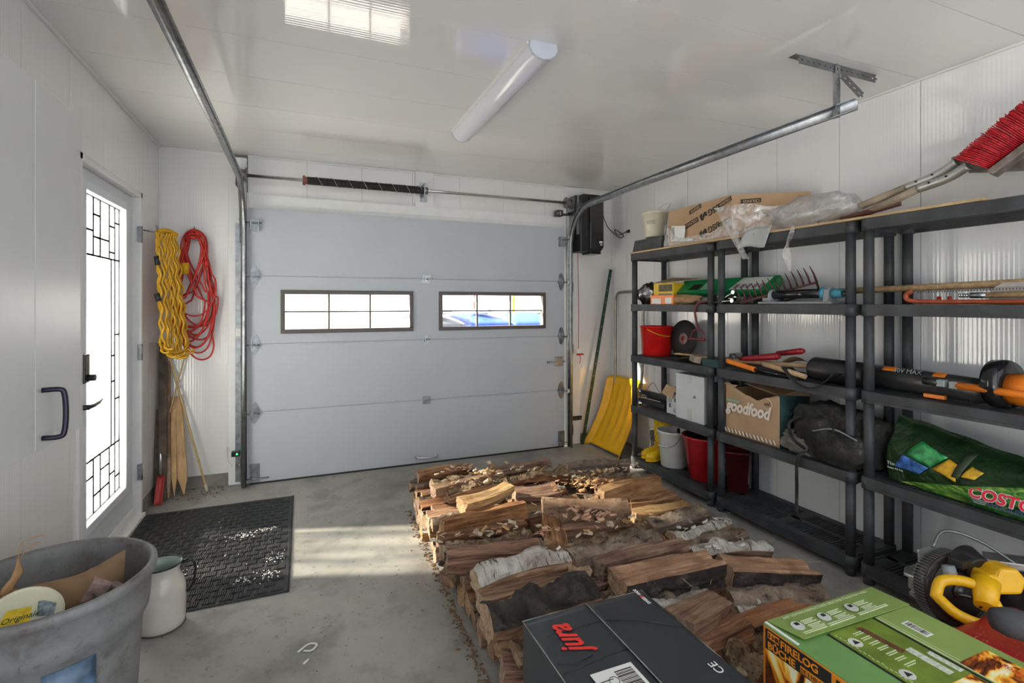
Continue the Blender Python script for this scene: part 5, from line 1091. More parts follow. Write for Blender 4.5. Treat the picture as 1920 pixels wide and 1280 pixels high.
ob('tub_body', G().lathe([(0, 0), (.105, 0), (.112, .008), (.158, .300), (.166, .305), (.168, .318), (.160, .322), (.152, .312), (.152, .30), (.108, .014), (0, .014)], (2.735, 2.905, Z1), 48, mis=[0] * 7 + [1] * 3), [DRED, BLACKP], t)
t = thing('red_waste_basket', (2.76, 2.60, Z1), 'dull dark red plastic bin half hidden behind the shelf posts', 'bin')
ob('bin_body', G().lathe([(0, 0), (.085, 0), (.105, .26), (.112, .262), (.112, .275), (.104, .272), (.08, .01), (0, .01)], (2.77, 2.645, Z1), 4), M('dull_maroon_plastic', (.13, .012, .02), .45), t)
def boot(name, x, y, yaw, lab):
    t = thing(name, (x, y, Z1), lab, 'boot'); R = Matrix.Rotation(yaw, 3, 'Z')
    def W(p): return Vector((x, y, Z1)) + R @ Vector(p)
    # local: toe towards -x
    ob('boot_shaft', G().tube([W((.0, 0, .075)), W((.004, 0, .12)), W((.008, 0, .20)), W((.012, 0, .30)), W((.012, 0, .302)), W((.010, 0, .22)), W((.006, 0, .12))], [.044, .043, .050, .058, .054, .046, .038], n=24), YELB, t)
    ob('boot_foot', G().tube([W((.055, 0, .042)), W((.048, 0, .050)), W((.02, 0, .058)), W((-.03, 0, .056)), W((-.09, 0, .042)), W((-.14, 0, .036)), W((-.178, 0, .032)), W((-.192, 0, .028))], [.014, .036, .043, .042, .040, .041, .030, .010], n=20, flat=.95), YELB, t)
    ob('sole', G().add([W((a * 1.0, b_, z)) for z in (.0, .016) for a, b_ in ((.06, -.03), (.02, -.04), (-.06, -.036), (-.13, -.044), (-.18, -.03), (-.197, 0), (-.18, .03), (-.13, .044), (-.06, .036), (.02, .04), (.06, .03))], [tuple(reversed(range(11))), tuple(range(11, 22))] + [(i, (i + 1) % 11, 11 + (i + 1) % 11, 11 + i) for i in range(11)]), YELB, t, bevel=.003)
    return t
boot('rubber_boot', 2.795, 3.50, .10, 'yellow rubber boot standing farther from the white pail')
boot('rubber_boot', 2.775, 3.405, .02, 'yellow rubber boot standing next to the white pail')
t = thing('plastic_crate', (2.84, 3.64, 0), 'dark latticed plastic crate behind the yellow boots', 'crate')
g = G()
for k in range(10): g.box(2.80 + k * .011, 2.804 + k * .011, 3.63, 3.636, .0, .28)
for k in range(16): g.box(2.80, 2.905, 3.628, 3.638, .0 + k * .018, .004 + k * .018)
ob('lattice', g, RESIN2, t)
LOGS=[
(0.863, 3.25, 0.27, -0.008, 0.366, 0.068, 'split', 'pale sunlit split log at the back left corner of the firewood pile'),
(0.956, 3.069, 0.29, 0.149, 0.54, 0.065, 'flaky', 'log with flaking whitish bark near the back left corner of the pile'),
(0.913, 2.901, 0.31, 0.231, 0.572, 0.067, 'pale', 'long clean pale yellow split log lying on top at the back left'),
(0.956, 2.863, 0.28, 0.187, 0.398, 0.066, 'flaky', 'log with shaggy brown bark behind the short pale log on top'),
(0.926, 2.62, 0.33, 0.356, 0.341, 0.076, 'pale', 'short pale log with a flecked top, lying on the left stack'),
(0.854, 2.45, 0.29, 0.124, 0.461, 0.085, 'split', 'brown split log with a long flat face, just in front of the short pale log'),
(0.822, 2.367, 0.26, 0.033, 0.458, 0.045, 'split', 'thin brown split log under the flat brown log of the left stack'),
(0.788, 2.211, 0.29, 0.093, 0.4, 0.047, 'flaky', 'log with crumbly beige bark in the middle of the left stack'),
(0.767, 2.069, 0.28, -0.207, 0.408, 0.088, 'split', 'broad brown split log with a peeling strip across its face'),
(0.828, 1.898, 0.3, 0.053, 0.419, 0.082, 'birch', 'white birch log with dark cross cracks on the left stack'),
(0.837, 1.835, 0.25, 0.073, 0.438, 0.069, 'split', 'orange brown split log directly in front of the white birch log'),
(0.803, 1.663, 0.29, 0.09, 0.446, 0.103, 'dark', 'thick log with rugged blackish bark beside the dark box'),
(0.761, 1.631, 0.2, -0.107, 0.29, 0.062, 'pale', 'light split log low at the front left of the pile'),
(0.726, 1.535, 0.16, -0.216, 0.247, 0.084, 'split', 'brown split log at the front foot of the pile beside the dark box'),
(1.383, 3.162, 0.27, 0.168, 0.425, 0.064, 'split', 'greyish brown split log at the very back of the middle stack'),
(1.389, 2.939, 0.27, -0.054, 0.424, 0.066, 'flaky', 'log buried under pale bark flakes at the back of the pile'),
(1.267, 2.702, 0.26, -0.074, 0.269, 0.093, 'dkface', 'dark topped split log left of the pale wood splinters'),
(1.357, 2.289, 0.31, -0.36, 0.446, 0.115, 'mottle', 'large flat mottled brown log lying square on the middle stack'),
(1.321, 2.176, 0.26, -0.251, 0.423, 0.073, 'split', 'reddish brown split log below the large mottled log'),
(1.337, 2.046, 0.27, 0.102, 0.462, 0.057, 'flaky', 'log with crumbling cream bark in the middle of the pile'),
(1.28, 1.918, 0.29, 0.045, 0.491, 0.094, 'grey', 'round log with smooth grey bark in the middle of the pile'),
(1.376, 1.84, 0.27, 0.043, 0.514, 0.085, 'split', 'long split log with a pointed far end behind the orange topped log'),
(1.364, 1.657, 0.3, -0.042, 0.503, 0.104, 'orange', 'large split log with an orange top and dark bark edge, centre front'),
(1.387, 1.665, 0.22, -0.072, 0.459, 0.067, 'dark', 'dark bark slab wedged under the large orange topped log'),
(1.853, 2.978, 0.27, -0.133, 0.445, 0.083, 'grey', 'log with grey bark top at the far right back of the pile'),
(1.827, 2.835, 0.24, -0.242, 0.479, 0.067, 'flaky', 'crumbly topped log one behind the radiating split logs'),
(1.951, 2.773, 0.22, -0.074, 0.541, 0.067, 'split', 'reddish split log at the back right of the pile'),
(1.823, 2.572, 0.25, 0.167, 0.498, 0.096, 'pale', 'pale ridged split log at the right back of the pile'),
(1.903, 2.519, 0.2, 0.133, 0.416, 0.101, 'split', 'dark ridged split log at the right edge near the shelf with the buckets'),
(1.859, 2.317, 0.21, 0.193, 0.621, 0.094, 'pale', 'pale ridged split log pointing to the shelf posts, middle right'),
(1.888, 2.229, 0.2, 0.154, 0.425, 0.091, 'grey', 'brown barked log with knotted end at the right edge'),
(1.901, 2.052, 0.21, 0.201, 0.442, 0.062, 'birch', 'slim log with peeling birch bark pointing at the right shelf'),
(1.926, 1.982, 0.19, 0.115, 0.443, 0.065, 'grey', 'slim log with dark weathered grey bark at the right edge'),
(1.869, 1.84, 0.2, -0.085, 0.449, 0.074, 'birch', 'birch log with curled peeling bark at the right side of the pile'),
(1.897, 1.64, 0.19, -0.323, 0.397, 0.125, 'orange', 'curved log with dark bark side and orange split top at the right front'),
(1.816, 1.538, 0.15, -0.299, 0.418, 0.092, 'grey', 'grey weathered split log in front of the curved dark log'),
(1.361, 1.481, 0.22, 0.277, 0.26, 0.102, 'pale', 'short chunk of split wood standing out between the two boxes'),
(1.406, 1.411, 0.18, 0.081, 0.235, 0.073, 'split', 'brown split chunk close to the green box'),
(1.402, 1.284, 0.16, -1.671, 0.16, 0.081, 'flaky', 'log with gnarled flaking bark beside the green box, pointing forward')]
# ================================================================ FIREWOOD
def woodmat(name, cols, ring=False):
    m, nt, b = newmat(name)
    oi = nt.nodes.new('ShaderNodeObjectInfo')
    tc = nt.nodes.new('ShaderNodeTexCoord'); va = nt.nodes.new('ShaderNodeVectorMath'); va.operation = 'ADD'
    lk(nt, tc.outputs['Object'], va.inputs[0])
    sc_ = nt.nodes.new('ShaderNodeVectorMath'); sc_.operation = 'SCALE'; sc_.inputs[0].default_value = (7, 3, 5); lk(nt, oi.outputs['Random'], sc_.inputs['Scale']); lk(nt, sc_.outputs[0], va.inputs[1])
    mp = nt.nodes.new('ShaderNodeMapping'); mp.inputs['Scale'].default_value = (1.6, 22, 22) if not ring else (6, 14, 14); lk(nt, va.outputs[0], mp.inputs[0])
    f = nz(nt, mp.outputs[0], 2.2, 6, .65, .35); f2 = nz(nt, va.outputs[0], 7, 4, .6, .5)
    c = ramp(nt, f, [(.28, cols[0]), (.45, cols[1]), (.62, cols[2])])
    hv = nt.nodes.new('ShaderNodeHueSaturation'); lk(nt, c, hv.inputs['Color'])
    lk(nt, nmath(nt, 'ADD', nmath(nt, 'MULTIPLY', oi.outputs['Random'], .60), .68), hv.inputs['Value']); lk(nt, nmath(nt, 'ADD', nmath(nt, 'MULTIPLY', nmath(nt, 'FRACT', nmath(nt, 'MULTIPLY', oi.outputs['Random'], 7.3)), .35), .72), hv.inputs['Saturation'])
    lk(nt, nmath(nt, 'ADD', nmath(nt, 'MULTIPLY', oi.outputs['Random'], .02), .482), hv.inputs['Hue'])
    st = ramp(nt, f2, [(.36, (.42, .33, .27)), (.5, (1, 1, 1))])
    mx = nt.nodes.new('ShaderNodeMix'); mx.data_type = 'RGBA'; mx.blend_type = 'MULTIPLY'; mx.inputs[0].default_value = .55; lk(nt, hv.outputs[0], mx.inputs[6]); lk(nt, st, mx.inputs[7])
    lk(nt, mx.outputs[2], b.inputs['Base Color']); b.inputs['Roughness'].default_value = .75; ff = nz(nt, mp.outputs[0], 7, 4, .7, .2); bump(nt, b, nmath(nt, 'ADD', f, nmath(nt, 'MULTIPLY', ff, .6)), 1, .022)
    return m
def barkmat(name, cols, dark=(.03, .024, .02), lent=True, sc_=1.0, b_=.9):
    m, nt, b = newmat(name)
    oi = nt.nodes.new('ShaderNodeObjectInfo'); tc = nt.nodes.new('ShaderNodeTexCoord'); va = nt.nodes.new('ShaderNodeVectorMath'); va.operation = 'ADD'
    lk(nt, tc.outputs['Object'], va.inputs[0]); s2 = nt.nodes.new('ShaderNodeVectorMath'); s2.operation = 'SCALE'; s2.inputs[0].default_value = (5, 9, 4); lk(nt, oi.outputs['Random'], s2.inputs['Scale']); lk(nt, s2.outputs[0], va.inputs[1])
    mp = nt.nodes.new('ShaderNodeMapping'); mp.inputs['Scale'].default_value = (34 * sc_, 5, 5) if lent else (9 * sc_, 16 * sc_, 16 * sc_); lk(nt, va.outputs[0], mp.inputs[0])
    f = nz(nt, mp.outputs[0], 1.5, 5, .7, .4); f2 = nz(nt, va.outputs[0], 9 * sc_, 5, .65, .6)
    c = ramp(nt, f2, [(.32, cols[0]), (.5, cols[1]), (.68, cols[2])])
    k = ramp(nt, f, [(.36, (1, 1, 1)), (.44, (0, 0, 0))])
    lk(nt, mixc(nt, k, c, dark), b.inputs['Base Color']); b.inputs['Roughness'].default_value = .8
    bump(nt, b, nmath(nt, 'ADD', f, f2), b_, .02); return m
SPL = woodmat('split_wood', [(.075, .030, .012), (.30, .140, .055), (.54, .30, .14)])
PALEW = woodmat('pale_split_wood', [(.22, .11, .045), (.47, .28, .12), (.62, .41, .20)])
ORW = woodmat('orange_split_wood', [(.20, .085, .035), (.42, .20, .085), (.56, .32, .16)])
GRW = woodmat('grey_split_wood', [(.10, .07, .05), (.22, .155, .11), (.36, .27, .20)])
ENDW = woodmat('end_grain', [(.24, .13, .06), (.46, .29, .15), (.60, .42, .24)], True)
BIRCH = barkmat('white_birch_bark', [(.22, .17, .13), (.50, .46, .41), (.66, .63, .58)])
DBARK = barkmat('dark_rugged_bark', [(.012, .009, .009), (.04, .03, .027), (.11, .09, .08)], lent=False, sc_=1.3, b_=1.4)
FBARK = barkmat('flaky_beige_bark', [(.13, .07, .035), (.34, .23, .13), (.58, .48, .34)], dark=(.09, .04, .02), lent=False, sc_=2.2, b_=1.4)
GBARK = barkmat('grey_brown_bark', [(.08, .05, .033), (.20, .145, .105), (.37, .30, .235)], lent=False, sc_=1.0, b_=.8)
MBARK = barkmat('mottled_inner_bark', [(.11, .055, .03), (.25, .15, .09), (.40, .29, .19)], dark=(.06, .025, .018), lent=False, sc_=.8, b_=.5)
def profile(shape, r):
    """list of (y,z,is_bark); roughly unit section of half size r"""
    P = []
    def seg(a, b, n, bark):
        for i in range(n): P.append((a[0] + (b[0] - a[0]) * i / n, a[1] + (b[1] - a[1]) * i / n, bark))
    def arc(c, ra, a0, a1, n, bark):
        for i in range(n): a = a0 + (a1 - a0) * i / n; P.append((c[0] + ra * math.cos(a), c[1] + ra * math.sin(a), bark))
    j = lambda s: R_.uniform(-s, s)
    if shape == 'wedge':       # bark arc on top, point down
        arc((0, -.3), 1.25, math.radians(35), math.radians(145), 10, True); seg((-1.02, .42), (j(.3), -1), 6, False); seg((j(.1), -1), (1.02, .42), 6, False)
    elif shape == 'quad':      # flat split top and sides, bark arc underneath
        a, b, c, d = (1 + j(.15), .75 + j(.2)), (-1 + j(.15), .8 + j(.2)), (-.9, -.55 + j(.15)), (.9 + j(.1), -.6 + j(.15))
        seg(a, b, 7, False); seg(b, c, 5, False)
        for i in range(7): t = i / 7; P.append((c[0] + (d[0] - c[0]) * t, c[1] + (d[1] - c[1]) * t - .32 * math.sin(math.pi * t), True))
        seg(d, a, 5, False)
    elif shape == 'barktop':   # bark arc on top, flat faces below
        a, b, c, d = (1, .35 + j(.15)), (-1, .35 + j(.15)), (-.85 + j(.15), -.75), (.85 + j(.15), -.8)
        for i in range(9): t = i / 9; P.append((a[0] + (b[0] - a[0]) * t, a[1] + (b[1] - a[1]) * t + .50 * math.sin(math.pi * t), True))
        seg(b, c, 5, False); seg(c, d, 6, False); seg(d, a, 5, False)
    elif shape == 'slab':
        a, b, c, d = (1.1, .5 + j(.2)), (-1.1, .6 + j(.2)), (-1.0, -.4), (1.0, -.45)
        for i in range(9): t = i / 9; P.append((a[0] + (b[0] - a[0]) * t, a[1] + (b[1] - a[1]) * t + .1 * math.sin(t * 9), False))
        seg(b, c, 3, True)
        for i in range(7): t = i / 7; P.append((c[0] + (d[0] - c[0]) * t, c[1] + (d[1] - c[1]) * t - .25 * math.sin(math.pi * t), True))
        seg(d, a, 3, True)
    else:                      # round
        arc((0, 0), .95, 0, 2 * math.pi, 24, True)
    return [(y * r, z * r, k) for y, z, k in P]
def log_geo(L, w, h, shape, rough=.004, bend=.0, seed=0):
    pr = profile(shape, 1.0); n = len(pr); N = 26; vs = []; sd = seed * 13.7
    t0, t1 = R_.uniform(-.12, .12), R_.uniform(-.12, .12); tw = R_.uniform(-.25, .25); taper = R_.uniform(-.10, .10)
    bx, bz = R_.uniform(-.010, .010) + bend * 0, bend
    for i in range(N + 1):
        s = i / N; x0 = (s - .5) * L; k = 1 + taper * (s - .5) * 2
        a = tw * (s - .5); ca, sa = math.cos(a), math.sin(a)
        for q, (y, z, bk) in enumerate(pr):
            yy, zz = y * w * k, z * h * k
            rr = math.hypot(yy, zz) + 1e-6
            if bk: d = rough * 3.2 * noise.noise(Vector((x0 * 11, yy * 11, zz * 11 + sd))) + rough * 1.5 * noise.noise(Vector((x0 * 28, yy * 28, zz * 28 + sd))) + rough * 1.0 * noise.noise(Vector((x0 * 75, yy * 75, zz * 75 + sd)))
            else: d = rough * 1.8 * noise.noise(Vector((x0 * 4.5, yy * 55, zz * 55 + sd))) + rough * .8 * noise.noise(Vector((x0 * 18, yy * 90, zz * 90 + sd)))
            yy += yy / rr * d; zz += zz / rr * d
            yy, zz = yy * ca - zz * sa, yy * sa + zz * ca
            ex = 0
            if i == 0: ex = t0 * (yy + zz) * .6 + .005 * noise.noise(Vector((yy * 60, zz * 60, sd)))
            if i == N: ex = t1 * (yy - zz) * .6 + .005 * noise.noise(Vector((yy * 60, zz * 60, sd + 5)))
            vs.append((x0 + ex, yy + bx * math.sin(s * 3.14) * 2, zz + bz * math.sin(s * 3.14)))
    fs, ms, sm = [], [], []
    for i in range(N):
        for q in range(n):
            l = (q + 1) % n; fs.append((i * n + q, (i + 1) * n + q, (i + 1) * n + l, i * n + l)); ms.append(1 if pr[q][2] else 0)
    g = G(); g.add(vs, fs, 0, True); g.m = ms
    for e, base in ((0, 0), (1, N * n)):
        cx_ = sum(vs[base + q][0] for q in range(n)) / n; cy_ = sum(vs[base + q][1] for q in range(n)) / n; cz_ = sum(vs[base + q][2] for q in range(n)) / n
        ring2 = [(vs[base + q][0] * .5 + cx_ * .5 + .004 * noise.noise(Vector((q * .9, sd, e))), vs[base + q][1] * .5 + cy_ * .5, vs[base + q][2] * .5 + cz_ * .5) for q in range(n)]
        vv_ = [vs[base + q] for q in range(n)] + ring2 + [(cx_, cy_, cz_)]; ff = []
        for q in range(n):
            l = (q + 1) % n
            f1 = (q, l, n + l, n + q); f2_ = (n + q, n + l, 2 * n)
            ff += [f1, f2_] if e == 0 else [tuple(reversed(f1)), tuple(reversed(f2_))]
        o = len(g.v); g.v += vv_
        for f in ff: g.f.append(tuple(q + o for q in f)); g.m.append(2); g.s.append(False)
    return g
def sharp(me, ang=24):
    me.set_sharp_from_angle(angle=math.radians(ang))
def place(g, mats, c, yaw, roll, pitch, label, group=None):
    me = bpy.data.meshes.new('firewood_log'); me.from_pydata(g.v, [], g.f); me.polygons.foreach_set('material_index', g.m); me.polygons.foreach_set('use_smooth', g.s)
    for m_ in mats: me.materials.append(m_)
    sharp(me); me.update()
    o = bpy.data.objects.new('firewood_log', me); COL.objects.link(o); o.location = c
    o.rotation_euler = (Matrix.Rotation(yaw, 3, 'Z') @ Matrix.Rotation(-pitch, 3, 'Y') @ Matrix.Rotation(roll, 3, 'X')).to_euler()
    tag(o, label, 'log', group); return o
KINDS = {
    'split': ('quad', [SPL, GBARK, ENDW], 1.0, .0065), 'pale': ('quad', [PALEW, FBARK, ENDW], .9, .005), 'flaky': ('barktop', [SPL, FBARK, ENDW], .9, .010),
    'birch': ('barktop', [SPL, BIRCH, ENDW], 1, .007), 'dark': ('barktop', [SPL, DBARK, ENDW], 1, .010), 'grey': ('barktop', [GRW, GBARK, ENDW], 1, .006),
    'mottle': ('quad', [MBARK, GBARK, ENDW], 1, .0025), 'dkface': ('quad', [SPL, DBARK, ENDW], 1, .003), 'orange': ('slab', [ORW, DBARK, ENDW], 1, .006)}
hero_pos = []
for i, (x, y, z, yaw, L, s, kind, lab) in enumerate(LOGS):
    if kind == 'orange': L = max(L, .40)
    shp, mats, kk, rg = KINDS[kind]; h = s * .60; w = s * (.54 if kind in ('split', 'pale', 'mottle') else .60)
    if kind == 'mottle': w = s * .5; h = s * .62
    if kind == 'orange': h = s * .62; w = s * .62
    if lab.startswith('slim') : w = s * .6
    g = log_geo(min(L, .47), w, h, shp, rg, bend=(.012 if i % 3 == 0 else -.006), seed=i + 1)
    roll = R_.uniform(-.22, .22); pitch = R_.uniform(-.03, .03)
    if x > 1.6: pitch = -R_.uniform(.02, .10)
    if kind in ('flaky', 'birch', 'dark'): roll += .22
    o = place(g, mats, (x, y, z - h * .15), yaw, roll, pitch, lab, 'firewood logs on top of the pile'); hero_pos.append(o)
# lower layers: three rows of logs, two deep
k = 0
lay_n = ['bottom', 'second', 'third']; part_n = ['garage door end', 'far half of its middle', 'near half of its middle', 'end nearest the boxes']
for row, (xc, y0, y1, zs_) in enumerate(((.872, 1.48, 3.30, (.052, .145, .205)), (1.325, 1.42, 3.26, (.052, .145, .200)), (1.80, 1.42, 3.22, (.052, .135)))):
    for li, zc in enumerate(zs_):
        y = y0 + .02 * li
        top = li == 2 or (row == 2 and li == 1)
        while y < y1:
            s = R_.uniform(.085, .118) if not top else R_.uniform(.065, .09); w = s * .50; h = s * .50
            kind = R_.choice(['split', 'split', 'pale', 'split', 'grey', 'birch', 'flaky', 'orange'])
            shp, mats, kk, rg = KINDS[kind]
            L = R_.uniform(.36, .43)
            g = log_geo(L, w, h, R_.choice([shp, 'wedge', shp]), rg, seed=100 + k)
            xx = xc + R_.uniform(-.025, .025) + (0 if row != 2 else .02 - .03 * (y < 1.8)) - (.02 if row == 0 and y > 2.6 else 0) + (L - .40) / 2
            place(g, mats, (xx, y + w, zc), R_.uniform(-.05, .09), R_.choice([0, 0, .5, -.5, 3.14, 1.5]) + R_.uniform(-.15, .15) if not top else R_.uniform(-.3, .3), 0,
                  'firewood log, %s layer of %s stack, %s' % (lay_n[li], ['left', 'middle', 'right'][row], part_n[min(3, int((y1 - y) / (y1 - y0) * 4))]),
                  'logs in the %s layer of the %s stack' % (lay_n[li], ['left', 'middle', 'right'][row]))
            y += 2 * w * 1.04; k += 1
# right edge logs, sloping to the floor
for k2, (x, y, z, yaw, kind, lab) in enumerate((
    (2.17, 2.93, .07, -.1, 'split', 'split log on the floor at the far right edge of the pile'), (2.18, 2.74, .07, .12, 'pale', 'pale split log on the floor at the right edge, second from the back'),
    (2.16, 2.56, .06, .18, 'split', 'brown log on the floor at the right edge beside the first shelf posts'), (2.14, 2.34, .06, .2, 'grey', 'barked log on the floor at the right edge behind the knotted log'),
    (2.14, 2.15, .06, .15, 'split', 'log on the floor under the slim birch log at the right edge'), (2.13, 1.97, .055, .1, 'grey', 'log on the floor under the curled birch log'),
    (2.06, 1.74, .06, -.2, 'split', 'log on the floor under the curved dark barked log'))):
    shp, mats, kk, rg = KINDS[kind]; g = log_geo(.38, .058, .055, shp, rg, seed=300 + k2); place(g, mats, (x - .06, y, z), yaw, R_.uniform(-.3, .3), 0, lab, 'logs along the right edge of the pile')
# stub sticking out on the left and a loose piece near the front
g = log_geo(.20, .045, .05, 'wedge', .004, seed=400); place(g, KINDS['pale'][1], (.70, 2.33, .10), .5, .4, .1, 'stubby pale log end sticking out of the left side of the pile', 'logs on the left side')
g = log_geo(.30, .05, .045, 'quad', .004, seed=401); place(g, KINDS['split'][1], (1.10, 2.18, .27), 1.15, .3, 0, 'small dark barked piece wedged upright between left and middle stacks', 'logs between the stacks')
for x, y, z, yw, kd, lb in ((1.12, 2.98, .25, 1.35, 'dark', 'dark piece lying crosswise between the back stacks'), (1.09, 1.93, .25, 1.2, 'pale', 'pale piece lying crosswise beside the grey barked log'), (1.58, 1.98, .20, 1.1, 'split', 'split piece lying crosswise right of the grey barked log')):
    g = log_geo(.22, .045, .04, KINDS[kd][0], .004, seed=410 + int(x * 9)); place(g, KINDS[kd][1], (x, y, z), yw, .2, 0, lb, 'crosswise pieces in the pile')
# birch curls and flakes on top
def flakes(n, boxes, mat, name, lab, big):
    g = G()
    for _ in range(n):
        cx_, cy_, cz_, sx, sy = R_.choice(boxes); c = Vector((R_.gauss(cx_, sx), R_.gauss(cy_, sy), cz_ + R_.uniform(-.012, .022)))
        s = R_.uniform(.4, 1) * big; E = Euler((R_.uniform(-.7, .7), R_.uniform(-.6, .6), R_.uniform(-.5, .5))).to_matrix(); cv = R_.uniform(.5, 2.8)
        g.grid(lambda u, v_: c + E @ Vector(((u - .5) * s * 1.4, math.sin((v_ - .5) * cv) * s * .5 + .1 * s * math.sin(u * 7), math.cos((v_ - .5) * cv) * s * .5)), 3, 4, thick=.0012)
    o = ob(name, g, mat, kind='stuff'); tag(o, lab, 'bark'); return o
spots = [(.95, 3.07, .335, .12, .02), (1.39, 2.95, .315, .14, .03), (1.34, 2.06, .315, .13, .02), (1.86, 2.84, .275, .14, .02), (.80, 2.21, .32, .12, .015), (1.05, 2.95, .33, .05, .02), (1.62, 2.86, .26, .06, .05), (.95, 2.87, .315, .1, .015)]
flakes(130, spots, M('pale_birch_flake', (.50, .40, .28), .7, var=.5, vs_=25), 'birch_flakes', 'pale curled birch bark flakes lying over the top logs', .030)
flakes(120, spots + [(1.58, 2.66, .29, .07, .05)] * 3, M('orange_wood_flake', (.48, .27, .12), .7, var=.4, vs_=25), 'wood_flakes', 'orange brown wood splinters lying over the top logs', .032)
flakes(60, [(1.25, 2.21, .345, .05, .02), (1.30, 2.14, .33, .06, .02), (1.05, 2.12, .31, .04, .02)], M('pink_inner_bark', (.50, .28, .18), .6, var=.3), 'bark_curls', 'pinkish inner bark curls in front of the large mottled log', .034)
flakes(34, [(.83, 1.90, .345, .12, .018), (1.84, 1.84, .235, .12, .02), (1.92, 2.05, .24, .12, .015)], M('white_birch_curl', (.62, .60, .55), .6, var=.3), 'birch_curls', 'white peeling curls on the birch logs', .026)
g = G()
for _ in range(90):
    c = Vector((R_.uniform(.70, 2.1), R_.uniform(1.5, 3.2), .30 if 1 else 0)); a = R_.uniform(0, 6.3); d = Vector((math.cos(a), math.sin(a), R_.uniform(-.3, .5))) * R_.uniform(.01, .035)
    if c.x > 1.65: c.z = .24
    g.tube([c - d, c + d], [.0014, .0006], n=4)
o = ob('splinters', g, CBW, kind='stuff'); tag(o, 'fine loose splinters scattered over the firewood pile', 'splinters')

# ================================================================ FOREGROUND BOXES
JB = M('charcoal_printed_carton', (.030, .034, .042), .34, var=.15, vs_=5, bs=.12, bsc=24)
JE = M('worn_carton_edge', (.36, .35, .33), .7, var=.3, vs_=60)
t = thing('black_appliance_box', (.795, 1.13, 0), 'charcoal black cardboard box with red script lettering in the foreground', 'box')
jx0, jx1, jy0, jy1, jz = .590, 1.008, .84, 1.352, .458
ob('box_body', G().box(jx0, jx1, jy0, jy1, .0, jz - .004), JB, t, bevel=.004)
def flap(x0, x1, y0, y1, z, th, l, mat, name='flap'):
    nx = 14
    def fn(u, v_): return (x0 + (x1 - x0) * u, y0 + (y1 - y0) * v_, z + l * math.sin(u * 3.14) * .3 + l * u + .0012 * math.sin(v_ * 11) + .0015 * noise.noise(Vector((u * 3, v_ * 5, x0 * 9))))
    return ob(name, G().grid(fn, nx, 20, thick=th), mat, t)
flap(jx0, .800, jy0, jy1, jz, .003, .003, JB); flap(.803, jx1, jy0, jy1, jz + .005, .003, -.004, JB)
g = G()
for y in (1.115, 1.24):   # crease lines pressed into the flaps
    pass
ob('worn_edges', G().tube([(jx0, jy0, jz - .001), (jx0 - .0005, 1.1, jz + .0005), (jx0, jy1, jz - .001), ((jx0 + jx1) / 2, jy1 + .0005, jz), (jx1, jy1, jz - .001), (jx1, jy0, jz - .001)], .0014, n=5).tube([(.8015, jy1, jz + .004), (.8015, 1.2, jz + .0055), (.801, 1.0, jz + .0055), (.8015, jy0, jz + .005)], .0016, n=5), JE, t)
ob('crease', G().tube([(jx0 + .01, 1.118, jz + .001), (.70, 1.128, jz + .003), (.797, 1.13, jz + .004)], .0012, n=5).tube([(jx0 + .03, 1.262, jz + .001), (.72, 1.262, jz + .003), (.797, 1.258, jz + .004)], .0012, n=5).tube([(.81, 1.255, jz + .006), (.9, 1.22, jz + .006), (1.0, 1.15, jz + .003)], .0012, n=5).tube([(.60, 1.155, jz + .001), (.64, 1.135, jz + .003), (.70, 1.145, jz + .004)], .001, n=5), BLACKG, t)
text('jura', (.700, 1.165, jz + .003), (0, 1, 0), (-1, 0, 0), .10, M('red_script_print', (.80, .04, .03), .4), t, shear=.45, bold=.0022, off=.003, sx=.78)
text('SWISS', (.985, 1.272, jz + .004), (0, 1, 0), (-1, 0, 0), .016, TXTW, t, off=.003, bold=.0004, sx=.85)
text('+', (.987, 1.306, jz + .004), (0, 1, 0), (-1, 0, 0), .022, M('pink_red_print', (.8, .05, .08), .4), t, off=.003, bold=.001)
text('MADE', (.985, 1.322, jz + .004), (0, 1, 0), (-1, 0, 0), .015, TXTW, t, off=.003, bold=.0002, sx=.8)
text('CE', (.975, .965, jz + .002), (0, 1, 0), (-1, 0, 0), .034, TXTW, t, off=.004)
ob('address_label', G().box(.655, .775, .955, 1.085, jz + .0045, jz + .006), PAPER, t)
g = G()
for k in range(16): g.box(.715, .765, 1.00 + k * .0045, 1.00 + k * .0045 + R_.choice([.001, .002, .003]), jz + .0061, jz + .0068)
for k in range(5): g.box(.66, .70, .97 + k * .02, .972 + k * .02, jz + .0061, jz + .0068)
g.lathe([(.012, 0), (.0135, 0), (.0135, .0006), (.012, .0006)], (.70, 1.045, jz + .0062), 20)
ob('label_print', g, INK, t)
ob('side_picture', G().prism([(-.42, .03), (-.16, .03), (-.10, .12), (-.13, .30), (-.25, .38), (-.42, .36)], (jx0 - .001, 1.352, 0), (0, 1, 0), (0, 0, 1), .001), M('dim_portrait_print', (.10, .055, .045), .4, var=.9, vs_=7), t)
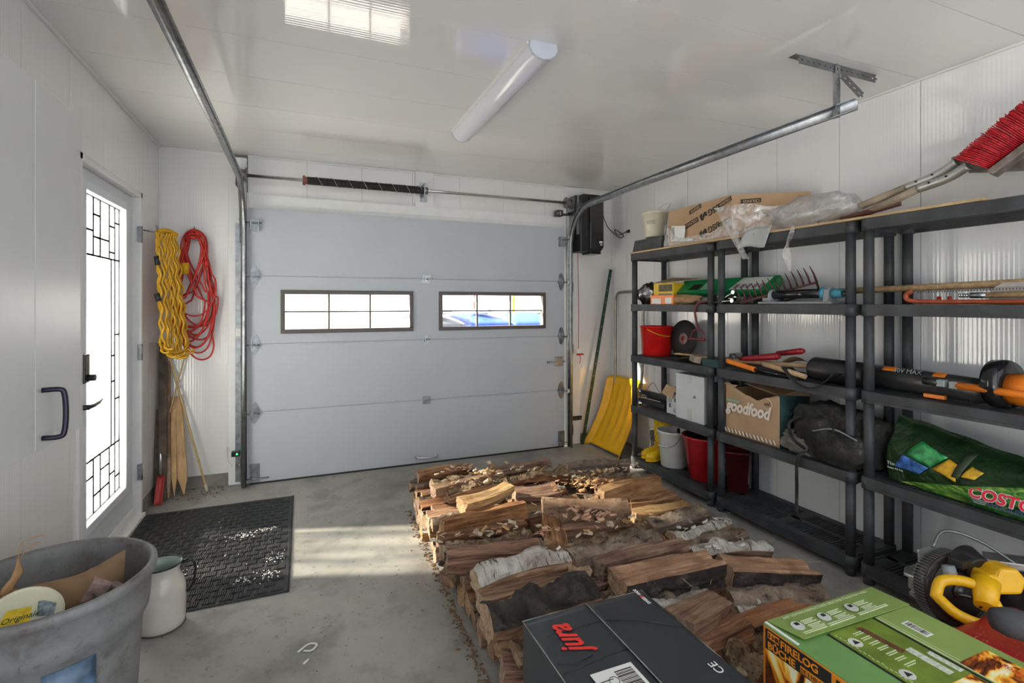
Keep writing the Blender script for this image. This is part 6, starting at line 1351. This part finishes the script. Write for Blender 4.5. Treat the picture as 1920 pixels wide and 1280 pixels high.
# firelog box
FG = M('lime_green_carton', (.255, .36, .10), .42, var=.12, vs_=6); FG2 = M('deep_green_carton', (.16, .32, .10), .42, var=.1, vs_=5)
t = thing('firelog_box', (1.48, .85, 0), 'green box of firelogs with flame pictures in the right foreground', 'box')
fx0, fx1, fy0, fy1, fz = 1.246, 1.730, .60, 1.094, .448
ob('box_body', G().box(fx0, fx1, fy0, fy1, 0, fz - .006), M('orange_carton_side', (.78, .26, .02), .4, var=.1), t, bevel=.003)
ob('top_panel', G().box(fx0, fx1, fy0, fy1, fz - .006, fz - .0015), FG2, t, bevel=.0015)
m, nt, b = newmat('flame_print'); v = coords(nt, 'Object', (9, 9, 3.6)); f = nz(nt, v, 1.0, 3, .5, 2.2)
lk(nt, ramp(nt, f, [(.36, (.03, .012, .006)), (.44, (.25, .05, .01)), (.50, (.90, .32, .02)), (.56, (.95, .68, .12)), (.64, (.95, .90, .62))]), b.inputs['Base Color']); b.inputs['Roughness'].default_value = .4
FLAME = m
ob('white_edge', G().box(fx0 + .004, fx0 + .012, .985, 1.092, fz - .001, fz + .001), TXTW, t)
ob('far_flap', G().add([(fx0 + .016, 1.094, fz + .001), (fx1, 1.094, fz + .001), (fx1 + .004, .982, fz + .004), (fx0 + .030, .985, fz + .010), (fx0 + .016, 1.094, fz - .001), (fx1, 1.094, fz - .001), (fx1 + .004, .982, fz + .002), (fx0 + .030, .985, fz + .008)], [(0, 3, 2, 1), (4, 5, 6, 7), (0, 1, 5, 4), (1, 2, 6, 5), (2, 3, 7, 6), (3, 0, 4, 7)]), FG, t)
ob('right_flap', G().box(1.57, fx1, fy0, .982, fz - .001, fz + .0012), FG, t)
ob('inner_flap', G().box(1.375, 1.56, fy0, .985, fz - .0012, fz + .0003), M('olive_printed_panel', (.17, .25, .035), .45, var=.35, vs_=9), t)
ob('flap_gap', G().box(1.562, 1.570, fy0, .985, fz - .001, fz - .0002).box(1.366, 1.373, fy0, .985, fz - .001, fz - .0002), BLACKP, t)
ob('flame_band', G().box(1.575, 1.70, .60, .775, fz + .0013, fz + .0022).box(1.39, 1.555, .60, .74, fz + .0005, fz + .0014), FLAME, t)
ob('orange_corner', G().box(1.655, 1.729, .60, .70, fz + .0023, fz + .0032), M('orange_print', (.80, .22, .02), .4), t)
DKG = M('dark_green_line', (.06, .10, .03), .5)
PT = M('pale_green_print', (.58, .66, .42), .5, var=.03)
yt = 1.068
def top_txt(s, x, y, sz, mat=PT, z=fz + .004, **k): text(s, (x, y, z), (1, 0, 0), (0, 1, 0), sz, mat, t, name='printed_text', **k)
top_txt('EASY LIGHTING INSTRUCTIONS', 1.305, yt + .004, .0128, off=.003); top_txt('DIRECTIVES D\'ALLUMAGE FACILE', 1.495, yt + .004, .0122, off=.003)
g = G(); g2 = G(); g3 = G()
for q, x in enumerate((1.315, 1.425, 1.545)):
    ob('picture_disc', G().cyl((x, 1.035, fz + .006), (x, 1.035, fz + .0085), .0185, n=28), M('pale_grey_print', (.60, .62, .58), .5), t); g2.box(x - .004, x + .010, 1.035, 1.046, fz + .0086, fz + .0094)
    for k in range(3): g3.box(x + .025, x + .075 - .01 * (k % 2), 1.045 - k * .006, 1.0475 - k * .006, fz + .006, fz + .0085)
    for k in range(3): g3.box(x + .028, x + .080 - .012 * (k % 2), 1.024 - k * .006, 1.0265 - k * .006, fz + .006, fz + .0085)
for q, x in enumerate((1.30, 1.40, 1.53)):
    for k in range(2): g3.box(x, x + .09 + .02 * q, 1.005 - k * .006, 1.007 - k * .006, fz + .007, fz + .0095)
ob('disc_icon', g2, INK, t, kind='stuff'); ob('small_text', g3, PT, t, kind='stuff')
g = G(); g2 = G(); g3 = G()
for yy in (.93, .80):
    ob('picture_disc', G().cyl((1.405, yy, fz + .0004), (1.405, yy, fz + .0014), .018, n=24), M('pale_grey_print', (.60, .62, .58), .5), t); g2.prism([(-.01, -.006), (.012, -.006), (.002, .010)], (1.405, yy, fz + .0016), (1, 0, 0), (0, 1, 0), .0006)
for k in range(24): 
    g3.box(1.382 + (k % 3) * .002, 1.384 + (k % 3) * .002, .965 - k * .011, .972 - k * .011, fz + .0004, fz + .0014)
for k in range(7): g3.box(1.435, 1.48 - .004 * (k % 3), .955 - k * .022, .958 - k * .022, fz + .0004, fz + .0014).box(1.435, 1.47, .949 - k * .022, .951 - k * .022, fz + .0004, fz + .0014)
ob('disc_icon', g2, INK, t, kind='stuff'); ob('small_text', g3, PT, t, kind='stuff')
ob('log_picture', G().prism([(0, 0), (.022, -.004), (.030, -.115), (.012, -.118)], (1.467, .972, fz + .0010), (1, 0, 0), (0, 1, 0), .0008), M('brown_log_print', (.15, .06, .03), .5, var=.4), t)
ob('white_sticker', G().prism([(0, 0), (.024, 0), (.024, -.10), (0, -.10)], (1.50, .86, fz + .0010), (1, 0, 0), (0, 1, 0), .0009).prism([(0, 0), (.018, 0), (.018, -.075), (0, -.075)], (1.538, .83, fz + .0010), (1, 0, 0), (0, 1, 0), .0009), M('pale_sticker', (.55, .60, .50), .5, var=.3, vs_=120), t)
ob('barcode_panel', G().box(1.612, 1.642, .868, .935, fz + .0013, fz + .0022), PAPER, t)
g = G()
for k in range(14): g.box(1.617, 1.637, .874 + k * .004, .874 + k * .004 + R_.choice([.001, .002, .0026]), fz + .0023, fz + .003)
ob('barcode_bar', g, INK, t)
ob('seam_line', G().box(1.572, 1.576, .60, .98, fz + .0013, fz + .0018).box(1.585, 1.587, .60, .98, fz + .0013, fz + .0018), PT, t)
text('Firelog', (1.668, .665, fz + .004), (0, 1, 0), (-1, 0, 0), .022, M('red_orange_text', (.6, .08, .02)), t, off=.0012, name='printed_text')
# long side facing left (-x)
sx_ = fx0 - .0008
ob('flame_panel', G().box(fx0 - .0012, fx0 - .0002, .885, 1.084, .02, fz - .062), FLAME, t)
ob('flame_panel', G().box(fx0 - .0012, fx0 - .0002, .60, .86, .02, fz - .15), FLAME, t)
ob('black_title_panel', G().box(fx0 - .0016, fx0 - .0004, .885, 1.084, fz - .068, fz - .010), INK, t)
OT = M('orange_lettering', (.85, .28, .02), .4)
def sd(s, y, z, sz, mat=OT, **k): text(s, (fx0 - .0016, y, z), (0, -1, 0), (0, 0, 1), sz, mat, t, name='lettering', off=.0008, **k)
ob('orange_tab', G().box(fx0 - .0024, fx0 - .0014, 1.038, 1.076, fz - .034, fz - .014), OT, t)
ob('orange_tab', G().box(fx0 - .0024, fx0 - .0014, .892, .972, fz - .064, fz - .046), OT, t)
sd('3 HR', 1.074, fz - .030, .018, INK, bold=.0004); sd('FIRELOG', 1.034, fz - .036, .029, bold=.0006, sx=1.02); sd('BÛCHE', 1.076, fz - .063, .028, bold=.0006); sd('DE 3 HEURES', .970, fz - .061, .0165, INK, sx=.80)
for t_ in (_txt[-1], _txt[-4]): t_[2].x -= .0012
g = G()
for k in range(6): g.box(fx0 - .0016, fx0 - .0006, .862, .872, fz - .03 - k * .02, fz - .016 - k * .02).box(fx0 - .0016, fx0 - .0006, .80, .855, fz - .026 - k * .02, fz - .022 - k * .02)
ob('side_text', g, INK, t)

# ================================================================ MITRE SAW and red machine
t = thing('mitre_saw', (2.34, 1.22, 0), 'yellow and grey mitre saw with round ridged guard on the floor, right foreground', 'saw')
n_ax = Vector((-.30, -.94, .12)).normalized(); cc = Vector((2.395, 1.205, .248))
GD = M('smoky_guard_plastic', (.055, .05, .05), .22, var=.3); prof = [(.05, -.035), (.125, -.035), (.136, -.028), (.138, 0), (.136, .022), (.125, .028), (.05, .030), (.045, .026)]
ob('blade_guard', G().lathe(prof, cc, 64, n_ax), GD, t)
g = G(); q = Vector((0, 0, 1)).rotation_difference(n_ax)
for k in range(72):
    a = 2 * math.pi * k / 72; r = .139; d = Vector((math.cos(a), math.sin(a), 0)); g.bar(cc + q @ (d * r + Vector((0, 0, -.032))), cc + q @ (d * r + Vector((0, 0, .024))), .004, .004, up=tuple(q @ d))
ob('guard_ribs', g, M('grey_guard_rib', (.16, .16, .17), .3), t, kind='stuff')
ob('saw_blade', G().lathe([(0, .031), (.112, .031), (.112, .034), (0, .034)], cc, 48, n_ax), M('dark_blade', (.09, .085, .08), .4, .5, var=.4), t)
ob('blade_hub', G().lathe([(0, .034), (.03, .034), (.03, .045), (0, .045)], cc, 24, n_ax), DG, t)
ob('base_plate', G().prism([(2.50, 1.44), (2.56, 1.47), (2.84, 1.47), (2.88, 1.05), (2.52, 1.05)], (0, 0, .165), (1, 0, 0), (0, 1, 0), .016).prism([(2.515, 1.43), (2.56, 1.45), (2.83, 1.45), (2.87, 1.07), (2.53, 1.07)], (0, 0, .130), (1, 0, 0), (0, 1, 0), .056), ALU, t, bevel=.006)
ob('foot', G().prism([(2.47, 1.40), (2.53, 1.41), (2.54, 1.33), (2.49, 1.325), (2.46, 1.36)], (0, 0, .106), (1, 0, 0), (0, 1, 0), .014).cyl((2.485, 1.365, .112), (2.485, 1.365, .115), .009, n=12), ALU, t)
ob('fence', G().prism([(0, 0), (-.02, .135), (.11, .135), (.14, .0)], (2.50, 1.37, .173), (1, 0, 0), (0, 0, 1), .012), M('light_alu_fence', (.55, .57, .56), .4, .4), t, bevel=.003)
ob('rail_arm', G().bar((2.52, 1.16, .36), (2.66, .90, .40), .09, .03), ALU, t, bevel=.004)
YD = M('tool_yellow', (.85, .48, .01), .3, var=.05)
hc = Vector((2.19, 1.06, .34))
hp = smooth_path([(2.14, 1.125, .315), (2.19, 1.13, .355), (2.25, 1.08, .362), (2.27, 1.03, .340), (2.25, .99, .29), (2.20, 1.00, .262), (2.145, 1.06, .280), (2.14, 1.125, .315)], 5)
ob('d_handle', G().tube(hp[:-1], .0185, n=12, closed=True), YD, t)
ob('motor_housing', G().prism([(-.062, -.026), (-.026, -.045), (.05, -.035), (.07, .016), (.042, .052), (-.016, .048), (-.03, .016), (-.056, .026)], (2.375, 1.055, .365), Vector((.85, -.5, -.05)), Vector((.1, .1, 1)), .10), YD, t, bevel=.012)
ob('gear_neck', G().tube([(2.23, 1.02, .31), (2.30, 1.05, .37)], [.032, .042], n=14), YD, t)
ob('motor_cap', G().cyl((2.37, 1.10, .37), (2.40, 1.17, .385), .048, .055, n=24).box(2.28, 2.36, 1.11, 1.16, .385, .415), BLACKP, t, bevel=.004)
ob('upper_knob', G().cyl((2.25, 1.13, .345), (2.255, 1.145, .392), .024, .020, n=18), GREYP, t)
ob('power_cord', G().tube(smooth_path([(2.30, 1.22, .42), (2.38, 1.22, .47), (2.48, 1.15, .44), (2.55, 1.02, .36), (2.62, .9, .34)], 6), .0055, n=8), DG, t)
ob('trigger', G().tube(smooth_path([(2.20, 1.09, .325), (2.235, 1.055, .32), (2.235, 1.03, .30)], 4), .008, n=8), BLACKG, t)
o = ob('black_machinery', blob((2.62, .98, .24), .12, .20, .15, 41, .25, 30, .12), M('black_rib_plastic', (.02, .02, .022), .4, var=.8, vs_=30, bs=.8, bsc=30)); tag(o, 'dark ribbed machine parts behind the mitre saw on the bottom shelf', 'machine')
t = thing('red_machine_hood', (2.1, .85, 0), 'dusty red machine hood at the right edge of the foreground', 'machine')
def hood(u, v_):
    x = 1.86 + .62 * u; y = 1.12 - .62 * v_
    e = max(abs(2 * u - 1), abs(2 * v_ - 1)); z = .30 * (1 - max(0, (e - .45) / .55) ** 2.2) ** .5 + .03 * (1 - (2 * v_ - 1) ** 2)
    return (x, y, max(z, .0) * .94)
m, nt, b = newmat('dusty_red_paint'); v = coords(nt); f = nz(nt, v, 110, 2, .5); f2 = nz(nt, v, 5, 4)
lk(nt, mixc(nt, ramp(nt, f, [(.66, (0, 0, 0)), (.72, (1, 1, 1))]), ramp(nt, f2, [(.3, (.36, .012, .016)), (.7, (.50, .03, .035))]), (.5, .34, .28)), b.inputs['Base Color']); b.inputs['Roughness'].default_value = .42
ob('hood', G().grid(hood, 40, 40), m, t)
o = ob('foam_handle', G().tube([(1.893, .856, .445), (1.90, .85, .445), (1.925, .83, .44), (2.0, .77, .425), (2.25, .58, .37)], [.012, .030, .040, .042, .042], n=22), M('grey_foam', (.055, .057, .062), .9, var=.15, bs=.5, bsc=200), t); o['label'] = 'thick dark grey foam grip'
ob('bar', G().cyl((2.25, .58, .37), (2.5, .40, .32), .014), STEEL, o)

# ================================================================ OUTSIDE
m, nt, b = newmat('snow'); v = coords(nt); f = nz(nt, v, 1.2, 6, .6)
lk(nt, ramp(nt, f, [(.3, (.70, .73, .78)), (.7, (.82, .82, .83))]), b.inputs['Base Color']); b.inputs['Roughness'].default_value = .7; bump(nt, b, f, .6, .15)
SNOW = m
sg = G().grid(lambda u, v_: (-30 + u * 60, 4.6 + v_ * 60, -.06 + .03 * noise.noise(Vector((u * 40, v_ * 40, 0)))), 30, 30).grid(lambda u, v_: (-1.3 - u * 30, 4.6 - v_ * 18, -.06 + .03 * noise.noise(Vector((u * 20, v_ * 20, 4)))), 16, 12)
o = ob('snow_ground', sg, SNOW, kind='structure'); o['label'] = 'snow covered ground outside the garage'
def bank(u, v_):
    x = -14 + u * 34; y = 9.5 + v_ * 9
    h = 1.72 + .25 * noise.noise(Vector((x * .35, 0, 1))) + .10 * noise.noise(Vector((x * 1.3, y * .9, 2)))
    z = h * math.sin(min(1, v_ * 1.6) * math.pi / 2) ** .55 * (1 - .9 * max(0, v_ - .6) / .4) + .12 * noise.noise(Vector((x * .7, y * 1.4, 5))) * (1 if .05 < v_ < .95 else 0)
    if x < 1.0: z -= .1 * min(1, 1 - x) * .3
    return (x, y, z - .06)
o = ob('snow_bank', G().grid(bank, 110, 36), SNOW, kind='structure'); o['label'] = 'high ploughed snow bank seen through the garage door windows'
def bin_(name, x, y, mat, lab, yaw):
    t = thing(name, (x, y, -.06), lab, 'bin'); R = Matrix.Rotation(yaw, 3, 'Z')
    def box(a, b, c, d, e, f, taper=0):
        v8 = [(a + taper, c + taper, e), (b - taper, c + taper, e), (a + taper, d - taper, e), (b - taper, d - taper, e), (a, c, f), (b, c, f), (a, d, f), (b, d, f)]
        return [Vector((x, y, 0)) + R @ Vector(p) for p in v8]
    F = [(0, 2, 3, 1), (4, 5, 7, 6), (0, 1, 5, 4), (2, 6, 7, 3), (0, 4, 6, 2), (1, 3, 7, 5)]
    ob('bin_body', G().add(box(-.30, .30, -.36, .36, -.06, 1.10, .05), F), mat, t)
    lid = G().grid(lambda u, v_: Vector((x, y, 0)) + R @ Vector((-.33 + .66 * u, -.40 + .80 * v_, 1.10 + .16 * (v_ ** .6) * (1 - .25 * abs(2 * u - 1) ** 3) + .0)), 12, 12, thick=.02)
    ob('lid', lid, mat, t)
    ob('hinge_bar', G().cyl(Vector((x, y, 0)) + R @ Vector((-.3, .38, 1.22)), Vector((x, y, 0)) + R @ Vector((.3, .38, 1.22)), .025, n=12), mat, t)
    return t
BLU = M('blue_bin_plastic', (.04, .10, .50), .4, var=.05); GRB = M('black_grey_bin', (.06, .065, .07), .5, var=.4, vs_=10)
bin_('recycling_bin', 2.28, 6.75, BLU, 'left of the two blue recycling bins outside the right door window', .10)
bin_('recycling_bin', 3.02, 6.70, BLU, 'right of the two blue recycling bins outside the right door window', -.12)
bin_('rubbish_bin', 1.52, 6.65, GRB, 'grey bin with snow on its lid outside, left of the blue bins', .2)
o = ob('snow_patch', blob((1.60, 6.75, 1.285), .26, .30, .05, 52, .3, 20), SNOW); tag(o, 'patch of snow lying on the grey outdoor bin', 'snow')
o = ob('snow_patch', blob((2.35, 6.85, 1.275), .16, .16, .03, 55, .3, 20), SNOW); tag(o, 'small patch of snow on the left blue bin lid', 'snow')
o = ob('marker_stake', G().cyl((2.45, 7.6, -.05), (2.49, 7.6, 1.75), .014, n=8), M('red_stake', (.7, .08, .03), .5)); tag(o, 'thin red and white snow stake outside behind the bins', 'stake')
ob('white_band', G().cyl((2.4825, 7.6, 1.42), (2.4835, 7.6, 1.48), .016, n=8).cyl((2.4855, 7.6, 1.56), (2.4865, 7.6, 1.61), .016, n=8), TXTW, o)
o = ob('marker_stake', G().cyl((3.06, 7.4, -.05), (3.07, 7.4, 1.75), .022, n=8), M('yellow_stake', (.8, .5, .01), .5)); tag(o, 'yellow snow stake outside seen behind the window bar', 'stake')
t = thing('bare_tree', (-.9, 26, -.06), 'brown winter shrubs beyond the snow bank, at the upper left of the left window', 'tree')
BRN = M('winter_twigs', (.22, .13, .07), .8, var=.4); g = G(); rr = random.Random(3)
for _ in range(260):
    x = rr.uniform(-3.2, .3); h = rr.uniform(1.2, 2.9); g.tube([(x, 26 + rr.uniform(-.6, .6), -.06), (x + rr.uniform(-.5, .5), 26 + rr.uniform(-.6, .6), h)], [.03, .006], n=4)
ob('branches', g, BRN, t, kind='stuff')
flush_text()
